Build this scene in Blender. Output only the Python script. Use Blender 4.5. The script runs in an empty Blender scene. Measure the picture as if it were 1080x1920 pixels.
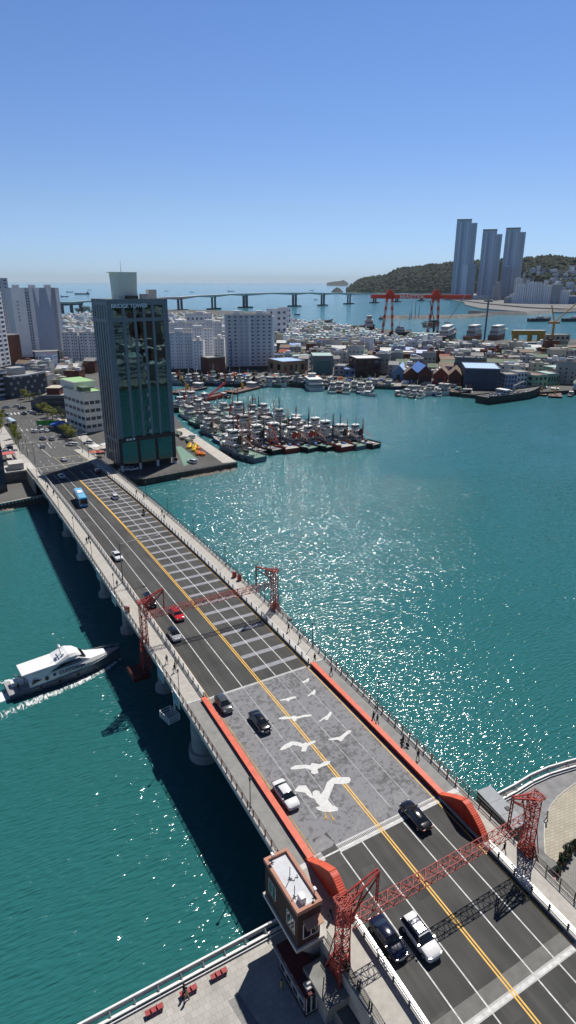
import bpy, bmesh, math, random
from mathutils import Vector, Matrix, noise as mnoise
R = math.radians
S = bpy.context.scene
COL = S.collection
# ---------------------------------------------------------------- camera
F, PITCH, ROLL, HEAD = 1178.0, R(20.09), R(0.2), R(29.6)      # focal length in photo pixels, angles
CX, CY, CZ = -39.3, 0.0, 71.46
_fh = Vector((math.sin(HEAD), math.cos(HEAD), 0)); _rt = Vector((math.cos(HEAD), -math.sin(HEAD), 0)); _Z = Vector((0, 0, 1))
FWD = _fh*math.cos(PITCH) - _Z*math.sin(PITCH)
_u = _fh*math.sin(PITCH) + _Z*math.cos(PITCH)
RT = _rt*math.cos(ROLL) + _u*math.sin(ROLL); UP = -_rt*math.sin(ROLL) + _u*math.cos(ROLL)
camd = bpy.data.cameras.new('camera'); cam = bpy.data.objects.new('camera', camd); COL.objects.link(cam)
camd.sensor_fit = 'VERTICAL'; camd.sensor_height = 36; camd.lens = 36*F/1920
camd.clip_start = 1; camd.clip_end = 120000
cam.matrix_world = Matrix.Translation((CX, CY, CZ)) @ Matrix((RT, UP, -FWD)).transposed().to_4x4()
S.camera = cam
# ---------------------------------------------------------------- sky and sun
SUNDIR = Vector((0.515, 0.39, 1)).normalized()
EL = math.asin(SUNDIR.z); AZ = math.atan2(SUNDIR.x, SUNDIR.y)
W = bpy.data.worlds.new('World'); S.world = W; W.use_nodes = True
nt = W.node_tree; bg = nt.nodes['Background']
sky = nt.nodes.new('ShaderNodeTexSky'); sky.sky_type = 'NISHITA'; sky.sun_disc = False
sky.sun_elevation = EL; sky.sun_rotation = AZ; sky.altitude = 50; sky.air_density = 1.0; sky.dust_density = 0.1; sky.ozone_density = 3.0
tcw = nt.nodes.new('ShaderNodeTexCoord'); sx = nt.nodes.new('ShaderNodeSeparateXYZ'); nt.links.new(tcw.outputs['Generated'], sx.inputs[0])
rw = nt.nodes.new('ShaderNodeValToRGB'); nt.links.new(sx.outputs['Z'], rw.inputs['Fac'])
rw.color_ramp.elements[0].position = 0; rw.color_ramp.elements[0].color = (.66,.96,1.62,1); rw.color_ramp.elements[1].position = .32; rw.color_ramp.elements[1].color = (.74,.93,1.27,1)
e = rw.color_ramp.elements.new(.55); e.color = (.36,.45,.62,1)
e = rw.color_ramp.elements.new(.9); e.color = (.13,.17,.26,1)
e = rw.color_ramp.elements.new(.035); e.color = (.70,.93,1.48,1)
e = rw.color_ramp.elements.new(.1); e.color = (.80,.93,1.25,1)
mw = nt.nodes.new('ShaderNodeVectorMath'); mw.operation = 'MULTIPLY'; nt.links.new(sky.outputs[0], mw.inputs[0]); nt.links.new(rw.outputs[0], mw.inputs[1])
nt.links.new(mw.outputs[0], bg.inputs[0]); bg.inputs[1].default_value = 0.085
sl = bpy.data.lights.new('sun', 'SUN'); sun = bpy.data.objects.new('sun', sl); COL.objects.link(sun)
sl.energy = 5.0; sl.angle = R(0.5); sl.color = (1.0, 0.955, 0.89)
sun.rotation_euler = (-SUNDIR).to_track_quat('-Z', 'Y').to_euler()
S.view_settings.view_transform = 'Standard'; S.view_settings.look = 'None'; S.view_settings.exposure = 0.0; S.view_settings.gamma = 1
S.cycles.volume_step_rate = 1; S.cycles.max_bounces = 6; S.cycles.sample_clamp_indirect = 6

# ---------------------------------------------------------------- geometry helpers
def ray(px, py): return FWD + RT*((px-540)/F) - UP*((py-960)/F)
def G(px, py, z=2.5):
    """the point of the horizontal plane z that the photo shows at a pixel"""
    d = ray(px, py); t = (z-CZ)/d.z
    return Vector((CX+d.x*t, CY+d.y*t, z))
def PX(p):
    v = Vector(p) - Vector((CX, CY, CZ)); t = v.dot(FWD)
    return 540+F*v.dot(RT)/t, 960-F*v.dot(UP)/t
def height_at(base, py):
    """height of a vertical thing whose base is known and whose top shows at row py"""
    lo, hi = 0.0, 600.0
    for _ in range(40):
        m = (lo+hi)/2
        if PX((base.x, base.y, base.z+m))[1] > py: lo = m
        else: hi = m
    return lo
QA, QB, QC = -0.000307789, 0.0777715, -3.59867
DK = {}
def deck(y):
    y = max(-60.0, min(y, 420.0)); k = math.floor(y/2)*2
    for t in (k, k+2):
        if t not in DK: DK[t] = max(2.62, QD(t))
    a = (y-k)/2
    return DK[k]*(1-a) + DK[k+2]*a
def QD(t): return 9.0 + (QA*t*t + QB*t + QC)
def D(px, py):
    """the point of the bridge deck at a pixel"""
    z = 9.0
    for _ in range(25): p = G(px, py, z); z = deck(p.y)
    return p

class MB:
    def __init__(s): s.v = []; s.f = []; s.m = []
    def add(s, vs, fs, m=0):
        o = len(s.v); s.v += [tuple(v) for v in vs]
        for f in fs: s.f.append(tuple(i+o for i in f)); s.m.append(m)
        return s
    def box(s, x0, y0, z0, x1, y1, z1, m=0):
        return s.add([(x0,y0,z0),(x1,y0,z0),(x1,y1,z0),(x0,y1,z0),(x0,y0,z1),(x1,y0,z1),(x1,y1,z1),(x0,y1,z1)],
                     [(0,3,2,1),(4,5,6,7),(0,1,5,4),(1,2,6,5),(2,3,7,6),(3,0,4,7)], m)
    def bar(s, a, b, w=.1, h=None, m=0):
        a = Vector(a); b = Vector(b); h = w if h is None else h
        d = (b-a)
        if d.length < 1e-6: return s
        d.normalize(); up = Vector((0,0,1)) if abs(d.z) < .95 else Vector((0,1,0))
        x = d.cross(up).normalized()*w/2; y = x.normalized().cross(d)*h/2
        vs = [a-x-y, a+x-y, a+x+y, a-x+y, b-x-y, b+x-y, b+x+y, b-x+y]
        return s.add(vs, [(0,1,2,3),(7,6,5,4),(4,5,1,0),(5,6,2,1),(6,7,3,2),(7,4,0,3)], m)
    def tube(s, a, b, r0, r1=None, n=8, m=0, caps=True):
        a = Vector(a); b = Vector(b); r1 = r0 if r1 is None else r1
        d = (b-a).normalized(); up = Vector((0,0,1)) if abs(d.z) < .95 else Vector((1,0,0))
        x = d.cross(up).normalized(); y = d.cross(x)
        vs = [p + (x*math.cos(2*math.pi*i/n)+y*math.sin(2*math.pi*i/n))*r for p, r in ((a,r0),(b,r1)) for i in range(n)]
        fs = [(i, (i+1)%n, n+(i+1)%n, n+i) for i in range(n)]
        if caps: fs += [tuple(range(n-1,-1,-1)), tuple(range(n, 2*n))]
        return s.add(vs, fs, m)
    def prism(s, poly, z0, z1, m=0, mt=None):
        n = len(poly)
        area = sum(poly[i][0]*poly[(i+1)%n][1]-poly[(i+1)%n][0]*poly[i][1] for i in range(n))
        if area < 0: poly = poly[::-1]
        s.add([(p[0],p[1],z0) for p in poly]+[(p[0],p[1],z1) for p in poly], [(i,(i+1)%n,n+(i+1)%n,n+i) for i in range(n)]+[tuple(range(n-1,-1,-1))], m)
        return s.add([(p[0],p[1],z1) for p in poly], [tuple(range(n))], m if mt is None else mt)
    def slab(s, poly, axis, a0, a1, m=0):
        """extrude a polygon given in the two other axes along axis (0 = x, 1 = y)"""
        n = len(poly)
        mk = (lambda p, a: (a, p[0], p[1])) if axis == 0 else (lambda p, a: (p[0], a, p[1]))
        return s.add([mk(p, a0) for p in poly]+[mk(p, a1) for p in poly],
                     [(i,(i+1)%n,n+(i+1)%n,n+i) for i in range(n)]+[tuple(range(n-1,-1,-1)), tuple(range(n,2*n))], m)
    def loft(s, rings, m=0, cap=True, close=True):
        n = len(rings[0]); o = []
        for r in rings: o += r
        fs = []
        for k in range(len(rings)-1):
            for i in range(n if close else n-1):
                fs.append((k*n+i, k*n+(i+1)%n, (k+1)*n+(i+1)%n, (k+1)*n+i))
        if cap: fs += [tuple(range(n-1,-1,-1)), tuple(range((len(rings)-1)*n, len(rings)*n))]
        return s.add(o, fs, m)
    def xf(s, M, i0=0):
        s.v[i0:] = [tuple(M @ Vector(v)) for v in s.v[i0:]]; return s
    def mesh(s, name, mats, smooth=False, fix=True):
        me = bpy.data.meshes.new(name); me.from_pydata(s.v, [], s.f)
        mats = mats if isinstance(mats, (list, tuple)) else [mats]
        for x in mats: me.materials.append(x)
        if any(s.m): me.polygons.foreach_set('material_index', s.m)
        if fix:
            b = bmesh.new(); b.from_mesh(me); bmesh.ops.recalc_face_normals(b, faces=b.faces); b.to_mesh(me); b.free()
        if smooth:
            me.polygons.foreach_set('use_smooth', [True]*len(me.polygons))
            try: me.set_sharp_from_angle(angle=R(40))
            except Exception: pass
        me.update(); return me
    def build(s, name, mats, parent=None, smooth=False, loc=None, rz=0, fix=True):
        return link(name, s.mesh(name, mats, smooth, fix), parent, loc, rz)

def link(name, me, parent=None, loc=None, rz=0, sc=None):
    o = bpy.data.objects.new(name, me); COL.objects.link(o)
    if parent is not None: o.parent = parent
    if loc is not None: o.location = loc
    if rz: o.rotation_euler.z = rz
    if sc is not None: o.scale = sc
    return o
def thing(name, label, cat, loc=(0,0,0), rz=0, group=None):
    o = link(name, None, None, loc, rz); o['label'] = label; o['category'] = cat
    if group: o['group'] = group
    return o
def tag(o, label, cat, group=None):
    o['label'] = label; o['category'] = cat
    if group: o['group'] = group
    return o
def struct(o, kind='structure'): o['kind'] = kind; return o
KIDS = {}
def copy_tree(o, parent=None, top=True):
    c = o.copy(); COL.objects.link(c); c.parent = parent
    for ch in KIDS.get(o.name) or [x for x in o.children]: copy_tree(ch, c, False)
    return c
def proto_done(o):
    """remember the children lists (o.children is slow to query in a large scene)"""
    ks = list(o.children); KIDS[o.name] = ks
    for k in ks: proto_done(k)
    return o
def dup(o, label, loc, rz=0, group=None, sc=None):
    c = copy_tree(o); c['label'] = label; c.location = loc; c.rotation_euler = (0,0,rz)
    if group: c['group'] = group
    if sc: c.scale = sc if isinstance(sc, (tuple, list)) else (sc,)*3
    return c
ORD = 'first second third fourth fifth sixth seventh eighth ninth tenth eleventh twelfth thirteenth fourteenth fifteenth sixteenth seventeenth eighteenth nineteenth'.split()
TENS = {20:'twentieth',30:'thirtieth',40:'fortieth',50:'fiftieth',60:'sixtieth'}
TN = {20:'twenty',30:'thirty',40:'forty',50:'fifty',60:'sixty'}
def nth(i):
    i = i % 69 + 1
    if i < 20: return ORD[i-1]
    return TENS[i] if i % 10 == 0 else TN[i//10*10]+'-'+ORD[i%10-1]

# ---------------------------------------------------------------- materials
MATS = {}
def mat(name, col, rough=.7, metal=0.0, var=.18, scale=.8, spec=.4, bump=0.0, bscale=None, emis=0, coat=0, alpha=None, detail=4):
    if name in MATS: return MATS[name]
    m = bpy.data.materials.new(name); m.use_nodes = True; n = m.node_tree.nodes; l = m.node_tree.links
    b = n['Principled BSDF']; b.inputs['Roughness'].default_value = rough; b.inputs['Metallic'].default_value = metal
    b.inputs['Specular IOR Level'].default_value = spec
    if coat: b.inputs['Coat Weight'].default_value = coat; b.inputs['Coat Roughness'].default_value = .05
    c = (*col, 1)
    if var > 0 or bump > 0:
        tc = n.new('ShaderNodeTexCoord'); nz = n.new('ShaderNodeTexNoise'); nz.inputs['Scale'].default_value = scale; nz.inputs['Detail'].default_value = detail
        nz.inputs['Roughness'].default_value = .65
        l.new(tc.outputs['Object'], nz.inputs['Vector'])
        if var > 0:
            r = n.new('ShaderNodeValToRGB'); r.color_ramp.elements[0].position = .3; r.color_ramp.elements[1].position = .7
            r.color_ramp.elements[0].color = tuple(x*(1-var) for x in col)+(1,); r.color_ramp.elements[1].color = tuple(min(1, x*(1+var)) for x in col)+(1,)
            l.new(nz.outputs['Fac'], r.inputs['Fac']); l.new(r.outputs['Color'], b.inputs['Base Color'])
        else: b.inputs['Base Color'].default_value = c
        if bump > 0:
            bn = n.new('ShaderNodeBump'); bn.inputs['Strength'].default_value = 1; bn.inputs['Distance'].default_value = bump
            nb = nz
            if bscale:
                nb = n.new('ShaderNodeTexNoise'); nb.inputs['Scale'].default_value = bscale; nb.inputs['Detail'].default_value = 3; l.new(tc.outputs['Object'], nb.inputs['Vector'])
            l.new(nb.outputs['Fac'], bn.inputs['Height']); l.new(bn.outputs['Normal'], b.inputs['Normal'])
    else: b.inputs['Base Color'].default_value = c
    MATS[name] = m; return m
def sr(r, g, b):
    """sRGB 0-255 to linear"""
    return tuple((x/255/12.92) if x/255 <= .04045 else ((x/255+.055)/1.055)**2.4 for x in (r, g, b))
M_black = mat('black_paint', (.012,.012,.014), .5, var=.1)
M_dark = mat('dark_grey', (.04,.042,.045), .6)
M_grey = mat('mid_grey', (.2,.2,.2), .7)
M_lgrey = mat('light_grey', (.42,.42,.41), .7)
M_white = mat('white_paint', (.75,.75,.73), .5, var=.08)
M_glass = mat('window_glass', (.015,.02,.025), .08, var=0, spec=.6)
M_glassb = mat('blue_grey_glass', (.05,.08,.11), .12, var=0, spec=.6)
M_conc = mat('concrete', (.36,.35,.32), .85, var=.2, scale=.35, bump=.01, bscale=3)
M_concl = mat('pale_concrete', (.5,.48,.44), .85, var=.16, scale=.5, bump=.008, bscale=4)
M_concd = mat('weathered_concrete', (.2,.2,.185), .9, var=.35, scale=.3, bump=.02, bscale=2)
M_red = mat('red_lattice_paint', sr(160,62,52), .6, var=.38, scale=2.2)
M_orange = mat('orange_red_paint', (.62,.105,.048), .55, var=.2, scale=1.2)
M_steel = mat('galvanised_steel', (.72,.72,.70), .35, metal=.35, var=.12, scale=2)
M_yellow = mat('yellow_line_paint', (.72,.42,.07), .6, var=.15, scale=2)
M_line = mat('white_line_paint', (.56,.56,.54), .6, var=.3, scale=1.4)
M_band = mat('grey_band_paint', (.25,.255,.28), .7, var=.2, scale=1.2)
M_rubber = mat('rubber', (.015,.015,.015), .8, var=.2)
M_skin = mat('skin', (.48,.28,.19), .6, var=0)
M_hair = mat('black_hair', (.01,.008,.007), .5, var=0)
# ---------------------------------------------------------------- water
def water_material():
    m = bpy.data.materials.new('sea_water'); m.use_nodes = True; n = m.node_tree.nodes; l = m.node_tree.links
    b = n['Principled BSDF']; b.inputs['IOR'].default_value = 1.33; b.inputs['Roughness'].default_value = .10; b.inputs['Specular IOR Level'].default_value = .5
    tc = n.new('ShaderNodeTexCoord')
    big = n.new('ShaderNodeTexNoise'); big.inputs['Scale'].default_value = .009; big.inputs['Detail'].default_value = 3; l.new(tc.outputs['Object'], big.inputs['Vector'])
    ramp = n.new('ShaderNodeValToRGB'); ramp.color_ramp.elements[0].position = .35; ramp.color_ramp.elements[1].position = .7
    ramp.color_ramp.elements[0].color = (.020, .124, .120, 1); ramp.color_ramp.elements[1].color = (.024, .140, .150, 1)
    l.new(big.outputs['Fac'], ramp.inputs['Fac'])
    # far water is coloured paler and bluer to stand in for reflected sky
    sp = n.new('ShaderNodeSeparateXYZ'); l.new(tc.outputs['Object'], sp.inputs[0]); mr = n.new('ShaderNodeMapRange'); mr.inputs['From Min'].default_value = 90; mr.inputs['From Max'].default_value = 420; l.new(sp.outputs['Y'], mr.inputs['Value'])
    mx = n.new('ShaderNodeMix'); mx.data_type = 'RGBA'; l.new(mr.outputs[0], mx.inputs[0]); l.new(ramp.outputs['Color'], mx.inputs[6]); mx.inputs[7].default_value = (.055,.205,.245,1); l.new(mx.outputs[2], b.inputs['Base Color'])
    # wind patches: some areas of water are rougher than others
    patch = n.new('ShaderNodeTexNoise'); patch.inputs['Scale'].default_value = .018; patch.inputs['Detail'].default_value = 4; patch.inputs['Distortion'].default_value = .6; l.new(tc.outputs['Object'], patch.inputs['Vector'])
    pr = n.new('ShaderNodeMapRange'); pr.inputs['From Min'].default_value = .36; pr.inputs['From Max'].default_value = .62; pr.inputs['To Min'].default_value = .82; pr.inputs['To Max'].default_value = 1.2
    l.new(patch.outputs['Fac'], pr.inputs['Value'])
    mp = n.new('ShaderNodeMapping'); mp.inputs['Rotation'].default_value = (0,0,R(52)); mp.inputs['Scale'].default_value = (.235, 1, 1); l.new(tc.outputs['Object'], mp.inputs['Vector'])
    w1 = n.new('ShaderNodeTexNoise'); w1.inputs['Scale'].default_value = 2.0; w1.inputs['Detail'].default_value = 1.5; w1.inputs['Roughness'].default_value = .55; l.new(mp.outputs['Vector'], w1.inputs['Vector'])
    w2 = n.new('ShaderNodeTexNoise'); w2.inputs['Scale'].default_value = .07; w2.inputs['Detail'].default_value = 2; l.new(mp.outputs['Vector'], w2.inputs['Vector'])
    a = n.new('ShaderNodeMath'); a.operation = 'MULTIPLY'; l.new(w1.outputs['Fac'], a.inputs[0]); l.new(pr.outputs['Result'], a.inputs[1])
    c = n.new('ShaderNodeMath'); c.operation = 'MULTIPLY_ADD'; l.new(w2.outputs['Fac'], c.inputs[0]); c.inputs[1].default_value = 1.6; l.new(a.outputs[0], c.inputs[2])
    bn = n.new('ShaderNodeBump'); bn.inputs['Strength'].default_value = 1; bn.inputs['Distance'].default_value = .42
    l.new(c.outputs[0], bn.inputs['Height']); l.new(bn.outputs['Normal'], b.inputs['Normal'])
    return m
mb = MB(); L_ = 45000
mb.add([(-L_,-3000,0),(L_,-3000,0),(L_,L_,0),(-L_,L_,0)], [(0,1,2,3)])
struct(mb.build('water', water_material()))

# ---------------------------------------------------------------- land
M_land = mat('island_ground', (.10,.098,.092), .95, var=.3, scale=.03)
M_quay = mat('quay_concrete', (.27,.26,.235), .9, var=.25, scale=.12)
M_quayface = mat('quay_face', (.07,.068,.06), .95, var=.4, scale=.4)
def P2(*pts, z=2.5): return [tuple(G(x, y, z)[:2]) for x, y in pts]
# the island beyond the bridge, one sheet of ground with its harbour walls
tipA = G(445,868); tipB = G(345,800)
front = P2((-260,990),(0,943),(92,930)) + [(13.2,224.5)] + P2((235,898),(272,898),(335,886),(445,866))
basin = P2((346,802),(300,745),(300,709),(420,710),(520,713),(600,716),(740,722),(820,728),(868,738),(905,741),(1000,736),(1080,731),(1300,738))
back = P2((1300,640),(1080,636),(960,637),(860,637),(800,625),(700,615),(575,606),(545,600),(540,586),(440,583),(330,580),(200,588),(60,594),(-400,600))
land_poly = front + basin + back
LAND = MB(); LAND.prism(land_poly, -3, 2.5, 0, 1)
struct(LAND.build('ground', [M_quayface, M_land]))
# near shore, at the foot of the camera: two quays either side of the bridge and the town behind them
near = MB(); near.prism([(-700,44.9),(-13.6,44.9),(-13.6,36.0),(13.8,36.0),(13.8,47.2),(22.0,47.0),(24.5,46.2),(30,46.0),(35,45.8),(50,43.5),(60,43),(700,43),(700,-900),(-700,-900)], -3, 2.5, 0, 1)
struct(near.build('quay_ground', [M_quayface, mat('plaza_base', (.2,.195,.18), .95, scale=.1)]))
# ---------------------------------------------------------------- the bridge
BR = thing('road_bridge', 'long six-lane road bridge on round white piers with gulls painted across its lifting span', 'bridge')
def ysteps(a, b, st=2):
    ys = [a]; k = math.floor(a/st)*st+st
    while k < b-1e-6: ys.append(k); k += st
    return ys+[b]
def ribbon(mb, x0, x1, y0, y1, dz, th=None, m=0, zf=deck):
    ys = ysteps(y0, y1)
    if th is None:
        vs = []; 
        for y in ys: z = zf(y)+dz; vs += [(x0,y,z),(x1,y,z)]
        mb.add(vs, [(2*i,2*i+1,2*i+3,2*i+2) for i in range(len(ys)-1)], m)
    else:
        mb.loft([[(x0,y,zf(y)+dz-th),(x1,y,zf(y)+dz-th),(x1,y,zf(y)+dz),(x0,y,zf(y)+dz)] for y in ys], m)
    return mb
def asphalt(name, c, var=.24):
    m = bpy.data.materials.new(name); m.use_nodes = True; n = m.node_tree.nodes; l = m.node_tree.links; b = n['Principled BSDF']; b.inputs['Roughness'].default_value = .85
    b.inputs['Specular IOR Level'].default_value = .25
    tc = n.new('ShaderNodeTexCoord'); mp = n.new('ShaderNodeMapping'); mp.inputs['Scale'].default_value = (1.1,.05,1); l.new(tc.outputs['Object'], mp.inputs['Vector'])
    n1 = n.new('ShaderNodeTexNoise'); n1.inputs['Scale'].default_value = 1; n1.inputs['Detail'].default_value = 4; l.new(mp.outputs['Vector'], n1.inputs['Vector'])
    n2 = n.new('ShaderNodeTexNoise'); n2.inputs['Scale'].default_value = .25; n2.inputs['Detail'].default_value = 6; l.new(tc.outputs['Object'], n2.inputs['Vector'])
    n3 = n.new('ShaderNodeTexNoise'); n3.inputs['Scale'].default_value = 30; l.new(tc.outputs['Object'], n3.inputs['Vector'])
    ad = n.new('ShaderNodeMath'); ad.operation = 'ADD'; l.new(n1.outputs['Fac'], ad.inputs[0]); l.new(n2.outputs['Fac'], ad.inputs[1])
    a2 = n.new('ShaderNodeMath'); a2.operation = 'MULTIPLY_ADD'; l.new(n3.outputs['Fac'], a2.inputs[0]); a2.inputs[1].default_value = .5; l.new(ad.outputs[0], a2.inputs[2])
    r = n.new('ShaderNodeMapRange'); r.inputs['From Min'].default_value = .85; r.inputs['From Max'].default_value = 1.65; r.inputs['To Min'].default_value = 1-var*1.5; r.inputs['To Max'].default_value = 1+var*1.5
    l.new(a2.outputs[0], r.inputs['Value'])
    mx = n.new('ShaderNodeVectorMath'); mx.operation = 'SCALE'; mx.inputs[0].default_value = c; l.new(r.outputs['Result'], mx.inputs['Scale'])
    l.new(mx.outputs[0], b.inputs['Base Color']); return m
M_asph = asphalt('bridge_asphalt', (.068,.068,.065)); M_asph2 = asphalt('city_asphalt', (.10,.10,.098), .2)
M_patch = (asphalt('patch_dark', (.050,.050,.048)), asphalt('patch_light', (.086,.086,.082)))
YJ0, YJ1, YEND = 46.3, 78.3, 232.0
mb = MB(); ribbon(mb, -9.55, 9.55, -50, YJ0-.9, 0, 1.1); ribbon(mb, -9.55, 9.55, YJ1+.35, YEND, 0, 1.1)
mb.build('roadway', M_asph, BR, fix=True)
# mottled painted leaf
def mural_material():
    m = bpy.data.materials.new('mural_grey'); m.use_nodes = True; n = m.node_tree.nodes; l = m.node_tree.links; b = n['Principled BSDF']; b.inputs['Roughness'].default_value = .8
    tc = n.new('ShaderNodeTexCoord')
    v = n.new('ShaderNodeTexVoronoi'); v.inputs['Scale'].default_value = 2.4; v.feature = 'F1'; v.distance = 'MANHATTAN'; l.new(tc.outputs['Object'], v.inputs['Vector'])
    n2 = n.new('ShaderNodeTexNoise'); n2.inputs['Scale'].default_value = 1.1; n2.inputs['Detail'].default_value = 6; n2.inputs['Roughness'].default_value = .7; l.new(tc.outputs['Object'], n2.inputs['Vector'])
    n4 = n.new('ShaderNodeTexNoise'); n4.inputs['Scale'].default_value = .13; n4.inputs['Detail'].default_value = 2; l.new(tc.outputs['Object'], n4.inputs['Vector'])
    sp = n.new('ShaderNodeSeparateColor'); l.new(v.outputs['Color'], sp.inputs[0])
    a = n.new('ShaderNodeMath'); a.operation = 'MULTIPLY_ADD'; a.inputs[1].default_value = .35; l.new(sp.outputs[0], a.inputs[0]); l.new(n2.outputs['Fac'], a.inputs[2])
    a2 = n.new('ShaderNodeMath'); a2.operation = 'MULTIPLY_ADD'; a2.inputs[1].default_value = .6; l.new(n4.outputs['Fac'], a2.inputs[0]); l.new(a.outputs[0], a2.inputs[2])
    r = n.new('ShaderNodeValToRGB'); e = r.color_ramp.elements; e[0].position = .62; e[0].color = (.085,.085,.09,1); e[1].position = 1.0; e[1].color = (.215,.215,.225,1)
    k = e.new(.82); k.color = (.128,.128,.131,1)
    l.new(a2.outputs[0], r.inputs['Fac']); l.new(r.outputs['Color'], b.inputs['Base Color']); return m
mb = MB(); ribbon(mb, -9.55, 9.55, YJ0+.25, YJ1-.1, 0, 1.1); mb.build('lifting_span_deck', mural_material(), BR)
# steel joints
M_joint = mat('joint_steel', (.36,.36,.37), .55, metal=.1, var=.3, scale=6)
mb = MB(); ribbon(mb, -9.55, 9.55, YJ0-.9, YJ0+.25, .006, 1.1); mb.build('expansion_joint', M_joint, BR)
mb = MB(); ribbon(mb, -9.5, 9.5, YJ0-.62, YJ0-.42, .014); mb.build('joint_seal', M_line, BR)
mb = MB()
for i in range(96): mb.box(-9.5+i*.2, YJ0-.35, deck(YJ0)+.01, -9.42+i*.2, YJ0+.05, deck(YJ0)+.022)
mb.build('joint_teeth', M_dark, BR)
mb = MB(); ribbon(mb, -9.55, 9.55, YJ1-.1, YJ1+.35, .006, 1.1); mb.build('expansion_joint', M_lgrey, BR)
mb = MB(); ribbon(mb, -9.55, 9.55, 24.5, 25.2, .01); mb.build('expansion_joint', M_lgrey, BR)
mb = MB(); ribbon(mb, -9.55, 9.55, 24.62, 25.0, .016); mb.build('joint_seal', M_line, BR)
mb = MB(); ribbon(mb, -9.55, 9.55, 25.2, 26.6, .012); mb.build('joint_patch', mat('patch_grey', (.15,.15,.14), .8, scale=1), BR)
# lane lines
LW = .075
for x in (-6.2,-3.1,3.1,6.2):
    mb = MB()
    a, b = -50, 226
    ribbon(mb, x-LW, x+LW, a, YJ0-.9, .02)
    ribbon(mb, x-LW*.8, x+LW*.8, YJ0+(4.5 if x < 0 else 1.5), YJ1-.1, .02, m=1)
    ribbon(mb, x-LW, x+LW, YJ1+.35, b, .02)
    mb.build('lane_line', [M_line, mat('worn_line', (.4,.4,.4), .8, var=.35, scale=1.2)], BR)
for x in (-.17,.17):
    mb = MB(); ribbon(mb, x-.09, x+.09, -50, 156, .024); mb.build('centre_line', M_yellow, BR)
mb = MB(); ribbon(mb, -.22, .22, 156, 214, .024); mb.build('centre_line', M_yellow, BR)
mb = MB(); ribbon(mb, -.2, -.04, 214, 262, .024); mb.build('centre_line', mat('pale_yellow', (.5,.42,.22), .8), BR)
for x in (-9.0, 9.0):
    mb = MB(); ribbon(mb, x-.07, x+.07, -50, YEND, .024); mb.build('edge_line', M_yellow if x > 0 else mat('dull_yellow', (.45,.27,.07), .7, var=.3), BR)
# grey rumble bands on the outbound lanes
y = 81.3
while y < 214:
    mb = MB(); ribbon(mb, .35, 9.0, y, y+1.0, .012); mb.build('grey_band', M_band, BR); y += 4.18
# wear: patches, drains and dark stains on the carriageway
rw = random.Random(12)
for i in range(16):
    x = rw.choice((-7.7,-4.65,-1.6,1.6,4.65,7.7))+rw.uniform(-.5,.5); y = rw.choice((rw.uniform(5,44),rw.uniform(80,225))); w_ = rw.uniform(.5,1.1); l_ = rw.uniform(1,5)
    mb = MB(); ribbon(mb, x-w_, x+w_, y, y+l_, .008); mb.build('asphalt_patch', M_patch[i%2], BR)
for s in (-1,1):
    for k in range(28):
        y = -2+k*8.3
        if YJ0-2 < y < YJ1+1: continue
        mb = MB(); a, b = sorted((s*9.15,s*9.45)); ribbon(mb, a, b, y, y+.5, .03); mb.build('drain_grate', M_black, BR)
# gulls
def poly_on_deck(pts, ox, oy, sc, dz):
    q = [D(ox+a/sc, oy+b/sc) for a, b in pts]
    return [(p.x, p.y, deck(p.y)+dz) for p in q]
def flat_poly(name, pts3, m):
    me = bpy.data.meshes.new(name); bb = bmesh.new(); vs = [bb.verts.new(p) for p in pts3]; f = bb.faces.new(vs); bb.normal_update()
    if f.normal.z < 0: f.normal_flip()
    bmesh.ops.triangulate(bb, faces=[f]); bb.to_mesh(me); bb.free(); me.materials.append(m); return link(name, me, BR)
M_gull = mat('gull_white', (.62,.62,.60), .7, var=.14, scale=2.5)
GULLS = [[(575,850),(600,820),(640,818),(665,850),(680,880),(678,855),(695,845),(715,850),(725,870),(745,840),(760,800),(790,775),(840,772),(885,772),(893,785),(885,805),(850,812),(800,810),(785,850),(765,900),(790,930),(822,945),(820,962),(780,968),(740,968),(705,955),(697,942),(720,935),(700,915),(690,895),(660,885),(635,860),(600,855)],
 [(552,722),(580,705),(640,702),(665,705),(675,692),(690,695),(720,700),(750,682),(778,682),(775,698),(730,715),(705,728),(712,748),(690,757),(668,748),(672,735),(640,722),(600,728),(560,730)],
 [(492,617),(520,590),(560,570),(600,575),(625,584),(640,576),(650,582),(665,572),(690,565),(698,575),(670,588),(650,600),(640,628),(612,628),(620,605),(600,598),(570,592),(540,608),(505,622)],
 [(487,440),(520,430),(555,434),(565,427),(580,427),(590,432),(640,420),(675,420),(670,430),(620,436),(590,445),(585,457),(570,457),(562,443),(520,448),(490,447)],
 [(493,338),(530,330),(560,320),(588,318),(585,326),(555,336),(542,348),(530,340),(495,343)],
 [(708,463),(735,440),(760,425),(775,404),(788,408),(782,425),(770,438),(765,450),(755,452),(745,445),(720,460)],
 [(763,560),(800,550),(830,545),(845,535),(860,522),(880,508),(898,510),(890,522),(860,545),(848,565),(835,572),(820,562),(780,566)],
 [(648,315),(668,300),(678,290),(685,280),(694,280),(695,300),(685,312),(675,305),(655,318)],
 [(615,238),(640,225),(655,212),(660,220),(655,235),(630,243)]]
for gpts in GULLS: flat_poly('painted_gull', poly_on_deck(gpts, 360, 1200, 3, .03), M_gull)
mb = MB()
for ln in ([(748,965),(752,990),(768,1015)],[(757,990),(745,1008)],[(772,968),(785,990),(803,1018)],[(787,992),(792,1012)]):
    pp = [D(360+a/3, 1200+b/3) for a, b in ln]
    for p, q in zip(pp, pp[1:]):
        d = (q-p).normalized(); nrm = Vector((-d.y, d.x, 0))*.06
        mb.add([p-nrm+_Z*.036, p+nrm+_Z*.036, q+nrm+_Z*.036, q-nrm+_Z*.036], [(0,1,2,3)])
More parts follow.
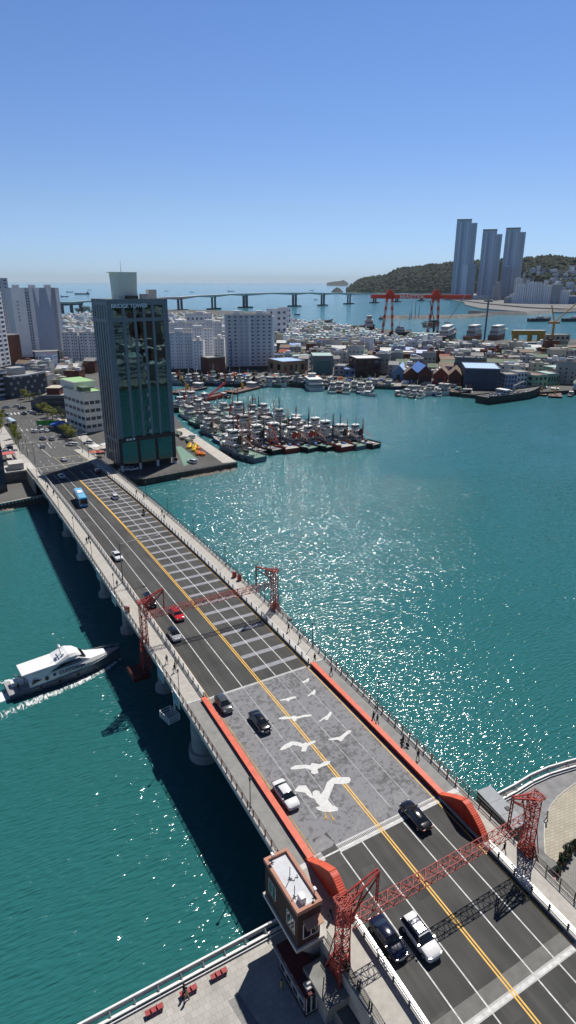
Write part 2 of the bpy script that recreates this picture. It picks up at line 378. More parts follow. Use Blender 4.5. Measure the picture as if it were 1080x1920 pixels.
mb.build('painted_gull_feet', mat('ochre_paint', (.5,.3,.06), .7), BR)
M_cloud = mat('pale_mural_grey', (.23,.23,.235), .8, var=.22, scale=2)
for q in ([(670,1190),(680,1150),(700,1120),(740,1092),(765,1110),(800,1140),(790,1160),(700,1205)], [(908,1055),(915,1020),(940,1008),(970,1020),(985,1045),(940,1075),(915,1080)], [(1012,905),(1050,890),(1085,920),(1100,960),(1075,995),(1030,1000),(1020,960)],
          [(1128,868),(1150,850),(1200,855),(1230,880),(1190,905),(1150,930),(1135,900)]):
    flat_poly('painted_cloud', poly_on_deck(q, 360, 1200, 3, .015), M_cloud)

# walkways, edge beams, parapet girders of the lifting span
M_walk = mat('walkway_paving', (.42,.40,.36), .85, var=.14, scale=1.2); M_walkg = mat('lifting_walkway', (.25,.25,.24), .85, var=.15, scale=.8)
for s in (-1, 1):
    def rx(a, b): return (a*s, b*s) if s > 0 else (b*s, a*s)
    mb = MB(); a, b = rx(9.8, 13.0)
    ribbon(mb, a, b, -50, YJ0-.2, .22, .5); ribbon(mb, a, b, YJ1+.2, YEND+(40 if s > 0 else 44), .22, .5)
    mb.build('walkway', M_walk, BR)
    mb = MB(); ribbon(mb, a, b, YJ0-.2, YJ1+.2, .2, .5); mb.build('walkway', M_walkg, BR)
    mb = MB(); a, b = rx(9.55, 9.8); ribbon(mb, a, b, -50, YJ0-.2, .28, 1); ribbon(mb, a, b, YJ1+.2, YEND, .28, 1); mb.build('kerb', M_conc, BR)
    mb = MB(); a, b = rx(13.0, 13.3); ribbon(mb, a, b, -50, YEND, .3, .75); mb.build('edge_beam', M_concl, BR)
    for (k0, k1) in ((YJ0-.9,YJ0-.2),(YJ1+.2,YJ1+.5)):
        mb = MB(); a, b = rx(9.9, 12.9); ribbon(mb, a, b, k0, k1, .235); mb.build('walkway_joint', mat('joint_pale', (.5,.5,.5), .6), BR)
    # orange parapet girder
    mb = MB(); a, b = rx(9.58, 10.4); ribbon(mb, a, b, YJ0-.3, YJ1-.1, .75, .14); mb.build('parapet_cap', M_orange, BR)
    mb = MB(); a, b = rx(9.72, 10.26); ribbon(mb, a, b, YJ0-.3, YJ1-.1, .61, 1.4); mb.build('parapet_wall', M_red, BR)
    # upswept tail girder with its toothed rim
    x0, x1 = rx(9.62, 10.5)
    prof = [(46.3,.0),(46.3,.75),(45.8,.9),(44.0,2.1),(42.2,3.05),(41.6,3.0),(40.3,2.35),(39.3,1.6),(38.5,.8),(38.2,.1)]
    if s < 0: prof = [(46.3,.0),(46.3,.75),(45.6,1.0),(43.4,2.6),(41.4,3.7),(40.8,3.6),(39.6,2.8),(38.6,1.8),(38.0,.9),(37.7,.2)]
    zz = deck(46)
    mb = MB(); a, b = rx(9.75, 10.37); mb.slab([(y, zz+z-.3) for y, z in prof], 0, a, b)
    mb.build('tail_girder', mat('deep_red_paint', sr(176,50,30), .5, var=.25, scale=.8), BR)
    mb = MB(); top = prof[1:]
    mb.loft([[(x0,y,zz+z-.3),(x1,y,zz+z-.3),(x1,y,zz+z-.16),(x0,y,zz+z-.16)] for y, z in top[:4]])
    mb.build('girder_flange', M_orange, BR)
    rim = top[3:]
    # teeth run across the girder
    mb2 = MB()
    for (ya, za), (yb, zb) in zip(rim, rim[1:]): mb2.bar(((x0+x1)/2,ya,zz-.3+za),((x0+x1)/2,yb,zz-.3+zb), abs(x1-x0), .12)
    for (ya, za), (yb, zb) in zip(rim, rim[1:]):
        L = math.hypot(yb-ya, zb-za); k = max(1, int(L/.24))
        for i in range(k):
            f = (i+.5)/k; yy, z_ = ya+(yb-ya)*f, zz-.24+za+(zb-za)*f
            mb2.bar((x0,yy,z_-.015),(x1,yy,z_-.015), .07, .09)
    mb2.build('rim_teeth', mat('rim_red', sr(205,80,55), .55, var=.15, scale=3), BR)
    # deep girder under the deck edge
    mb = MB(); a, b = rx(12.2, 12.7)
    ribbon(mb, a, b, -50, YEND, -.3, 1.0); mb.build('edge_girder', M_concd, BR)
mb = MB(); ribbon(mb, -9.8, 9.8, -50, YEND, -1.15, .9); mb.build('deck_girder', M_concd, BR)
# piers
M_pier = mat('pier_concrete', (.34,.34,.32), .85, var=.2, scale=.7)
for y in (97.4,121,140.2,165,184.4,207.6):
    zt = deck(y)-2
    mb = MB(); mb.box(-12.3,y-1.0,zt-1.2,12.3,y+1.0,zt); pb = mb.build('pier_cap', M_pier, BR)
    for x in (-10.3,-3.4,3.4,10.3):
        mb = MB(); mb.tube((x,y,-1),(x,y,.9),1.75,1.75,20); mb.tube((x,y,.9),(x,y,1.5),1.75,1.2,20); mb.tube((x,y,1.4),(x,y,zt-1.1),1.15,1.15,20); mb.build('pier', M_pier, BR, smooth=True)
for y in (77.0,):
    for x in (-10.4, 10.4):
        mb = MB(); mb.tube((x,y+.6,-1),(x,y+.6,1.6),2.6,2.6,24); mb.tube((x,y+.6,1.5),(x,y+.6,deck(y)-2),2.1,2.1,24); mb.build('pier', M_pier, BR, smooth=True)
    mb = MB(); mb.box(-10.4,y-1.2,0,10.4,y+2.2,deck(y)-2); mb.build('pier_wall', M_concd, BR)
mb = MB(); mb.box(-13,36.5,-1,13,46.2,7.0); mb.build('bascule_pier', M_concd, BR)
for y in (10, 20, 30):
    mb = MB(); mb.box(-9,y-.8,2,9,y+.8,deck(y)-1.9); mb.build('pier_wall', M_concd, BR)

# ---------------------------------------------------------------- lattice gantries over the road
def lattice(mb, a, b, wx, wz, n, w=.09, diag=True, side='both'):
    """four-chord lattice beam from a to b; wx, wz: section sizes"""
    a = Vector(a); b = Vector(b); d = (b-a).normalized(); up = Vector((0,0,1)) if abs(d.z) < .9 else Vector((0,1,0))
    x = d.cross(up).normalized()*wx/2; y = x.normalized().cross(d)*wz/2
    c = [(-x-y),(x-y),(x+y),(-x+y)]
    for k in c: mb.bar(a+k, b+k, w*1.5)
    for i in range(n):
        p = a+(b-a)*(i/n); q = a+(b-a)*((i+1)/n)
        for j in range(4):
            u, v = c[j], c[(j+1)%4]
            mb.bar(p+u, p+v, w)
            if (i+j) % 2: mb.bar(p+u, q+v, w)
            else: mb.bar(p+v, q+u, w)
    for j in range(4): mb.bar(b+c[j], b+c[(j+1)%4], w)
def gantry(y, zgird, ztop, ztip, label, zb_l, zb_r):
    t = thing('lattice_gantry', label, 'gantry', (0,y,0), group='red lattice gantries over the bridge road')
    mb = MB(); lattice(mb, (-12.4,0,zgird), (12.4,0,zgird), 1.1, 1.0, 30, .045); mb.build('girder', M_red, t)
    for s, zb in ((-1, zb_l), (1, zb_r)):
        x = 13.2*s; mb = MB()
        zm = deck(y)+1.5
        lattice(mb, (x,0,zm), (x,0,ztop), 1.0, 1.1, 9, .06)
        # spreading legs
        for i, j in ((-1,-1),(1,-1),(1,1),(-1,1)):
            mb.bar((x+i*.5,j*.55,zm),(x+i*.7+.3*s,j*1.25,zb), .16)
            mb.bar((x+i*.5,j*.55,zm+2.5),(x+i*.65+.3*s,j*1.0,zb+1.5), .08)
        for k in range(6):
            z0 = zb+(zm-zb)*k/6; z1 = zb+(zm-zb)*(k+1)/6
            e0, e1 = 1.25-.7*k/6, 1.25-.7*(k+1)/6
            for i in (-1,1):
                xx = x+i*.6+.2*s
                mb.bar((xx,-e0,z0),(xx,e1,z1),.09); mb.bar((xx,e0,z0),(xx,-e1,z1),.09); mb.bar((xx,-e0,z0),(xx,e0,z0),.09)
                mb.bar((x-.6+.2*s,i*e0,z0),(x+.6+.2*s,i*e1,z1),.08)
        mb.build('column', M_red, t)
        # wing bracket that reaches over the road, with its hanger
        mb = MB(); xt = 9.25*s
        for j in (-.55,.55):
            mb.bar((x,j,ztop),(xt,j*.25,ztip),.16); mb.bar((x-.6*s,j,ztop-1.6),(xt,j*.25,ztip-.5),.12)
            mb.bar((x-.6*s,j,ztop-.2),((x+xt)/2,j*.6,(ztop+ztip)/2-1.1),.1); mb.bar(((x+xt)/2,j*.6,(ztop+ztip)/2),((x+xt)/2+.3*s,j*.6,(ztop+ztip)/2-1.3),.09)
            mb.bar((x-1.8*s,j*.8,ztop+(ztip-ztop)*.45),(x-.8*s,j*.8,zgird+.5),.1)
        for k in range(5):
            f = k/5; xa = x+(xt-x)*f; za = ztop+(ztip-ztop)*f; mb.bar((xa,-.55*(1-.75*f),za),(xa+(xt-x)*.2,.55*(1-.75*f),za+(ztip-ztop)*.2),.08)
        for j in (-.14,.14): mb.bar((xt,j,ztip),(xt,j,zgird+.5),.1)
        for k in range(7):
            za = zgird+.5+(ztip-zgird-.5)*k/7; zb2 = zgird+.5+(ztip-zgird-.5)*(k+1)/7; mb.bar((xt,.14*(-1)**k,za),(xt,-.14*(-1)**k,zb2),.06)
        mb.build('bracket', M_red, t)
        mb = MB()
        lattice(mb, (x+.0*s,-.75,ztop+.1),(x+.0*s,.75,ztop+.1),1.5,.3,2,.06)
        mb.build('head_frame', M_red, t)
    return t
g1 = gantry(34.92, 13.3, 16.3, 18.1, 'red lattice gantry spanning the road beside the brick control room, long shadow on the lanes', 6.6, 6.6)
g2 = gantry(97.75, 15.9, 18.7, 20.45, 'red lattice gantry spanning the mid-bridge road above the red car', 5.2, 8.5)
# concrete ledges that carry the columns
for y, zl, zr in ((34.92, 6.6, 6.6),):
    for s in (-1,1):
        mb = MB(); mb.box(13.31*min(s,0)+13.31*max(s,0) if s > 0 else -16.2, y-2.3, 5.6, 16.2 if s > 0 else -13.31, y+2.3, 6.6)
        mb.build('column_ledge', M_concd, BR)
        mb = MB(); mb.box(s*14.8-.9, y-1.3, -1, s*14.8+.9, y+1.3, 5.6); mb.build('ledge_pier', M_conc, BR)
mb = MB(); mb.box(-16.4,97.75-2.2,4.5,-13.31,97.75+2.2,5.2); mb.build('column_ledge', mat('dark_red_steel', sr(90,30,25), .6), BR)
mb = MB(); mb.box(13.31,97.75-2.2,7.9,16.0,97.75+2.2,8.5); mb.build('column_ledge', M_concd, BR)

# ---------------------------------------------------------------- railings (rails and posts)
def railing(name, label, cat, x, y0, y1, h, rails, post_every, m_rail, m_post, pr=.05, zoff=.22, top=.06, infill=None, base=None, zf=deck):
    t = thing(name, label, cat, (x,0,0))
    def line(z, w, m, nm='rail'):
        mb = MB(); ys = ysteps(y0, y1)
        mb.loft([[(-w/2,y,zf(y)+zoff+z-w/2),(w/2,y,zf(y)+zoff+z-w/2),(w/2,y,zf(y)+zoff+z+w/2),(-w/2,y,zf(y)+zoff+z+w/2)] for y in ys])
        mb.build(nm, m, t)
    for z, w in rails: line(z, w, m_rail)
    pm = MB(); pm.box(-pr,-pr,0,pr,pr,h); pm = pm.mesh('post', m_post)
    ys = []; y = y0+.3
    while y < y1: ys.append(y); y += post_every
    for i, y in enumerate(ys[:100]): link('post', pm, t, (0,y,zf(y)+zoff))
    if len(ys) > 100:
        mb = MB()
        for y in ys[100:]: mb.box(-pr,y-pr,zf(y)+zoff,pr,y+pr,zf(y)+zoff+h)
        struct(mb.build('post', m_post, t), 'stuff')
    if infill:
        mb = MB(); y = y0
        while y < y1: mb.box(-.012,y,zf(y)+zoff+.08,.012,y+.03,zf(y)+zoff+h-.1); y += infill
        mb.build('picket_bars', m_post, t)
    return t
M_rblack = mat('black_railing', (.02,.018,.02), .5); M_pink = mat('pinkish_rail', sr(190,130,120), .6); M_rsilver = mat('silver_rail', (.75,.75,.74), .4, metal=.3, var=.1); M_rgrey = mat('grey_rail', (.35,.35,.36), .5)
for s, side in ((-1,'ferry-side'),(1,'harbour-side')):
    w = 'west' if s < 0 else 'east'
    where = {-1:'over the dark bridge shadow', 1:'over the glittering water'}[s]
    railing('walkway_railing', 'black railing with pink posts on the lifting span walkway '+where, 'railing', 13.1*s, YJ0, YJ1, 1.15, ((.35,.04),(.7,.04),(1.15,.07)), 1.6, M_rblack, M_pink, .07, infill=.35)
    railing('walkway_railing', 'long dark railing with pale posts along the far walkway '+where, 'railing', 13.1*s, YJ1+.3, YEND+8, 1.15, ((.35,.04),(.7,.04),(1.15,.07)), 1.9, M_rblack, M_rgrey, .08, infill=.5)
    railing('walkway_railing', 'black mesh railing of the near walkway, '+('above the paved quay with red benches' if s < 0 else 'beside the round plaza with planters'), 'railing', 13.1*s, 5, 36 if s < 0 else 36, 1.2, ((.1,.04),(.6,.03),(1.2,.07)), 1.9, M_rblack, M_rblack, .05, infill=.16)
    railing('road_barrier', ('white' if s > 0 else 'silver')+' pipe barrier between near road and walkway '+('below the brick control room' if s < 0 else 'beside the round plaza'), 'barrier', 9.68*s, -10, 37.5, .95, ((.35,.12),(.62,.12),(.95,.16 if s > 0 else .3)), 2.4, M_rsilver, M_dark, .08, .28)
    railing('road_barrier', 'silver and black pipe barrier along the '+('inbound lanes from bus to far gantry' if s < 0 else 'banded lanes to the glass tower'), 'barrier', 9.68*s, YJ1+.3, YEND+(-4 if s > 0 else 4), .95, ((.3,.07),(.6,.08),(.95,.11)), 2.2, M_rsilver, M_dark, .08, .28)
# ---------------------------------------------------------------- near quays
def brickmat(name, c1, c2, mortar, sx, sy, off=.5, rough=.8, msize=.02, rot=0, var=.5):
    if name in MATS: return MATS[name]
    m = bpy.data.materials.new(name); m.use_nodes = True; n = m.node_tree.nodes; l = m.node_tree.links; b = n['Principled BSDF']; b.inputs['Roughness'].default_value = rough
    tc = n.new('ShaderNodeTexCoord'); mp = n.new('ShaderNodeMapping'); mp.inputs['Rotation'].default_value = (0,0,rot); l.new(tc.outputs['Object'], mp.inputs['Vector'])
    t = n.new('ShaderNodeTexBrick'); t.inputs['Color1'].default_value = (*c1,1); t.inputs['Color2'].default_value = (*c2,1); t.inputs['Mortar'].default_value = (*mortar,1)
    t.inputs['Scale'].default_value = 1; t.inputs['Brick Width'].default_value = sx; t.inputs['Row Height'].default_value = sy; t.inputs['Mortar Size'].default_value = msize; t.offset = off
    l.new(mp.outputs[0], t.inputs['Vector'])
    nz = n.new('ShaderNodeTexNoise'); nz.inputs['Scale'].default_value = .35; nz.inputs['Detail'].default_value = 6; l.new(tc.outputs['Object'], nz.inputs['Vector'])
    mr = n.new('ShaderNodeMapRange'); mr.inputs['From Min'].default_value = .3; mr.inputs['From Max'].default_value = .7; mr.inputs['To Min'].default_value = 1-var/2; mr.inputs['To Max'].default_value = 1+var/2; l.new(nz.outputs['Fac'], mr.inputs['Value'])
    sc = n.new('ShaderNodeVectorMath'); sc.operation = 'SCALE'; l.new(t.outputs['Color'], sc.inputs[0]); l.new(mr.outputs[0], sc.inputs['Scale']); l.new(sc.outputs[0], b.inputs['Base Color'])
    MATS[name] = m; return m
M_pave = brickmat('quay_paving', (.43,.415,.38), (.36,.35,.32), (.28,.27,.25), .7, .7, .5, msize=.02, var=.3)
M_pave2 = brickmat('dark_paving', (.25,.245,.235), (.22,.215,.21), (.16,.16,.155), .9, .9, 0, msize=.03, var=.3)
M_beige = brickmat('beige_pavers', (.42,.38,.29), (.36,.325,.25), (.26,.24,.19), .8, .4, .5, msize=.035, rot=R(8), var=.2)
M_path = mat('grey_granite_path', (.22,.22,.225), .8, var=.25, scale=.9)
M_cobble = brickmat('cobble_pavers', (.27,.265,.24), (.22,.215,.195), (.15,.15,.14), .4, .2, .5, msize=.03, rot=R(10), var=.25)
mb = MB(); mb.box(-44,10,2.5,-13.4,44.2,2.52); struct(mb.build('quay_paving', M_pave))
q = [G(560,1920), G(470,1800), G(540,1760), G(700,1960)]
mb = MB(); a = G(516,1925); b = G(500,1890); mb.add([(-20.6,20,2.526),(-19.2,20,2.526),(-21.9,40.4,2.526),(-23.2,40.4,2.526)], [(0,1,2,3)]); mb.build('paving_strip', M_pave2)['kind'] = 'structure'
mb = MB(); mb.box(13.8,10,2.5,70,43.3,2.52); mb.box(13.8,43.3,2.5,36,45.2,2.518); struct(mb.build('plaza_path', M_path))
pc = [G(*p) for p in ((1200,1405),(1130,1435),(1080,1468),(1058,1484),(1045,1495),(1032,1512),(1025,1528),(1021,1548),(1020,1570),(1022,1600),(1026,1622))]
mb = MB(); mb.add([(p.x,p.y,2.53) for p in pc]+[(17.9,34.4,2.53),(60,38.6,2.53),(60,43,2.53)], [tuple(range(len(pc)+3))]); struct(mb.build('beige_paving', M_beige))
mb = MB()
for p, q_ in zip(pc, pc[1:]): mb.bar(p+_Z*.05, q_+_Z*.05, .14, .1)
struct(mb.build('path_edging', M_concl))
mb = MB(); mb.add([(17.6,34.2,2.535),(17.6,10,2.535),(60,10,2.535),(60,38.4,2.535)], [(0,1,2,3)]); struct(mb.build('cobble_paving', M_cobble))
mb = MB(); mb.bar((17.7,34.3,2.56),(60,38.5,2.56),.2,.08); struct(mb.build('yellow_kerb', mat('yellow_kerb_paint', (.5,.42,.15), .7)))

# quay railings: wide white twin beams on posts
def quay_rail(label, pts):
    t = thing('quay_railing', label, 'railing')
    for a, b in zip(pts, pts[1:]):
        a = Vector((*a, 2.5)); b = Vector((*b, 2.5)); d = (b-a).normalized(); nrm = Vector((-d.y,d.x,0))
        if nrm.y < 0: nrm = -nrm
        mb = MB(); mb.bar(a+nrm*.35+_Z*1.25, b+nrm*.35+_Z*1.25, .2, .14); mb.build('top_rail', M_white, t)
        mb = MB(); mb.bar(a-nrm*.15+_Z*.5, b-nrm*.15+_Z*.5, .34, .14); mb.bar(a-nrm*.45+_Z*.2, b-nrm*.45+_Z*.2, .12, .12); mb.build('lower_beam', M_white, t)
        mb = MB(); mb.bar(a+nrm*.3+_Z*.85, b+nrm*.3+_Z*.85, .03, .5); mb.build('mesh_panel', mat('grey_mesh', (.3,.31,.33), .5), t)
        L = (b-a).length; n = max(1, round(L/2.55))
        for k in range(n+1):
            p = a+(b-a)*k/n; mb = MB(); mb.bar(p-nrm*.5+_Z*.02, p+nrm*.35+_Z*1.25, .12, .14); mb.bar(p+nrm*.35, p+nrm*.35+_Z*1.25, .1, .1); mb.build('post', M_lgrey, t)
    return t
quay_rail('white twin-beam railing at the water edge behind the red benches', [(-44,44.5),(-14.2,44.5)])
quay_rail('white twin-beam railing curving at the water edge behind the grey steel cabin', [(20.4,45.6),(24.5,45.6),(28,45.8),(31.5,45.6),(35,45),(42,43.6)])
# red benches
def bench(p, rz, label):
    t = thing('quay_bench', label, 'bench', (p.x,p.y,2.52), rz, 'red benches on the quay')
    for i in range(3):
        mb = MB(); mb.box(-.93+i*.63,-.27,.4,-.35+i*.63,.27,.48); mb.build('seat', mat('bench_red', sr(150,45,50), .55, var=.2, scale=4), t)
    for i in range(2):
        mb = MB(); mb.box(-.37+i*.63,-.2,.48,-.29+i*.63,.2,.68); mb.build('armrest', mat('bench_red', ()), t)
    for x in (-.75,.75):
        mb = MB(); mb.box(x-.06,-.22,0,x+.06,.22,.4); mb.build('leg', M_dark, t)
bench(G(411,1830), R(0), 'red three-seat bench nearest the brick control room')
bench(G(354,1862), R(0), 'red three-seat bench that two people stand against')
bench(G(290,1898), R(0), 'red three-seat bench farthest from the brick control room')

# brick control room cantilevered beside the walkway
M_brick = brickmat('brown_brick', sr(70,45,40), sr(58,36,33), sr(45,34,30), .4, .15, .5, msize=.01)
CR = thing('control_room', 'small brown brick control room with a pale flat roof beside the lifting span', 'control room', (0,0,0))
x0,x1,y0,y1 = -16.65,-13.75,37.75,44.9
mb = MB(); mb.box(x0+.12,y0+.12,8.7,x1-.12,y1-.12,13.3); mb.build('wall', M_brick, CR)
mb = MB(); mb.box(x0+.35,y0+.35,13.3,x1-.35,y1-.35,13.42); mb.build('roof', mat('pale_roof', (.55,.57,.60), .75, var=.1, scale=1), CR)
mb = MB()
for a in ((x0,y0,x1,y0+.34),(x0,y1-.34,x1,y1),(x0,y0+.342,x0+.34,y1-.342),(x1-.34,y0+.342,x1,y1-.342)): mb.box(a[0],a[1],13.28,a[2],a[3],13.75)
mb.build('parapet', mat('tan_coping', sr(176,128,108), .75, var=.15, scale=2), CR)
mb = MB(); mb.prism([(x0-.1,y0-.1),(x1+.3,y0-.1),(x1+.3,y1+.1),(x0-.1,y1+.1)], 8.3, 8.72); mb.build('floor_slab', M_concl, CR)
mb = MB(); mb.slab([(x0+.1,8.3),(x1+.2,8.3),(x1+.2,5.2)], 1, y0+.3, y0+1.1); mb.slab([(x0+.1,8.3),(x1+.2,8.3),(x1+.2,5.2)], 1, y1-1.3, y1-.5); mb.build('support_bracket', M_conc, CR)
def window(parent, x0, y0, z0, x1, y1, z1, axis, out, fr=M_white, gl=M_glass, th=.06, bars=1, dep=.05):
    """a framed window lying in the plane axis = const (out: outward sign)"""
    f = MB(); g = MB(); w = th
    def bx(m, a0, b0, a1, b1, e0, e1):
        if axis == 0: X = sorted((x0+out*e0, x0+out*e1)); m.box(X[0],a0,b0,X[1],a1,b1)
        else: Y = sorted((y0+out*e0, y0+out*e1)); m.box(a0,Y[0],b0,a1,Y[1],b1)
    a0, a1 = (y0, y1) if axis == 0 else (x0, x1)
    bx(f,a0,z0,a1,z0+w,0,dep); bx(f,a0,z1-w,a1,z1,0,dep); bx(f,a0,z0+w,a0+w,z1-w,0,dep); bx(f,a1-w,z0+w,a1,z1-w,0,dep)
    for k in range(bars):
        c = a0+(a1-a0)*(k+1)/(bars+1); bx(f,c-w/2,z0+w,c+w/2,z1-w,0,dep*.9)
    bx(g,a0+w,z0+w,a1-w,z1-w,0,dep*.4)
    o = f.build('window', fr, parent); g.build('pane', gl, o); return o
window(CR, x0+.12,38.4,9.9,x0+.12,40.0,11.9, 0,-1)
window(CR, x0+.12,42.4,10.1,x0+.12,43.9,12.0, 0,-1)
window(CR, -15.9,y0+.12,9.5,-14.0,y0+.12,11.6, 1,-1, bars=1, th=.08)
mb = MB(); mb.slab([(37.87,11.95),(37.87,12.1),(37.0,11.75),(37.0,11.65)], 0, -15.9, -13.95); mb.build('awning', mat('awning_tan', sr(190,150,125), .7), CR)
mb = MB(); mb.box(-15.75,38.5,13.42,-15.2,39.3,14.2); tag(mb.build('rooftop_unit', M_white), 'white air conditioning unit on the control room roof', 'air conditioner')
for k, (x, y, h, lab) in enumerate(((-16.0,44.2,1.3,'camera pole on the far corner of the control room roof'),(-14.2,38.6,1.3,'camera pole on the near corner of the control room roof beside the walkway'),(-15.3,41.6,1.7,'whip aerial in the middle of the control room roof'),(-15.9,39.6,1.6,'whip aerial beside the white air conditioning unit'))):
    t = thing('roof_mast', lab, 'mast', (x,y,13.42)); mb = MB(); mb.bar((0,0,0),(0,0,h),.06); mb.bar((-.25,0,.03),(.25,0,.03),.06); mb.bar((0,-.25,.04),(0,.25,.04),.06); mb.build('pole', M_dark, t)
    if k < 2: mb = MB(); mb.box(-.12,-.3,h-.05,.12,.1,h+.14); mb.build('camera_head', M_white, t)
mb = MB(); pts = [(-15.3,41.6),(-15.0,41.2),(-14.7,41.5),(-14.5,41.3),(-14.4,41.7)]
for p, q_ in zip(pts, pts[1:]): mb.bar((*p,13.46),(*q_,13.46),.05)
pts = [(-16.0,44.2),(-15.7,43.6),(-15.3,43.9),(-14.8,43.8)]
tag(mb.build('roof_cable', M_black), 'black cable lying across the pale control room roof', 'cable')
# kiosk under the bridge edge
K = thing('quay_kiosk', 'maroon-roofed kiosk with white window frames on the shaded quay', 'kiosk')
mb = MB(); mb.box(-17.35,34.9,5.75,-15.0,40.9,6.0); mb.build('roof', mat('maroon_roof', sr(84,36,38), .7, var=.2, scale=1.5), K)
mb = MB(); mb.box(-17.1,35.2,2.52,-15.2,40.7,5.75); mb.build('wall', mat('dark_brown_wall', sr(62,38,34), .7), K)
for i in range(3): window(K, -17.05+i*.61,35.2,2.9,-16.47+i*.61,35.2,5.5,1,-1,bars=0)
for i in range(4): window(K, -17.1,35.4+i*1.3,3.2,-17.1,36.5+i*1.3,5.4,0,-1,bars=0)
mb = MB(); mb.box(-17.6,34.9,5.55,-17.38,40.9,5.7); mb.build('gutter', M_lgrey, K)
mb = MB(); mb.box(-16.9,35.3,6.0,-16.2,36.1,6.25); mb.box(-16.7,35.6,6.25,-16.0,35.8,6.5); tag(mb.build('signal_lamp_box', M_concl), 'pale lamp box on the near end of the maroon kiosk roof', 'lamp box')
# shaded wall below the control room and stair wall
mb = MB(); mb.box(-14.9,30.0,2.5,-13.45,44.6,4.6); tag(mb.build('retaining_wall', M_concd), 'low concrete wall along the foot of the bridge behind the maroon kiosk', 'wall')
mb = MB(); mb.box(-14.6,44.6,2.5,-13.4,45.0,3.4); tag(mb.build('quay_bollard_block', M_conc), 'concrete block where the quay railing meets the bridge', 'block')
mb = MB()
mb.box(-13.7,29.5,5.2,-13.32,45.5,8.35-.3)
mb.build('abutment_wall', M_conc, BR)
# grey steel cabin by the plaza
GC = thing('steel_cabin', 'long dark grey steel cabin at the water edge beside the lattice column', 'cabin', (17.95,42.7,2.52), R(-6))
mb = MB(); mb.box(-1.15,-3.5,.25,1.15,3.5,3.1); mb.build('wall', mat('cabin_grey', sr(72,76,80), .5, var=.15, scale=.8), GC)
mb = MB(); mb.box(-1.2,-3.55,3.1,1.2,3.55,3.2)
mb.build('roof', mat('cabin_roof_grey', sr(120,126,132), .5, var=.15, scale=1), GC)
for y in (-1.2,1.1):
    mb = MB(); mb.box(-1.2,y-.012,3.2,1.2,y+.012,3.215); mb.build('roof_seam', M_dark, GC)
mb = MB(); mb.box(.2,-.9,3.2,.8,-.3,3.32); mb.build('roof_hatch', M_dark, GC)
mb = MB(); mb.box(-1.2,-3.5,0,1.2,3.5,.25); mb.build('plinth', M_conc, GC)
for i in range(4): window(GC, -1.15,-2.9+i*1.6,1.6,-1.15,-2.2+i*1.6,2.3,0,-1,M_dark,M_glass,bars=0)
railing('walkway_railing', 'black mesh railing between the walkway and the grey steel cabin', 'railing', 13.3, 36.5, 46.2, 1.2, ((.1,.04),(.6,.03),(1.2,.07)), 1.9, M_rblack, M_rblack, .05, infill=.16)
railing('walkway_railing', 'black mesh railing between control room and lattice gantry column', 'railing', -13.2, 30, 37.6, 1.2, ((.1,.04),(.6,.03),(1.2,.07)), 1.9, M_rblack, M_rblack, .05, infill=.16)
# planters, parasol, bench, sign on the round plaza
def leafball(name, m, n, rx, ry, rz, seed, leaf=.12, parent=None, squash=1, cz=0, holes=.25):
    rnd = random.Random(seed); mb = MB()
    cl = [(rnd.uniform(-.7,.7)*rx, rnd.uniform(-.7,.7)*ry, cz+rnd.uniform(-.6,.8)*rz, rnd.uniform(.3,.6)) for _ in range(9)]
    for i in range(n):
        c = rnd.choice(cl); u = Vector((rnd.gauss(0,1), rnd.gauss(0,1), rnd.gauss(0,1))).normalized()*c[3]*rnd.uniform(.55,1.05)
        p = Vector((c[0]+u.x*rx, c[1]+u.y*ry, c[2]+u.z*rz)); a = Vector((rnd.gauss(0,1), rnd.gauss(0,1), rnd.gauss(0,1))).normalized(); b = a.orthogonal().normalized(); s = leaf*rnd.uniform(.6,1.3); c2 = a.cross(b)
        mb.add([p-b*s, p+c2*s*.6, p+b*s, p-c2*s*.6], [(0,1,2,3)])
    return mb.build(name, m, parent, fix=False)
M_leafd = mat('dark_leaves', (.025,.045,.02), .7, var=.5, scale=3); M_leafy = mat('spring_leaves', sr(128,132,52), .7, var=.35, scale=1.5); M_leafg = mat('green_leaves', (.05,.09,.03), .7, var=.5, scale=2)
for i, (px, py, lab) in enumerate(((1064,1592,'dark leafy planter second from the far end of the yellow kerb'),(1043,1628,'dark leafy planter nearest the round parasol on the plaza'),(1054,1608,'dark leafy planter between two others beside the yellow kerb'),(1080,1578,'dark leafy planter farthest along the yellow kerb'))):
    p = G(px, py+10, 2.53); t = thing('plaza_planter', lab, 'planter', (p.x,p.y,2.53), R(10), 'planters along the yellow kerb')
    mb = MB(); mb.box(-.5,-.4,0,.5,.4,.5); mb.build('box', mat('planter_brown', sr(110,70,60), .7), t)
    leafball('foliage', M_leafd, 900, .75, .6, .55, 5+i, .1, t, cz=.95)
p = G(1027,1640,2.53); t = thing('plaza_parasol', 'dark round parasol beside the pink bench', 'parasol', (p.x,p.y,2.53))
mb = MB(); mb.tube((0,0,0),(0,0,2.2),.03,.03,8); mb.build('pole', M_dark, t)
mb = MB(); mb.loft([[(.75*math.cos(a*math.pi/6),.75*math.sin(a*math.pi/6),1.95) for a in range(12)],[(.4*math.cos(a*math.pi/6),.4*math.sin(a*math.pi/6),2.15) for a in range(12)],[(.03*math.cos(a*math.pi/6),.03*math.sin(a*math.pi/6),2.25) for a in range(12)]]); mb.build('canopy', mat('parasol_grey', (.05,.05,.055), .7), t)
p = G(1037,1652,2.53); t = thing('plaza_bench', 'pink bench beside the dark parasol on the plaza', 'bench', (p.x,p.y,2.53), R(40))
mb = MB(); mb.box(-.9,-.25,.4,.9,.25,.48); mb.build('seat', mat('pink_paint', sr(214,140,150), .6), t)
mb = MB(); mb.box(-.9,.25,.5,.9,.32,.95); mb.build('backrest', mat('pink_paint', ()), t)
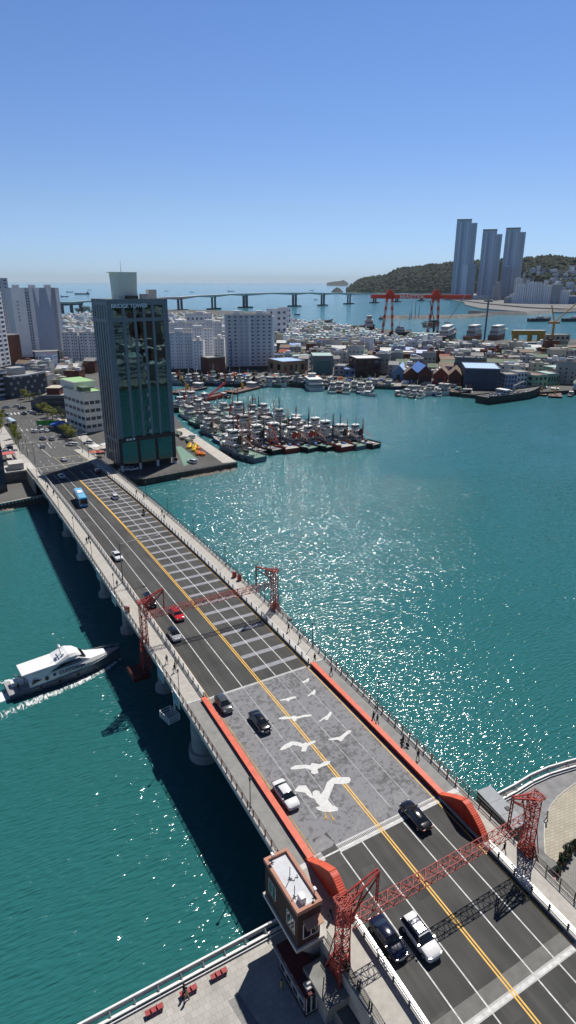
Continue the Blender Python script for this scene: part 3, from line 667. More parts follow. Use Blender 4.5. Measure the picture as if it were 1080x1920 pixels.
for x in (-.7,.7): mb = MB(); mb.box(x-.05,-.25,0,x+.05,.25,.4); mb.build('leg', M_dark, t)
p = G(1012,1622,2.53); t = thing('notice_board', 'black slanted notice board at the foot of the lattice column', 'sign', (p.x,p.y,2.53), R(25))
mb = MB(); mb.slab([(-.4,1.0),(.4,1.35),(.4,1.42),(-.4,1.07)], 0, -.7, .7); mb.build('panel', M_black, t)
for x in (-.6,.6): mb = MB(); mb.box(x-.04,-.04,0,x+.04,.04,1.2); mb.build('leg', M_dark, t)

# lamps on the bridge
def post_lamp(label, loc, h=4.7, rz=0, grp='short lamps along the bridge walkways'):
    if 'pl' not in PROTO:
        t = thing('walkway_lamp', label, 'lamp', loc, rz, grp)
        mb = MB(); mb.tube((0,0,0),(0,0,.5),.12,.1,8); mb.tube((0,0,.5),(0,0,4.3),.06,.05,8); mb.build('post', M_rblack, t)
        mb = MB(); mb.tube((0,0,4.25),(0,0,4.75),.1,.16,8); mb.tube((0,0,4.75),(0,0,4.85),.2,.05,8); mb.build('lantern', M_dark, t)
        PROTO['pl'] = proto_done(t); return t
    return dup(PROTO['pl'], label, loc, rz, grp)
PROTO = {}
ly = [63.7]; 
for i, y in enumerate((25,63.7,83,101.5,121,140.5,160,180,200,218)):
    post_lamp('black walkway lamp, %s along the glittering water side from the round plaza' % nth(i), (13.0,y,deck(y)+.22))
    post_lamp('black walkway lamp, %s along the dark water side from the paved quay' % nth(i), (-12.95,y-(2 if y > 70 else (8 if y > 40 else 3)),deck(y)+.22))
def road_lamp(label, x, y, z, arm, h=9.5, grp='tall road lamps'):
    t = thing('road_lamp', label, 'street lamp', (x,y,z), 0, grp)
    mb = MB(); mb.tube((0,0,0),(0,0,h),.13,.08,8); mb.build('pole', M_grey, t)
    mb = MB(); mb.bar((0,0,h-.3),(arm*.6,0,h+.1),.12); mb.bar((arm*.6,0,h+.1),(arm,0,h+.1),.1); mb.build('arm', M_lgrey, t)
    for f in (.55,1.0):
        mb = MB(); mb.box(arm*f-.5,-.15,h+.0,arm*f+.4,.15,h+.2); mb.build('lamp_head', M_lgrey, t)
    return t
road_lamp('tall grey road lamp with a long arm over the white car', -9.9, 123.7, deck(123.7)+.2, 8.4, 9.2)
p = G(820,1822,8+0); 
t = thing('traffic_mast', 'thin spiky mast on the bridge railing in front of the white car', 'mast', (-9.75,22.5,deck(22.5)+.2)); mb = MB(); mb.tube((0,0,0),(0,0,3.6),.03,.02,6)
for k in range(14): mb.box(-.06,-.06,.4+k*.23,.06,.06,.46+k*.23)
mb.build('rod', M_grey, t)
# panels on the outside of the walkway, cabinets, hanging inspection cradle
for i, y in enumerate((81,88.5,118,131)):
    t = thing('display_panel', 'pale blue panel outside the railing, %s along from the lifting span' % nth(i), 'panel', (-13.5,y,deck(y)), 0, 'blue panels on the bridge edge')
    mb = MB(); mb.box(-.05,-1.3,-1.2,.05,1.3,.9); mb.build('panel', mat('pale_blue_panel', sr(130,165,175), .5), t)
    mb = MB()
    for a in ((-.08,-1.4,-1.3,.08,-1.3,1.0),(-.08,1.3,-1.3,.08,1.4,1.0),(-.08,-1.3,.9,.08,1.3,1.0),(-.08,-1.3,-1.3,.08,1.3,-1.2)): mb.box(*a)
    mb.build('frame', M_white, t)
for i, (x, y, lab) in enumerate(((12.5,112.5,'red cabinet on the walkway beyond the mid-bridge gantry, with a round top'),(12.2,114.5,'red and white cabinet standing behind the round-topped red one'),(-12.7,110.5,'red cabinet hanging on the dark water side near the mid-bridge gantry'))):
    t = thing('control_cabinet', lab, 'cabinet', (x,y,deck(y)+.22)); mb = MB(); mb.box(-.35,-.35,0,.35,.35,1.25); mb.build('box', M_red, t); mb = MB(); mb.tube((0,0,1.25),(0,0,1.5),.3,.15,10); mb.build('cap', M_white if i else M_dark, t)
t = thing('inspection_cradle', 'white steel inspection cradle hanging beside the bridge near the round pier', 'cradle', (-14.3,82.5,5.2), R(12))
mb = MB()
for a, b in (((-1,-1.4,0),(1,-1.4,0)),((1,-1.4,0),(1,1.4,0)),((1,1.4,0),(-1,1.4,0)),((-1,1.4,0),(-1,-1.4,0))):
    for z in (0,.5,1.0): mb.bar((a[0],a[1],z),(b[0],b[1],z),.1)
for x in (-1,1):
    for y in (-1.4,1.4): mb.bar((x,y,0),(x,y,1.0),.1)
mb.build('basket', M_white, t)
mb = MB(); mb.box(-1,-1.4,-.05,1,1.4,0); mb.build('floor_grid', M_lgrey, t)
mb = MB(); mb.bar((1,0,1),(1.0,0,4.6),.2); mb.bar((.6,-.6,4.4),(1.2,.6,4.4),.3); mb.build('hoist', M_white, t)
# ---------------------------------------------------------------- vehicles
def paint(name, c, rough=.14, metal=0.0): return mat(name, c, rough, metal, var=0, spec=.5, coat=.8)
PW = paint('white_car_paint', (.75,.75,.74)); PB = paint('black_car_paint', (.008,.008,.01)); PG = paint('grey_car_paint', (.10,.11,.12), metal=.3); PR = paint('red_car_paint', (.55,.02,.025)); PN = paint('navy_car_paint', (.008,.012,.035)); PS = paint('silver_car_paint', (.42,.43,.44), metal=.3); PBL = paint('blue_car_paint', (.05,.16,.42))
M_carglass = mat('car_glass', (.012,.016,.02), .05, var=0, spec=.8); M_rim = mat('wheel_rim', (.5,.5,.52), .3, metal=.6, var=0); M_tail = mat('tail_light_red', (.4,.01,.01), .2, var=0); M_head = mat('headlight_clear', (.75,.77,.8), .1, var=0, spec=.8)
SHAPES = {
 # stations: y, half width at belt, z low, z belt, z top, half width of top, greenhouse
 'sedan': [(-2.38,.62,.42,.70,.72,.55,0),(-2.30,.80,.28,.90,.95,.66,0),(-2.0,.89,.22,.97,1.02,.72,0),(-1.62,.91,.2,.99,1.06,.72,0),(-1.05,.92,.2,.98,1.36,.60,1),(-.55,.92,.2,.97,1.44,.61,1),(.05,.92,.2,.96,1.46,.61,1),(.45,.92,.2,.95,1.40,.60,1),(1.12,.92,.2,.94,.98,.70,0),(1.6,.91,.2,.90,.95,.70,0),(2.05,.88,.22,.82,.88,.66,0),(2.3,.78,.28,.70,.76,.58,0),(2.4,.60,.40,.58,.60,.45,0)],
 'suv': [(-2.36,.74,.42,.80,.84,.62,0),(-2.32,.88,.32,1.02,1.1,.72,0),(-2.15,.93,.27,1.08,1.62,.66,1),(-1.6,.95,.25,1.08,1.70,.67,1),(-.8,.96,.25,1.07,1.72,.68,1),(0,.96,.25,1.06,1.70,.68,1),(.35,.96,.25,1.05,1.62,.66,1),(.98,.96,.25,1.05,1.10,.76,0),(1.55,.95,.25,1.02,1.08,.76,0),(2.05,.93,.27,.96,1.02,.72,0),(2.3,.84,.34,.80,.86,.62,0),(2.38,.68,.44,.66,.68,.5,0)],
 'hatch': [(-2.0,.70,.40,.75,.8,.55,0),(-1.95,.83,.28,.92,1.0,.62,0),(-1.75,.87,.22,.97,1.38,.58,1),(-1.2,.89,.2,.97,1.50,.60,1),(-.4,.89,.2,.96,1.54,.61,1),(.3,.89,.2,.95,1.48,.60,1),(1.0,.89,.2,.94,1.0,.68,0),(1.45,.88,.2,.89,.94,.66,0),(1.85,.82,.25,.76,.82,.58,0),(2.0,.64,.38,.62,.64,.46,0)]}
def car(label, kind, body, loc, rz, cat='car', roofm=None, rails=False, group=None, detail=True):
    key = ('car', kind, body.name, roofm.name if roofm else '', rails, detail)
    if key in PROTO: return dup(PROTO[key], label, loc, rz, group)
    t = thing({'sedan':'parked_car','suv':'utility_car','hatch':'hatchback_car'}[kind] if not detail else {'sedan':'sedan_car','suv':'utility_car','hatch':'hatchback_car'}[kind], label, cat, loc, rz, group)
    st = SHAPES[kind]; B = MB(); Gf = MB(); Gr = MB(); Gs = {-1:MB(), 1:MB()}; RF = MB()
    def ring(s):
        y, w, zl, zb, zt, wt, g = s
        h = [(0,zl),(w*.82,zl),(w*.97,zl+.1),(w,(zl+zb)*.5),(w*.99,zb-.08),(w*.95,zb)]
        h += [(wt,zt-.05),(wt*.8,zt),(0,zt)] if g else [(wt+(w-wt)*.45,zb+(zt-zb)*.5),(wt*.7,zt),(0,zt)]
        return [(x,y,z) for x, z in h]
    rings = [ring(s) for s in st]
    for k in range(len(rings)-1):
        a, b = rings[k], rings[k+1]; ga, gb = st[k][6], st[k+1][6]
        for sgn in (1,-1):
            m = lambda p: (p[0]*sgn,p[1],p[2])
            for i in range(8):
                q = [m(a[i]), m(a[i+1]), m(b[i+1]), m(b[i])]
                tgt = B
                if ga and gb: tgt = Gs[sgn] if i == 5 else (RF if i in (6,7) else B)
                elif gb: tgt = Gr if i in (5,6,7) else B
                elif ga: tgt = Gf if i in (5,6,7) else B
                tgt.add(q, [(0,1,2,3)])
    for e in (rings[0], rings[-1]):
        vs = [p for p in e]+[(-p[0],p[1],p[2]) for p in e[1:-1]][::-1]; B.add(vs, [tuple(range(len(vs)))])
    def fin(mb, nm, mt):
        me = mb.mesh(nm, mt, False, False); b = bmesh.new(); b.from_mesh(me); bmesh.ops.remove_doubles(b, verts=b.verts, dist=.002); bmesh.ops.recalc_face_normals(b, faces=b.faces)
        cz = sum((f.normal.z*f.calc_area() for f in b.faces)); 
        if nm in ('roof','windscreen','rear_window') and cz < 0: bmesh.ops.reverse_faces(b, faces=b.faces)
        b.to_mesh(me); b.free(); me.polygons.foreach_set('use_smooth', [True]*len(me.polygons)); me.set_sharp_from_angle(angle=R(38)); return link(nm, me, t)
    fin(B, 'body', body); fin(RF, 'roof', roofm or body); fin(Gf, 'windscreen', M_carglass); fin(Gr, 'rear_window', M_carglass)
    for sgn in (1,-1): fin(Gs[sgn], 'side_window', M_carglass)
    y0, y1 = st[0][0], st[-1][0]; w = max(s[1] for s in st); r = .34 if kind != 'suv' else .38
    for sx in (-1,1):
        for yy in (y0+.85, y1-.9):
            mb = MB(); mb.tube((sx*(w-.22),yy,r),(sx*(w+.01),yy,r),r,r,18); o = mb.build('tyre', M_rubber, t, smooth=True)
            mb = MB(); mb.tube((sx*(w-.02),yy,r),(sx*(w+.02),yy,r),r*.62,r*.58,12); mb.build('rim', M_rim, o)
        if detail:
            zb = st[-3][3]
            mb = MB(); mb.loft([[(sx*(w*.60),y1-.11,zb-.2),(sx*(w*.86),y1-.22,zb-.2),(sx*(w*.86),y1-.25,zb-.03),(sx*(w*.60),y1-.16,zb-.03)],[(sx*(w*.60),y1+.0,zb-.2),(sx*(w*.9),y1-.14,zb-.2),(sx*(w*.9),y1-.2,zb-.03),(sx*(w*.60),y1-.08,zb-.03)]]); mb.build('headlight', M_head, t)
            zr = st[1][3]
            mb = MB(); mb.box(sx*w*.86 if sx < 0 else w*.5, y0-.01, zr-.2, -w*.5 if sx < 0 else w*.86, y0+.14, zr-.03); mb.build('tail_light', M_tail, t)
            iw = [s for s in st if s[6]][-1]; mb = MB(); mb.box(sx*(w+.02)-.1, iw[0]+.35, iw[3]+.02, sx*(w+.02)+.1, iw[0]+.5, iw[3]+.16); mb.build('mirror', body, t)
    if detail:
        mb = MB(); mb.box(-.26,y1-.02,.42,.26,y1+.015,.54); mb.build('number_plate', M_white, t)
        mb = MB(); mb.box(-.45,y1-.06,.56,.45,y1+.005,.66); mb.build('grille', M_black, t)
    if rails:
        zt = max(s[4] for s in st)
        for sx in (-1,1): mb = MB(); mb.bar((sx*.6,-1.5,zt+.04),(sx*.6,.2,zt+.03),.06); mb.build('roof_rail', M_dark, t)
        mb = MB(); mb.box(-.42,-.75,zt-.03,.42,.1,zt+.05); mb.build('sunroof', M_carglass, t)
    PROTO[key] = proto_done(t); return t
def on_deck(px, py, lane=None):
    p = D(px, py); return Vector((p.x if lane is None else lane, p.y, deck(p.y)+.01))
IN = math.pi
def cd(label, kind, m, px, py, lane, rz=IN, **k): 
    o = car(label, kind, m, on_deck(px, py, lane), rz, **k)
    y = o.location.y; o.rotation_euler.x = math.atan(deck(y+1)-deck(y-1))/2*(-1 if abs(rz) > 1 else 1); return o
cd('white utility car with roof rails and sunroof beneath the lattice gantry', 'suv', PW, 793,1762, -4.75, rails=True)
cd('dark navy sedan beneath the gantry, next to the white utility car', 'sedan', PN, 732,1762, -7.75)
cd('black sedan with red tail lights on the joint by the harbour-side red girder', 'sedan', PB, 776,1537, 4.7, 0)
cd('white sedan beside the largest painted gull', 'sedan', PW, 536,1496, -8.0)
cd('black sedan in the middle lane of the grey lifting span', 'sedan', PB, 488,1359, -4.7)
cd('dark grey hatchback at the far corner of the lifting span', 'hatch', PG, 420,1326, -7.8)
cd('white hatchback with black roof on the gantry shadow', 'hatch', PW, 330,1194, -7.7, roofm=M_carglass)
cd('red sedan under the mid-bridge gantry girder', 'sedan', PR, 332,1156, -4.7)
cd('black utility car behind the bracket of the mid-bridge gantry', 'suv', PB, 290,1130, -7.8)
cd('white sedan under the long arm of the road lamp', 'sedan', PW, 222,1046, -7.4)
cd('white hatchback alone on the grey banded lanes', 'hatch', PW, 218,934, 4.4, 0)
cd('white sedan in the tower shadow ahead of the blue bus', 'sedan', PS, 119,896, -4.7)
cd('white sedan inside the yellow box where the bridge meets the island', 'sedan', PW, 137,862, 1.8, 0)
cd('dark red hatchback in the tower shadow on the banded lanes', 'hatch', paint('maroon_car_paint', (.08,.01,.01)), 182,886, 7.8, 0)
def bus(label, loc, rz, body, roof, L=10.5):
    t = thing('city_bus', label, 'bus', loc, rz)
    w = 1.25; h = 3.1; y0, y1 = -L/2, L/2
    def rr(y, s=1, zt=h): return [(-w*s,y,.35),(w*s,y,.35),(w*s,y,zt-.35),(w*s*.93,y,zt-.08),(w*s*.75,y,zt),(-w*s*.75,y,zt),(-w*s*.93,y,zt-.08),(-w*s,y,zt-.35)]
    mb = MB(); mb.loft([rr(y0,.94,h-.1), rr(y0+.15), rr(y1-.25), rr(y1,.94,h-.15)]); mb.build('body', body, t)
    mb = MB(); mb.box(-.75,-2.2,h,.75,.6,h+.22); mb.build('roof_unit', M_white, t)
    mb = MB(); mb.box(-.95,y0+.3,h-.005,.95,y1-.4,h+.03); mb.build('roof', roof, t)
    for sx in (-1,1):
        for k in range(6):
            mb = MB(); yy = y0+.5+k*(L-1)/6; mb.box(sx*w-.01*sx if sx > 0 else -w-.02, yy, 1.45, w+.02 if sx > 0 else -w+.01, yy+(L-1)/6-.15, 2.5); mb.build('side_window', M_carglass, t)
        for yy in (y0+2.2, y1-2.3): mb = MB(); mb.tube((sx*(w-.3),yy,.5),(sx*(w+.02),yy,.5),.5,.5,16); mb.build('wheel', M_rubber, t)
        mb = MB(); mb.box(sx*.85-.18,y1-.02,.7,sx*.85+.18,y1+.03,.95); mb.build('headlight', M_head, t)
        mb = MB(); mb.bar((sx*1.2,y1,2.6),(sx*1.45,y1+.25,2.2),.06); mb.box(sx*1.45-.08,y1+.2,1.75,sx*1.45+.08,y1+.3,2.25); mb.build('mirror', M_dark, t)
    mb = MB(); mb.box(-w*.86,y1-.01,1.2,w*.86,y1+.03,2.45); mb.build('windscreen', M_carglass, t)
    mb = MB(); mb.box(-.7,y1,2.52,.7,y1+.03,2.8); mb.build('route_display', M_black, t)
    return t
M_busblue = paint('light_blue_bus_paint', sr(70,150,200)); M_busroof = mat('bus_roof_blue', sr(110,175,210), .5)
p = on_deck(142,944,-5.4); b = bus('light blue city bus leaving the tower shadow on the bridge', (p.x,p.y,p.z), IN+R(-3), M_busblue, M_busroof)
# motorcycle and rider
M_jean = mat('dark_trousers', (.02,.022,.03), .8, var=0)
def motorbike(label, loc, rz):
    t = thing('motorcycle', label, 'motorcycle', loc, rz)
    for y in (-.65,.65): mb = MB(); mb.tube((-.06,y,.3),(.06,y,.3),.3,.3,14); mb.build('wheel', M_rubber, t)
    mb = MB(); mb.loft([[(-.1,-.7,.5),(.1,-.7,.5),(.1,-.7,.8),(-.1,-.7,.8)],[(-.16,0,.4),(.16,0,.4),(.16,0,.85),(-.16,0,.85)],[(-.1,.6,.6),(.1,.6,.6),(.1,.6,1.0),(-.1,.6,1.0)]]); mb.bar((0,.6,.95),(0,.68,.3),.08); mb.build('body', M_black, t)
    mb = MB(); mb.bar((-.35,.5,1.05),(.35,.5,1.05),.05); mb.build('handlebar', M_dark, t)
    mb = MB(); mb.box(-.25,-.95,.8,.25,-.5,1.2); mb.build('delivery_box', M_dark, t)
    return t
MBK = on_deck(268,965,7.3); motorbike('black motorcycle with a box riding on the banded lanes', MBK, 0)
# cars of the island streets
city = [(30,763,'hatch',PW,70),(41,767,'sedan',PB,70),(45,777,'sedan',PB,20),(75,803,'suv',PS,5),(65,811,'hatch',PW,30),(78,810,'hatch',PW,0),(88,809,'sedan',PW,0),(80,824,'sedan',PG,10),(97,825,'suv',PS,5),(80,839,'hatch',PS,0),(132,835,'hatch',PW,60),(140,836,'hatch',PW,60),(166,832,'suv',PW,50),(110,783,'hatch',PW,30),(127,782,'suv',PW,40),(138,808,'sedan',PW,75),(120,820,'sedan',PG,70),(8,780,'sedan',PG,70),(10,848,'sedan',PW,80),(16,843,'hatch',PB,80),(12,765,'sedan',PS,60),(57,772,'sedan',PW,10),(62,776,'hatch',PS,45),(75,795,'sedan',PS,5),(20,742,'suv',PW,85),(12,735,'hatch',PW,80),(2,750,'suv',PBL,80),(90,795,'sedan',PB,-10),
 (357,822,'suv',PW,60),(360,868,'suv',PW,20),(234,883,'suv',PW,85),(248,882,'sedan',PW,85),(755,707,'hatch',PW,20),(753,675,'suv',PW,30),(748,692,'suv',PW,20),(742,718,'hatch',PS,60)]
cn = {PW.name:'white',PB.name:'black',PS.name:'silver',PG.name:'grey',PBL.name:'blue'}; kn = {'hatch':'hatchback','sedan':'sedan','suv':'utility car'}
order = sorted(city, key=lambda c: c[0])
idx = {}
WHERE = {(357,822):'on the quay strip beside the fleet of tugs',(360,868):'on the quay tip beside the orange buoys',(234,883):'first under the glass tower by the sea wall',(248,882):'second under the glass tower by the sea wall',(755,707):'at the mouth of the harbour-town street',(753,675):'farthest up the harbour-town street',(748,692):'halfway up the harbour-town street',(742,718):'on the harbour-town quay by the street mouth'}
for c in order:
    px, py, k, m, a = c; p = G(px, py, 2.66 if px < 300 else 2.5)
    if px < 200 and p.y < 262: p = D(px, py)
    w_ = WHERE.get((px,py))
    if not w_:
        i = idx.get((cn[m.name],kn[k]), 0); idx[(cn[m.name],kn[k])] = i+1
        w_ = 'on the island streets, %s of its kind from the photo side edge' % nth(i)
        w_ = 'on the island streets, %s such from the left' % nth(i)
    car('%s %s %s' % (cn[m.name], kn[k], w_), k, m, (p.x,p.y,p.z+.02), R(a), group='cars on the island streets', detail=False)
p = G(22,797,2.7); bus('white and blue bus waiting by the zebra crossing', (p.x,p.y,p.z), R(188), paint('white_bus_paint', (.5,.6,.68)), mat('bus_roof_pale', sr(170,205,225), .5))
# ---------------------------------------------------------------- people
def body_mesh(pose):
    """one continuous skinned figure, 1.72 m tall, facing +y"""
    J = {'pel':(0,0,.93,.155),'chest':(0,.0,1.22,.165),'sho':(0,0,1.38,.13),'neck':(0,.01,1.48,.055),'head0':(0,.02,1.56,.085),'head1':(0,.02,1.66,.075)}
    E = [('pel','chest'),('chest','sho'),('sho','neck'),('neck','head0'),('head0','head1')]
    for s, sw in ((-1,pose),(1,-pose)):
        n = str(s)
        J['sh'+n] = (.18*s,0,1.37,.065); J['el'+n] = (.23*s,-.12*sw,1.1,.045); J['wr'+n] = (.22*s,.22*abs(sw) if pose > 1 else .18*sw*-1+.05,.87,.033); J['ha'+n] = (.21*s,(.24 if pose > 1 else .2*sw*-1+.07),.79,.035)
        J['hip'+n] = (.09*s,0,.88,.1); J['kn'+n] = (.1*s,.14*sw if sw > 0 else .06*sw+.03,.5,.068); J['an'+n] = (.1*s,.26*sw if sw > 0 else .3*sw,.09,.045); J['to'+n] = (.11*s,J['an'+n][1]+.17,.04,.04)
        E += [('sho','sh'+n),('sh'+n,'el'+n),('el'+n,'wr'+n),('wr'+n,'ha'+n),('pel','hip'+n),('hip'+n,'kn'+n),('kn'+n,'an'+n),('an'+n,'to'+n)]
    return J, E
def skin(name, J, E, sub=1):
    ks = list(J); me = bpy.data.meshes.new(name); me.from_pydata([J[k][:3] for k in ks], [(ks.index(a), ks.index(b)) for a, b in E], [])
    o = bpy.data.objects.new(name, me); COL.objects.link(o); md = o.modifiers.new('s', 'SKIN'); md.use_smooth_shade = True
    for i, k in enumerate(ks):
        me.skin_vertices[0].data[i].radius = (J[k][3], J[k][3]*(.72 if k in ('pel','chest','sho') else 1))
    me.skin_vertices[0].data[0].use_root = True
    if sub: sd = o.modifiers.new('u', 'SUBSURF'); sd.levels = sub; sd.render_levels = sub
    dg = bpy.context.evaluated_depsgraph_get(); r = bpy.data.meshes.new_from_object(o.evaluated_get(dg)); bpy.data.objects.remove(o); bpy.data.meshes.remove(me); return r
CL = {'black':(.012,.012,.014),'navy':(.02,.03,.07),'white':(.6,.6,.58),'grey':(.15,.15,.15),'red':(.35,.03,.03),'yellow':(.6,.5,.12),'beige':(.4,.33,.24),'khaki':(.16,.13,.08),'pink':(.55,.2,.25)}
def cloth(c): return mat('cloth_'+c, CL[c], .85, var=.15, scale=6)
BM_ = {}
def person(label, loc, rz, top, legs, pose=.8, cat='person', group=None, hat=None):
    key = (top, legs, pose)
    if key not in BM_:
        if pose not in BM_: BM_[pose] = skin('body', *body_mesh(pose), 1)
        me = BM_[pose].copy(); me.materials.clear()
        for m in (M_skin, cloth(top), cloth(legs), M_black): me.materials.append(m)
        for f in me.polygons:
            c = f.center; z = c.z; x = abs(c.x)
            if z > 1.46: i = 0
            elif x > .15 and z < .86 and z > .7: i = 0
            elif z > .9 or (x > .17 and z > .82): i = 1
            elif z > .1: i = 2
            else: i = 3
            f.material_index = i
        BM_[key] = me
        if 'hair' not in BM_:
            b = bmesh.new(); bmesh.ops.create_uvsphere(b, u_segments=10, v_segments=8, radius=.112)
            for v in b.verts: v.co.y = v.co.y*1.05-.015; v.co.z = v.co.z*1.05
            dl = [v for v in b.verts if v.co.z < -.02 and v.co.y > .0]; bmesh.ops.delete(b, geom=dl, context='VERTS')
            h = bpy.data.meshes.new('hair'); b.to_mesh(h); b.free(); h.materials.append(M_hair); h.polygons.foreach_set('use_smooth', [True]*len(h.polygons)); BM_['hair'] = h
    o = link('person', BM_[key], None, loc, rz); tag(o, label, cat, group)
    h = link('hair', BM_['hair'], o, (0,.02,1.655))
    if hat:
        h.name = 'hat'; 
    return o
def wk(px, py, side=None):
    z = 9.0
    for _ in range(20): p = G(px, py, z+.22); z = deck(p.y)
    x = p.x
    if side: x = max(10.7, min(12.6, abs(x)))*side
    return Vector((x, p.y, deck(p.y)+.22))
PP = [(90,918,-1,'black','navy','at the tower shadow edge, first of two on the walkway'),(101,929,-1,'black','black','just behind another near the blue bus on the walkway'),
 (163,1019,-1,'black','navy','outer one of a pair above the dark water'),(167,1016,-1,'navy','black','inner one of a pair above the dark water'),
 (220,1101,-1,'grey','black','alone below the tall road lamp'),(313,1244,-1,'grey','khaki','leading two others past the mid-bridge gantry, above the dark water'),(328,1260,-1,'black','black','following another on the walkway near the lifting span'),(339,1247,-1,'beige','grey','close to the barrier beside two other walkers near the lifting span'),
 (541,1184,1,'black','black','first walker past the gantry column over the glittering water'),(562,1204,1,'grey','navy','second walker past the gantry column over the glittering water'),(590,1241,1,'black','black','where the harbour-side orange parapet begins'),(621,1266,1,'black','navy','walking beside the start of the harbour-side orange parapet'),
 (698,1352,1,'black','black','outer one of a couple by the walkway lamp over the glitter'),(707,1357,1,'black','navy','inner one of a couple by the walkway lamp over the glitter'),(755,1396,1,'black','grey','standing over a bicycle beside the railing'),(783,1424,1,'black','black','alone near the plaza end of the harbour-side orange parapet'),
 (944,1600,1,'black','khaki','under the near gantry girder beside the white barrier'),(256,928,1,'black','black','nearest to the glass tower on its walkway'),(270,936,1,'navy','black','second nearest to the glass tower on its walkway'),(304,966,1,'black','navy','third from the glass tower, close to a lamp'),(306,975,1,'grey','black','fourth from the glass tower, close to a lamp'),
 (620,1722,-1,'black','black','in the shade between the brick control room and the lattice column')]
for i, (px, py, s, a, b, w_) in enumerate(PP):
    r = random.Random(i); p = wk(px, py, s)
    person('person in %s top %s' % (a, w_), p, (0 if r.random() < .5 else math.pi)+r.uniform(-.2,.2), a, b, r.choice((.8,1.0)))
p = wk(755,1398,1); t = thing('bicycle', 'bicycle held by a dark figure at the harbour-side railing', 'bicycle', (p.x+.35,p.y,p.z), R(10))
for y in (-.52,.52): mb = MB(); mb.tube((-.02,y,.34),(.02,y,.34),.34,.34,16); mb.build('wheel', M_rubber, t)
mb = MB(); mb.bar((0,-.52,.34),(0,-.1,.8),.04); mb.bar((0,-.52,.34),(0,0,.32),.04); mb.bar((0,0,.32),(0,.4,.8),.04); mb.bar((0,-.1,.8),(0,.4,.82),.04); mb.bar((0,.4,.9),(0,.52,.34),.04); mb.bar((0,-.12,.8),(0,0,.32),.04); mb.build('bike_frame', M_dark, t)
mb = MB(); mb.bar((-.28,.38,1.0),(.28,.38,1.0),.035); mb.build('handlebar', M_dark, t)
mb = MB(); mb.box(-.08,-.25,.88,.08,0,.93); mb.build('saddle', M_black, t)
for px, py, a, b, lab in ((346,1866,'black','grey','person in black top standing at the middle red bench'),(351,1873,'beige','beige','person in beige standing just in front of the middle red bench'),(528,1858,'yellow','khaki','person in yellow shirt on the shaded quay beside the maroon kiosk'),(1024,1540,'white','black','person in white top at the rim of the beige round plaza'),(1030,1648,'pink','grey','person in pink beside the dark parasol on the plaza')):
    p = G(px, py, 2.53); person(lab, (p.x,p.y,2.53), R(40), a, b, .8)
p = MBK; person('helmeted person in black riding the motorcycle', (p.x,p.y-.1,p.z+.25), 0, 'black', 'black', .8)
# ---------------------------------------------------------------- island road, kerbs, markings
RW = MB()
ys = [230+2*i for i in range(0, 66)]
def rdz(y): return deck(y) if y < 285 else 2.62
rows_ = [[(-9.8,y,rdz(y)),(9.8+max(0,(min(y,262)-240))*.35,y,rdz(y))] for y in ys]
for a, b in zip(rows_, rows_[1:]): RW.add([a[0],a[1],b[1],b[0]], [(0,1,2,3)])
struct(RW.build('road', M_asph2))
mb = MB(); mb.add([(-16,358,2.625),(17.5,358,2.625),(34,470,2.625),(10,470,2.625),(-30,430,2.625),(-160,430,2.625),(-160,395,2.625),(-30,392,2.625)], [tuple(range(8))]); struct(mb.build('road', M_asph2))
mb = MB(); mb.prism([(-9.8,229),(9.8,229),(17.5,262),(17.5,285),(-9.8,285)], 1, 2.6, 0)
for s, x in ((-1,-13.3),(1,13.3)):
    zz = [(y, deck(y)) for y in range(222, 290, 2)]
    mb.loft([[(x-.25,y,1),(x+.25,y,1),(x+.25,y,z+.3),(x-.25,y,z+.3)] for y, z in zz])
struct(mb.build('road_embankment', M_conc))
mb = MB()
for k in range(0, 60, 2): z = deck(222+k)
mb.loft([[(-9.8,y,1),(9.8,y,1),(9.8,y,deck(y)-.03),(-9.8,y,deck(y)-.03)] for y in range(228, 286, 2)]); struct(mb.build('road_fill', M_concd))
# side pavements of the island avenue
for s, x0, x1 in ((-1,-16,-9.8),(1,17.5,22)):
    mb = MB(); mb.box(x0, 270, 2.4, x1, 358, 2.78); struct(mb.build('pavement', M_walk))
def mark(x0, y0, x1, y1, w, m=None, dz=.03):
    a = Vector((x0,y0,0)); b = Vector((x1,y1,0)); n = max(1, int((b-a).length/2)); d = (b-a).normalized(); nr = Vector((-d.y,d.x,0))*w/2
    mb = MB(); vs = []
    for k in range(n+1):
        p = a+(b-a)*k/n; z = rdz(p.y)+dz; vs += [(p.x-nr.x,p.y-nr.y,z),(p.x+nr.x,p.y+nr.y,z)]
    mb.add(vs, [(2*i,2*i+1,2*i+3,2*i+2) for i in range(n)]); o = mb.build('road_marking', m or M_line); o['kind'] = 'structure'; return o
for y in range(236, 356, 8):
    for x in (-6.4,-3.2,4.5,8.5):
        if not (258 < y < 284): mark(x,y,x,y+3.2,.16)
mark(-9.6,242,9.4,242,.35); mark(.4,258,9.6,258,.3, mat('pale_yellow', ())); mark(9.6,232,9.6,258,.2, mat('pale_yellow', ()))
mark(-9,300,17,300,.4); mark(-1,262,-1,296,.25); mark(3,285,3,297,.3); mark(3,297,12,297,.3); mark(12,285,12,297,.3)
for i in range(14): mark(-8+i*1.9,372,-8+i*1.9,378,.8)
for i in range(10): mark(-8+i*2.4,326,-8+i*2.4,331,.5)
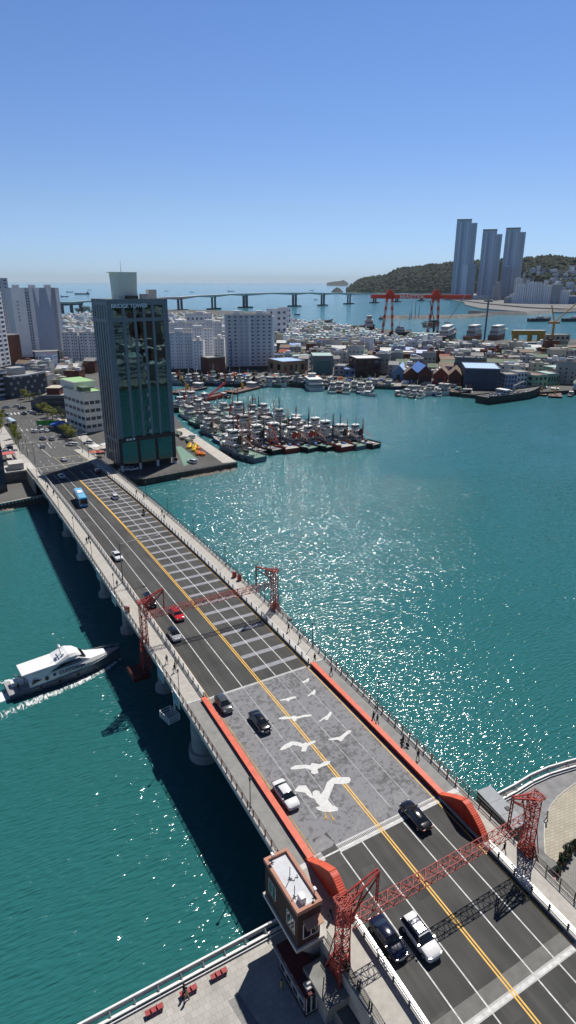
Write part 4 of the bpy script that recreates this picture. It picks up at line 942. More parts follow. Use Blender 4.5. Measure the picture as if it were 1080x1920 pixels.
# sea-wall promenade railings and rocks by the bridge
railing('quay_wall_railing', 'pale concrete railing on the sea wall left of the bridge', 'railing', 0, 0, 1, 1, (), 9, M_lgrey, M_lgrey) if False else None
t = thing('sea_wall_parapet', 'pale concrete parapet along the island sea wall on the dark water side', 'parapet')
a, b = G(-200,985,3.2), G(88,927,3.2); mb = MB(); mb.bar(a, b, .5, .35); mb.build('coping', M_concl, t)
for k in range(41): p = a+(b-a)*k/40; mb = MB(); mb.box(p.x-.2,p.y-.2,2.5,p.x+.2,p.y+.2,3.1); mb.build('post', M_concl, t)
t = thing('sea_wall_railing', 'dark railing along the curved sea wall under the glass tower', 'railing')
pts = [G(*p,3.0) for p in ((238,898),(272,898),(335,886),(445,868))]
for a, b in zip(pts, pts[1:]):
    mb = MB()
    for z in (0,.35,.7): mb.bar(a+_Z*z, b+_Z*z, .07)
    mb.build('rail', M_grey, t); n = max(1,int((b-a).length/2.5))
    for k in range(n): p = a+(b-a)*k/n; mb = MB(); mb.box(p.x-.06,p.y-.06,2.5,p.x+.06,p.y+.06,3.75); mb.build('post', M_grey, t)
def rocks(name, poly, n, s0, s1, seed, m, z=0.0):
    rnd = random.Random(seed); mb = MB()
    for _ in range(n):
        k = rnd.randrange(len(poly)-1); f = rnd.random(); a, b = poly[k], poly[k+1]; p = a+(b-a)*f+Vector((rnd.gauss(0,.8),rnd.gauss(0,.8),0)); s = rnd.uniform(s0,s1)
        vs = [Vector((x,y,w))*s*rnd.uniform(.6,1) for x,y,w in ((1,0,0),(.3,.9,0),(-.8,.6,0),(-.8,-.6,0),(.3,-.9,0),(.2,.1,.7),(0,0,-.5))]; vs = [v+Vector((p.x,p.y,z)) for v in vs]
        mb.add(vs, [(0,1,5),(1,2,5),(2,3,5),(3,4,5),(4,0,5),(1,0,6),(2,1,6),(3,2,6),(4,3,6),(0,4,6)])
    return struct(mb.build(name, m, fix=False), 'stuff')
M_rock = mat('shore_rock', (.26,.235,.19), .9, var=.4, scale=.4)
rocks('shore_rubble', [G(-60,972,0),G(44,946,0)], 220, .5, 1.3, 3, M_rock); rocks('shore_rubble', [G(290,900,0),G(380,892,0),G(440,878,0)], 240, .5, 1.2, 4, M_rock)
# buildings ------------------------------------------------------------------
WIN = {}
def unitwin(m):
    if m.name not in WIN:
        mb = MB(); mb.box(-.5,-.06,-.5,.5,.0,.5); WIN[m.name] = mb.mesh('window', m)
    return WIN[m.name]
def windows(t, face, W, D_, z0, dz, floors, cols, ww, wh, m, off=0, skip=None, limit=None, nm='window'):
    """face: 'f','l','r' -> repeated window parts; past the limit they go into one mesh"""
    me = unitwin(m); spots = []
    span = W if face == 'f' else D_
    for fl in range(floors):
        for c in range(cols):
            if skip and (c, fl) in skip: continue
            u = (c+.5)/cols*span+off; z = z0+dz*(fl+.5)
            spots.append((u, z))
    spots.sort(key=lambda s: -s[1])
    lim = t.get('_n', 100) if limit is None else limit
    def place(u):
        return ((u,0,0),0) if face == 'f' else (((0,u,0),-math.pi/2) if face == 'l' else ((W,u,0),math.pi/2))
    for u, z in spots[:lim]:
        (x,y,_), r = place(u); o = link(nm, me, t, (x,y,z), r, (ww,1,wh))
    rest = spots[lim:]
    if rest:
        mb = MB()
        for u, z in rest:
            (x,y,_), r = place(u); i0 = len(mb.v); mb.box(-ww/2,-.06,z-wh/2,ww/2,0,z+wh/2); mb.xf(Matrix.Translation((x,y,0)) @ Matrix.Rotation(r,4,'Z'), i0)
        struct(mb.build(nm, m, t), 'stuff')
    t['_n'] = max(0, lim-len(spots))
def block(name, label, cat, A, B, H, dep, wall, roofm=None, group=None, parapet=.6, z0=2.4):
    d = B-A; W = d.length; rz = math.atan2(d.y, d.x)
    t = thing(name, label, cat, (A.x,A.y,z0), rz, group)
    mb = MB(); mb.box(0,0,0,W,dep,H); mb.build('wall', wall, t)
    rf = roofm or M_lgrey
    mb = MB(); mb.box(.3,.3,H,W-.3,dep-.3,H+.12); r = mb.build('roof', rf, t)
    if parapet:
        mb = MB(); p = parapet
        for a in ((0,0,W,.28),(0,dep-.28,W,dep),(0,.281,.28,dep-.281),(W-.28,.281,W,dep-.281)): mb.box(a[0],a[1],H-.02,a[2],a[3],H+p)
        mb.build('parapet', M_concl if wall is not M_white else M_white, t)
    return t, W
W_white = mat('white_wall', (.78,.79,.80), .8, var=.08, scale=.15); W_pale = mat('pale_wall', (.70,.71,.72), .8, var=.1, scale=.15); W_grey = mat('grey_wall', (.34,.35,.36), .8, var=.12, scale=.2); W_bg = mat('blue_grey_wall', (.42,.47,.54), .7, var=.1, scale=.2)
W_cream = mat('cream_wall', (.50,.46,.36), .8, var=.12, scale=.2); W_brown = mat('brown_wall', sr(96,60,48), .8, var=.2, scale=.4); W_dark = mat('dark_wall', (.045,.047,.05), .7, var=.2); W_blue = mat('blue_wall', (.13,.22,.38), .7, var=.1); W_green = mat('green_wall', (.22,.42,.30), .8, var=.12); W_pink = mat('pink_wall', (.5,.32,.3), .8, var=.1); W_teal = mat('teal_wall', (.15,.19,.19), .7, var=.15)
R_green = mat('green_roof', sr(150,190,135), .8, var=.15, scale=.3); R_dgreen = mat('moss_green_roof', sr(98,114,94), .8, var=.2, scale=.3); R_blue = mat('blue_metal_roof', sr(95,135,205), .5, var=.12, scale=.5); R_lblue = mat('pale_blue_roof', sr(165,195,235), .5, var=.1, scale=.4); R_grey = mat('grey_roof', (.3,.3,.29), .85, var=.2, scale=.3); R_white = mat('white_roof', (.68,.68,.66), .7, var=.1); R_red = mat('red_roof', sr(150,70,60), .8, var=.2); R_brown = mat('brown_gable_roof', sr(125,108,92), .8, var=.2, scale=.5); R_teal = mat('teal_roof', sr(160,186,180), .7, var=.15)
def pyb(name, label, cat, a, b, topy, dep, wall, roofm=None, z=2.4, group=None, parapet=.6):
    A = G(*a, z); B = G(*b, z); H = height_at(A, topy); t, W = block(name, label, cat, A, B, H, dep, wall, roofm, group, parapet, z); return t, W, H
# --- the glass tower at the end of the bridge
A = G(228,886,2.5); B = G(327,869,2.5); B = A+(B-A).normalized()*23.4
H = 62.6; d = (B-A); Wd = d.length; rz = math.atan2(d.y,d.x); dep = 15
GT = thing('glass_tower', 'tall grey-framed dark glass office tower standing where the bridge reaches the island', 'tower', (A.x,A.y,2.5), rz)
def mirror_glass():
    m = bpy.data.materials.new('mirror_glass'); m.use_nodes = True; n = m.node_tree.nodes; l = m.node_tree.links; b = n['Principled BSDF']
    b.inputs['Metallic'].default_value = 1; b.inputs['Roughness'].default_value = .015; b.inputs['Base Color'].default_value = (.11,.18,.195,1)
    tc = n.new('ShaderNodeTexCoord'); nz = n.new('ShaderNodeTexNoise'); nz.inputs['Scale'].default_value = .28; nz.inputs['Detail'].default_value = 1; l.new(tc.outputs['Object'], nz.inputs['Vector'])
    bn = n.new('ShaderNodeBump'); bn.inputs['Distance'].default_value = .014; l.new(nz.outputs['Fac'], bn.inputs['Height']); l.new(bn.outputs['Normal'], b.inputs['Normal']); return m
M_mirror = mirror_glass(); M_frame = mat('tower_frame_grey', (.18,.205,.235), .5, var=.08, scale=.3); M_maroon = mat('maroon_stone', sr(70,52,56), .5, var=.2, scale=.5)
mb = MB(); mb.box(.5,.5,3.2,Wd-.5,dep-.5,H-.6); mb.build('core', M_dark, GT)
U = [(.085,.235),(.285,.42),(.462,.57),(.612,.722),(.765,.915)]
for k, (u0, u1) in enumerate(U):
    for z0, z1 in ((56.6,H-1.6),(13.4,55.4)):
        mb = MB(); mb.box(u0*Wd,.2,z0,u1*Wd,.32,z1); o = mb.build('glazing', M_mirror, GT)
        mb = MB(); z = z0+3.4
        while z < z1-.5: mb.box(u0*Wd,.185,z,u1*Wd,.2,z+.06); z += 3.4
        um = (u0+u1)/2*Wd; mb.box(um-.03,.185,z0,um+.03,.2,z1)
        if mb.v: mb.build('glazing_bar', mat('dark_teal_bar', (.02,.035,.04), .4, var=0), o)
edges = [0]+[x for u in U for x in u]+[1]
for i in range(0, len(edges), 2):
    mb = MB(); mb.box(edges[i]*Wd,0,13.0,edges[i+1]*Wd,.5,H-1.6); mb.build('pilaster', M_frame, GT)
for z0, z1, m in ((55.4,56.6,M_frame),(H-1.6,H+.5,M_frame),(11.4,13.0,M_maroon)):
    mb = MB(); mb.box(0,-.03,z0,Wd,.5,z1); mb.build('spandrel', m, GT)
for k in range(3):
    u0 = .05+k*.315; u1 = u0+.27
    mb = MB(); mb.box(u0*Wd,.25,2.6,u1*Wd,.35,11.4); mb.build('glazing', M_mirror, GT)
for u0, u1 in ((0,.05),(.32,.365),(.635,.68),(.95,1)):
    mb = MB(); mb.box(u0*Wd,0,2.6,u1*Wd,.5,11.4); mb.build('pilaster', M_maroon, GT)
    mb = MB(); mb.box(u0*Wd+.1,.1,0,u1*Wd-.1,.9,2.6); mb.build('ground_column', M_white, GT)
mb = MB(); mb.box(2,3,0,Wd-1,dep-2,3.2); mb.build('lobby', M_dark, GT)
for s, x in ((-1,0),(1,Wd)):
    mb = MB(); xa, xb = (0,.5) if s < 0 else (Wd-.5,Wd)
    n = 6; w = dep/n
    for k in range(n+1): yc = min(max(k*w,.9),dep-.6); mb.box(xa, yc-.4 if k else .501, 2.6, xb, yc+(.9 if k % 2 else .5), H+.5)
    for z in (11.4,55.2,H-1.6): mb.box(xa+.02,.501,z,xb-.02,dep,z+1.3)
    mb.build('side_frame', M_frame if s < 0 else W_pale, GT)
    mb = MB(); mb.box(xa+.15,.5,2.6,xb-.15,dep,H-.7); mb.build('glazing', mat('side_glass', (.012,.018,.022), .1, var=0, spec=.5), GT)
mb = MB(); mb.box(0,dep-.5,2.6,Wd,dep,H+.5); mb.build('wall', W_pale, GT)
mb = MB(); mb.box(.4,.4,H-.5,Wd-.4,dep-.4,H); mb.build('roof', R_grey, GT)
mb = MB(); x0,x1,y0,y1 = 6.8,14.2,5,12; zt = H+9.6
mb.loft([[(x0,y0,H),(x1,y0,H),(x1,y1,H),(x0,y1,H)],[(x0,y0,H+4),(x1-.2,y0,H+4),(x1-.2,y1,H+4),(x0,y1,H+4)],[(x0-.15,y0-.3,zt-.3),(x1,y0-.3,zt-.3),(x1,y1+.3,zt-.3),(x0-.15,y1+.3,zt-.3)],[(x0-1.4,y0-.4,zt),(x1+.1,y0-.4,zt),(x1+.1,y1+.4,zt),(x0-1.4,y1+.4,zt)]])
mb.build('lift_house', mat('ivory_render', sr(228,230,214), .8, var=.06), GT)
mb = MB(); mb.tube((10,9,zt),(10,9,zt+4),.08,.04,6); mb.build('aerial', M_dark, GT)
for x, y, w_, h in ((9,2,4,1.6),(14.5,2,2.5,2.2),(19.8,8,3.2,3.6)): mb = MB(); mb.box(x,y,H,x+w_,y+2.5,H+h); mb.build('roof_plant', M_lgrey if w_ < 4 else M_dark, GT)
def text_mesh(s, size, m, name, parent, loc, rot, ext=.05, font=None):
    cu = bpy.data.curves.new('t', 'FONT'); cu.body = s; cu.size = size; cu.extrude = ext; cu.offset = size*.012
    o = bpy.data.objects.new('t', cu); COL.objects.link(o); dg = bpy.context.evaluated_depsgraph_get(); me = bpy.data.meshes.new_from_object(o.evaluated_get(dg)); bpy.data.objects.remove(o)
    me.materials.clear(); me.materials.append(m); q = link(name, me, parent, loc); q.rotation_euler = rot; return q
text_mesh('BRIDGE TOWER', 1.9, mat('sign_pale_blue', (.75,.82,.9), .4, var=0), 'lettering', GT, (1.6,-.1,H-2.4), (R(90),0,0), .12)
for k in range(3): mb = MB(); mb.box(3+k*1.3,-.15,12,3.9+k*1.3,-.03,12.8); mb.build('sign_letter', W_white, GT)
mb = MB(); mb.box(12.3,-.7,14,13.4,-.05,15.3)
for z in (18.5,23,28,33,38,43): mb.box(12.5,-.5,z,13.1,-.02,z+1.2)
mb.build('hanging_cradle', M_lgrey, GT)
# --- pale five-storey block with green roof left of the tower
t, W_, H_ = pyb('office_block', 'pale five-storey office block with a light green roof beside the glass tower', 'office block', (163,812), (203,806), 738, 24, mat('warm_grey_wall', sr(226,222,206), .8, var=.08), R_green)
windows(t,'f',W_,24,1.0,H_/5,4,4,W_/4*.8,H_/5*.42,M_glassb); windows(t,'l',W_,24,1.0,H_/5,4,5,3.6,H_/5*.42,M_glassb)
mb = MB(); mb.box(W_*.1,12,H_,W_*1.1,30,H_+3.6); o = mb.build('upper_storey', mat('warm_grey_wall', ()), t); mb = MB(); mb.box(W_*.1+.4,12.4,H_+3.6,W_*1.1-.4,29.6,H_+3.75); mb.build('roof', R_green, o)
mb = MB(); mb.box(1,2,H_+.1,5,9,H_+2.4); mb.build('stair_head', R_dgreen, t)
# --- dark block, grey block, banded block
t, W_, H_ = pyb('shop_block', 'dark angular block with a red-brown top storey behind the street trees', 'block', (82,772), (132,772), 743, 16, W_dark, R_grey)
mb = MB(); mb.box(2,3,H_,W_*.6,13,H_+4); o = mb.build('upper_storey', mat('dull_red_wall', sr(90,50,46), .8), t); mb = MB(); mb.box(1.6,2.6,H_+4,W_*.6+.4,13.4,H_+4.2); mb.build('roof', W_cream, o)
windows(t,'f',W_,16,1,H_/3,3,6,2.6,1.6,M_glassb)
mb = MB(); mb.slab([(0,H_),(-6,H_*.75),(-7,H_*.7),(-7,0),(0,0)], 1, 1, 14); mb.build('glass_wing', M_glassb, t)
t, W_, H_ = pyb('curved_block', 'dark slate block with a white curved parapet behind the avenue', 'block', (22,748), (90,738), 708, 18, mat('slate_wall', (.085,.09,.10), .8, var=.15), R_grey)
windows(t,'f',W_,18,1,H_/4,4,11,1.5,1.6,M_lgrey, skip={(c,f) for c in range(11) for f in range(4) if (c*7+f*3) % 5 > 1})
mb = MB(); mb.bar((0,-.2,H_+.4),(W_*.45,-.9,H_+.2),.6,.8); mb.bar((W_*.45,-.9,H_+.2),(W_,-.2,H_+1.2),.6,.8); mb.build('curved_parapet', W_white, t)
mb = MB(); mb.box(W_*.25,6,H_,W_*.6,14,H_+4.5); mb.build('stair_head', W_grey, t)
t, W_, H_ = pyb('car_park', 'white banded multi-storey block at the edge of the avenue', 'block', (-40,752), (18,745), 700, 22, W_dark, R_grey)
for k in range(5): mb = MB(); mb.box(-.3,-.3,1.5+k*H_/5,W_+.3,22.3,2.8+k*H_/5); mb.build('floor_band', W_pale, t)
# --- dark glass block at the photo edge by the sea wall
t, W_, H_ = pyb('glass_block', 'dark glass-fronted block beside the sea wall left of the bridge', 'block', (-120,958), (15,922), 832, 26, W_dark, R_grey)
for k in range(7): mb = MB(); mb.box(1+k*W_/7.2,-.08,1.5,(k+.86)*W_/7.2+1,-.02,H_-1); mb.build('glazing', M_glassb, t)
windows(t,'r',W_,26,1,H_/5,5,8,2.4,1.8,M_glassb)
# --- apartments
def slab_apts(label, a, b, topy, dep, wall, floors, cols, strips=True, z=2.4, roofm=None, stripm=None, name='apartment_block', crown=True, ww=.45, wh=.42, gl=None, dark_base=True, sidewin=True):
    t, W, H = pyb(name, label, 'apartment block', a, b, topy, dep, wall, roofm or R_grey, z)
    dz = (H-3)/floors
    windows(t,'f',W,dep,3,dz,floors,cols,W/cols*ww,dz*wh,gl or M_glassb)
    if strips:
        for k in range(1, cols, 2):
            mb = MB(); mb.box(W*k/cols-.35,-.05,3,W*k/cols+.35,.0,H-.5); mb.build('recess_strip', stripm or W_grey, t)
    if sidewin: windows(t,'l',W,dep,3,dz,floors,1,dep*.2,dz*wh,gl or M_glassb, limit=0 if t['_n'] < floors else None)
    if dark_base: mb = MB(); mb.box(-.1,-.1,0,W+.1,dep*.5,2.8); mb.build('ground_floor', W_dark, t)
    if crown:
        n = max(1, int(W/14))
        for k in range(n): mb = MB(); mb.box(W*(k+.35)/n,dep*.3,H,W*(k+.65)/n,dep*.7,H+3.2); mb.build('lift_head', W_pale, t)
    return t, W, H
slab_apts('white high-rise with square windows cut off by the edge of the picture', (-55,708), (22,690), 548, 20, W_white, 16, 8, ww=.6, wh=.5)
t, W_, H_ = slab_apts('white and blue-grey high-rise with two pointed white fins on its crown', (38,676), (124,670), 541, 16, W_pale, 20, 3, strips=False, ww=.01, wh=.01, sidewin=False)
for u0, u1, m, o in ((0,.27,W_white,-.5),(.27,.36,W_bg,-.2),(.36,.44,W_pale,-.4),(.44,.86,mat('blue_grey_panel', (.34,.40,.50), .6, var=.1),.0),(.86,.92,W_grey,-.3),(.92,1,W_white,-.5)):  # the wide middle panel is blue-grey between white ones
    mb = MB(); mb.box(u0*W_,o-.5,5,u1*W_,-.01,H_+.3); mb.build('facade_panel', m, t)
for u in (.47,.72):
    mb = MB(); mb.slab([(u*W_,H_+.2),((u+.11)*W_,H_+.2),((u+.06)*W_,H_-17)], 1, -.95, -.52); mb.build('fin', W_white, t)
for k in range(6): mb = MB(); mb.box(W_*.08+.0,-1.1,H_-12-k*3.2,W_*.08+1.9,-1.0,H_-10.4-k*3.2); mb.box(W_*.08+.5,-1.12,H_-12.5-k*3.2,W_*.08+.9,-1.1,H_-9.9-k*3.2); mb.build('sign_character', W_bg, t)
for k in range(22):
    for c in range(2): 
        mb = MB(); mb.box(W_*(.285+c*.04),-.75,7+k*(H_-9)/22,W_*(.285+c*.04)+1.0,-.7,8.4+k*(H_-9)/22); mb.build('window', M_glassb, t)
slab_apts('blue-grey twin-topped high-rise behind the brown block', (-30,672), (34,668), 522, 18, W_bg, 22, 6, ww=.4)
slab_apts('brown brick block between two white high-rises', (16,686), (44,684), 629, 14, W_brown, 6, 2, crown=False, strips=False, ww=.12, wh=.4)
t, W_, H_ = pyb('public_office', 'white office with dark ribbon windows and black side piers in front of the finned high-rise', 'office', (66,692), (114,690), 661, 14, W_white, R_grey)
for k in range(7): mb = MB(); mb.box(W_*(.08+k*.125),-.06,H_*.62,W_*(.16+k*.125),0,H_*.72); mb.build('window', M_glass, t)
for k in range(5): mb = MB(); mb.box(W_*(.08+k*.18),-.06,1,W_*(.2+k*.18),0,H_*.5); mb.build('window', M_glass, t)
for x in (0,W_-1): mb = MB(); mb.box(x,-.8,0,x+1.1,0,H_+1); mb.build('side_pier', W_dark, t)
slab_apts('pale low slab left of the glass tower, farther from it of two alike', (122,688), (152,688), 624, 13, W_pale, 10, 4, ww=.35)
slab_apts('pale low slab right against the left side of the glass tower', (154,688), (186,688), 624, 13, W_pale, 10, 4, ww=.35)
slab_apts('white nine-storey slab nearest to the right side of the glass tower', (314,698), (364,697), 625, 12, W_white, 11, 6, stripm=W_bg, ww=.25, wh=.3)
slab_apts('white stepped slab end with a sunlit gable beside the harbour', (363,700), (383,700), 640, 14, W_white, 9, 2, stripm=W_bg, ww=.25, wh=.3)
slab_apts('second row white slab rising behind the stepped one', (345,684), (402,683), 618, 12, W_white, 11, 6, stripm=W_bg, ww=.25, wh=.3)
slab_apts('white slab end above the brown brick house', (402,690), (422,690), 636, 14, W_white, 8, 2, stripm=W_bg, ww=.25, wh=.3)
slab_apts('third row white slab with sunlit roof edges behind the others', (322,672), (366,671), 607, 12, W_pale, 10, 6, stripm=W_bg, ww=.25, wh=.3)
slab_apts('third row white slab next to the large grey slab', (372,672), (418,671), 606, 12, W_pale, 10, 6, stripm=W_bg, ww=.25, wh=.3)
slab_apts('fourth row low white block with arched openings', (352,655), (400,655), 590, 14, W_white, 4, 6, stripm=W_pale, ww=.4, wh=.3)
t, W_, H_ = slab_apts('large pale grey fifteen-storey slab with blue stripes on the harbour front', (427,694), (511,692), 591, 14, mat('slab_grey', (.50,.52,.55), .8, var=.05), 14, 8, strips=False, ww=.4, wh=.38)
for u, m in ((.09,W_blue),(.30,W_bg),(.44,W_bg),(.64,W_bg),(.5,W_pale)):
    mb = MB(); mb.box(W_*u-.7,-.08,3,W_*u+.7,-.0,H_*.55 if m is W_blue else H_-2); mb.build('stripe', m, t)
mb = MB(); mb.box(W_-.01,-.6,3,W_+1.6,13,H_-1); mb.build('end_stair', W_white, t)
for k in range(14): mb = MB(); mb.box(W_+1.6,3,4+k*(H_-6)/14,W_+1.65,5,5.6+k*(H_-6)/14); mb.build('window', W_blue, t)
slab_apts('dark brown brick house in front of the white slabs', (391,703), (423,700), 672, 14, W_brown, 5, 3, crown=False, strips=False)
slab_apts('white block with a dark window band at the end of the harbour front', (518,640), (538,638), 581, 16, W_pale, 5, 2, strips=False, crown=False)
slab_apts('narrow grey office with a green side by the sea', (535,620), (545,619), 578, 14, W_white, 4, 2, strips=False, crown=False, gl=M_glassb)
# ---------------------------------------------------------------- harbour town
def inpoly(x, y, P):
    c = False; j = len(P)-1
    for i in range(len(P)):
        if (P[i][1] > y) != (P[j][1] > y) and x < (P[j][0]-P[i][0])*(y-P[i][1])/(P[j][1]-P[i][1])+P[i][0]: c = not c
        j = i
    return c
FOOT = []   # footprints already taken (world x, y, radius)
def lm(name, label, cat, a, b, topy, dep, wall, roofm=None, floors=0, cols=0, gl=None, gable=False, ww=.5, wh=.5, **k):
    A = G(*a, 2.5); B = G(*b, 2.5); W = (B-A).length; rz = math.atan2((B-A).y,(B-A).x); H = height_at(A, topy)
    if gable:
        t = thing(name, label, cat, (A.x,A.y,2.5), rz); h = H*.62
        mb = MB(); mb.slab([(0,0),(W,0),(W,h),(W/2,H),(0,h)], 1, 0, dep); mb.build('wall', wall, t)
        mb = MB()
        for s in (0,1):
            x0, x1 = (-.5,W/2) if s == 0 else (W/2,W+.5); z0, z1 = (h-.25,H+.05) if s == 0 else (H+.05,h-.25)
            mb.add([(x0,-.6,z0),(x1,-.6,z1),(x1,dep+.6,z1),(x0,dep+.6,z0),(x0,-.6,z0+.3),(x1,-.6,z1+.3),(x1,dep+.6,z1+.3),(x0,dep+.6,z0+.3)], [(0,3,2,1),(4,5,6,7),(0,1,5,4),(1,2,6,5),(2,3,7,6),(3,0,4,7)])
        r = mb.build('roof', roofm, t)
        if k.get('sky'):
            for f in k['sky']: mb = MB(); xx = W/2*f; zz = h+(H-h)*f+.1; mb.box(xx-.5,dep*.25,zz+.1,xx+1.2,dep*.5,zz+.55); mb.build('skylight', M_white, r)
        mb = MB(); mb.box(W*.3,-.08,0,W*.62,0,h*.7); mb.build('door', W_dark, t)
    else:
        t, W = block(name, label, cat, A, B, H, dep, wall, roofm, None, .5, 2.5)
        if floors: windows(t,'f',W,dep,.8,(H-1)/floors,floors,cols,W/cols*ww,(H-1)/floors*wh,gl or M_glass)
        if floors: windows(t,'l',W,dep,.8,(H-1)/floors,floors,2,dep/2*.4,(H-1)/floors*wh,gl or M_glass)
    c = A+(B-A)/2+Vector((-(B-A).y,(B-A).x,0)).normalized()*dep/2; FOOT.append((c.x,c.y,max(W,dep)*.5,t)); return t, W, H
lm('warehouse','low warehouse with a large pale blue roof beside the grey harbour slab','warehouse',(530,703),(572,700),679,26,mat('sand_wall', sr(150,130,105), .8),R_lblue,1,4)
t, W_, H_ = lm('workshop','teal-grey harbour workshop with a pale green roof and white vans inside','workshop',(586,702),(624,702),668,26,W_teal,R_teal)
mb = MB(); mb.box(W_*.08,-.05,.3,W_*.9,0,H_*.75); mb.build('shutter', mat('shutter_green', sr(70,110,110), .6), t)
lm('office_block','white three-storey office with small square windows behind the pale blue warehouse','office block',(543,690),(586,688),669,14,W_white,R_teal,2,6)
t, W_, H_ = lm('brick_warehouse','dark brown four-storey brick block on the harbour beside the street mouth','block',(668,707),(712,706),673,22,mat('dark_brick', sr(70,48,42), .8, var=.25, scale=.5),R_white,3,3,ww=.6)
lm('shop_house','small house with a bright blue roof left of the dark brown block','house',(646,706),(666,706),693,12,W_blue,R_blue,1,2)
lm('house','house with pale terrace and stacked floors between workshop and blue-roofed house','house',(626,703),(645,704),686,14,W_grey,R_grey,2,2)
lm('tower_house','tall white house with a cream stair tower in the middle of the town','house',(662,673),(690,673),641,16,W_pale,R_grey,4,2,ww=.55,wh=.25)
t, W_, H_ = lm('stair_tower','sunlit white stair tower attached behind the tall white house','house',(691,674),(699,673),634,12,W_white,R_white)
lm('warehouse','gabled warehouse with a blue front and blue roof nearest the street mouth','warehouse',(736,715),(758,716),685,20,W_blue,R_lblue,gable=True)
lm('warehouse','brown-roofed gabled warehouse with two skylights beside the bright blue roof','warehouse',(758,718),(781,718),690,24,W_brown,R_brown,gable=True,sky=(.45,.8))
lm('warehouse','gabled warehouse with the brightest blue roof on the harbour','warehouse',(783,720),(808,720),686,26,W_brown,R_blue,gable=True)
lm('warehouse','red-walled gabled warehouse with two skylights, right of the big blue one','warehouse',(812,722),(838,723),690,24,mat('rust_wall', sr(130,55,48), .8, var=.3),R_brown,gable=True,sky=(.4,.75))
lm('warehouse','grey-brown gabled warehouse beside the long slate warehouse','warehouse',(840,724),(864,725),692,24,W_brown,R_brown,gable=True)
lm('cold_store','long slate-blue windowless warehouse on the harbour front','warehouse',(869,729),(934,731),691,34,mat('slate_blue_wall', sr(66,80,98), .8, var=.15, scale=.1),R_lblue,2,4,gl=M_dark,ww=.18,wh=.3)
lm('house','pale blue three-storey house with dark square windows right of the slate warehouse','house',(945,729),(967,729),703,12,mat('pale_blue_wall', sr(150,165,190), .8),R_grey,3,4)
lm('house','white three-storey house with rows of dark windows behind the black barge','house',(968,727),(992,726),699,13,W_pale,R_grey,3,4)
lm('workshop','yellow-green workshop with three roof lights by the black barge','workshop',(1000,729),(1024,727),705,16,W_green,R_brown,2,3)
lm('workshop','mint green workshop beside the slipway','workshop',(1026,722),(1046,721),702,16,W_green,R_teal,1,4)
lm('workshop','tall green shed behind the white vessel on the slipway','workshop',(1046,712),(1078,710),692,20,W_green,R_teal)
lm('grey_store','grey three-storey store in the middle of the harbour town','store',(855,684),(889,683),658,16,W_grey,R_grey,3,3,ww=.25,wh=.2)
lm('yard_office','long white shipyard office with three round windows below the red crane','office',(769,636),(823,638),625,18,W_white,R_teal,2,6,ww=.25,wh=.3)
lm('house','white sunlit house left of the town street','house',(749,684),(777,684),661,14,mat('pale_blue_wall', ()),R_white,3,3,ww=.25,wh=.2)
lm('olive_store','olive-brown store at the edge of the picture behind the town','store',(1062,668),(1110,666),652,20,mat('olive_wall', sr(125,108,65), .8),R_brown,2,3)
lm('house','cream four-storey house with open balconies in the eastern town','house',(935,690),(980,690),670,14,W_cream,R_grey,3,6)
lm('yard_shed','beige shipyard shed with dark openings under the yellow jib crane','shed',(1022,640),(1068,640),628,16,W_cream,R_grey,1,5)
lm('yard_shed','grey shipyard shed behind the yellow gantry','shed',(985,652),(1018,652),643,14,W_grey,R_grey,2,4)
for c in ((228,352,9),(232,365,8),(240,385,8),(250,405,8),(262,430,8),(275,455,8)): FOOT.append((*c, None))      # the town street
Hw = mat('house_white', (.50,.50,.48), .85, var=.12, scale=.3); Hp = mat('house_pale', (.34,.34,.33), .85, var=.15, scale=.3)
WALLS = [('white',Hw),('pale grey',Hp),('grey',W_grey),('cream',W_cream),('blue-grey',W_bg),('brown',W_brown),('teal',W_teal),('pink',W_pink)]
WWT = [5,8,6,7,2,3,1,1]
ROOFS = [('green',R_dgreen),('grey',R_grey),('white',R_white),('blue',R_blue),('red',R_red),('pale green',R_teal),('brown',R_brown)]
RWT = [5,10,4.5,2,1.5,1,4]
POLYS = [('harbour town', [(522,708),(560,700),(620,703),(735,706),(865,722),(945,727),(1000,724),(1110,716),(1120,660),(1030,664),(960,665),(900,662),(850,659),(790,648),(740,645),(690,630),(560,613),(545,625),(530,660)], 1.0),
         ('terraces beyond the finned high-rise', [(112,672),(186,672),(190,596),(112,600)], 1.25),
         ('lanes behind the dark slate block', [(60,728),(135,735),(150,700),(188,705),(188,694),(50,700)], .8),
         ('quarter behind the white slabs', [(318,655),(530,655),(548,600),(320,598)], 1.3)]
u = Vector((.78,-.62,0)).normalized(); v = Vector((.62,.78,0)).normalized(); rnd = random.Random(11)
hs = []
for pi_, (pn, P, sp) in enumerate(POLYS):
    j0 = 0
    for j in range(-10, 90):
        for i in range(-60, 60):
            o = Vector((150,420,2.5)); cu_, cv_ = 13.2*sp, 15.0*sp
            p = o+u*(i*cu_+(j%2)*4)+v*(j*cv_)+Vector((rnd.uniform(-2,2),rnd.uniform(-2,2),0))
            if (p-Vector((CX,CY,0))).dot(_fh) < 50: continue
            x, y = PX(p)
            if not inpoly(x, y, P) or x > 1095: continue
            w = rnd.uniform(6,14.5)*sp; d_ = rnd.uniform(6.5,13)*sp
            p += Vector((rnd.uniform(-1.5,1.5),rnd.uniform(-1.5,1.5),0))
            if any((p.x-f[0])**2+(p.y-f[1])**2 < (f[2]+6)**2 for f in FOOT): continue
            hs.append((pi_, j, x, p, w, d_, (p-Vector((CX,CY,CZ))).length))
hs.sort(key=lambda h: h[6])
near_h, far_h = hs[:262], hs[262:]
print('houses', len(hs), len(near_h))
cnt = {}
rowmin = {}
for h in near_h: rowmin.setdefault(h[0], set()).add(h[1])
rowidx = {k: {j: i for i, j in enumerate(sorted(s))} for k, s in rowmin.items()}
BOX = {}
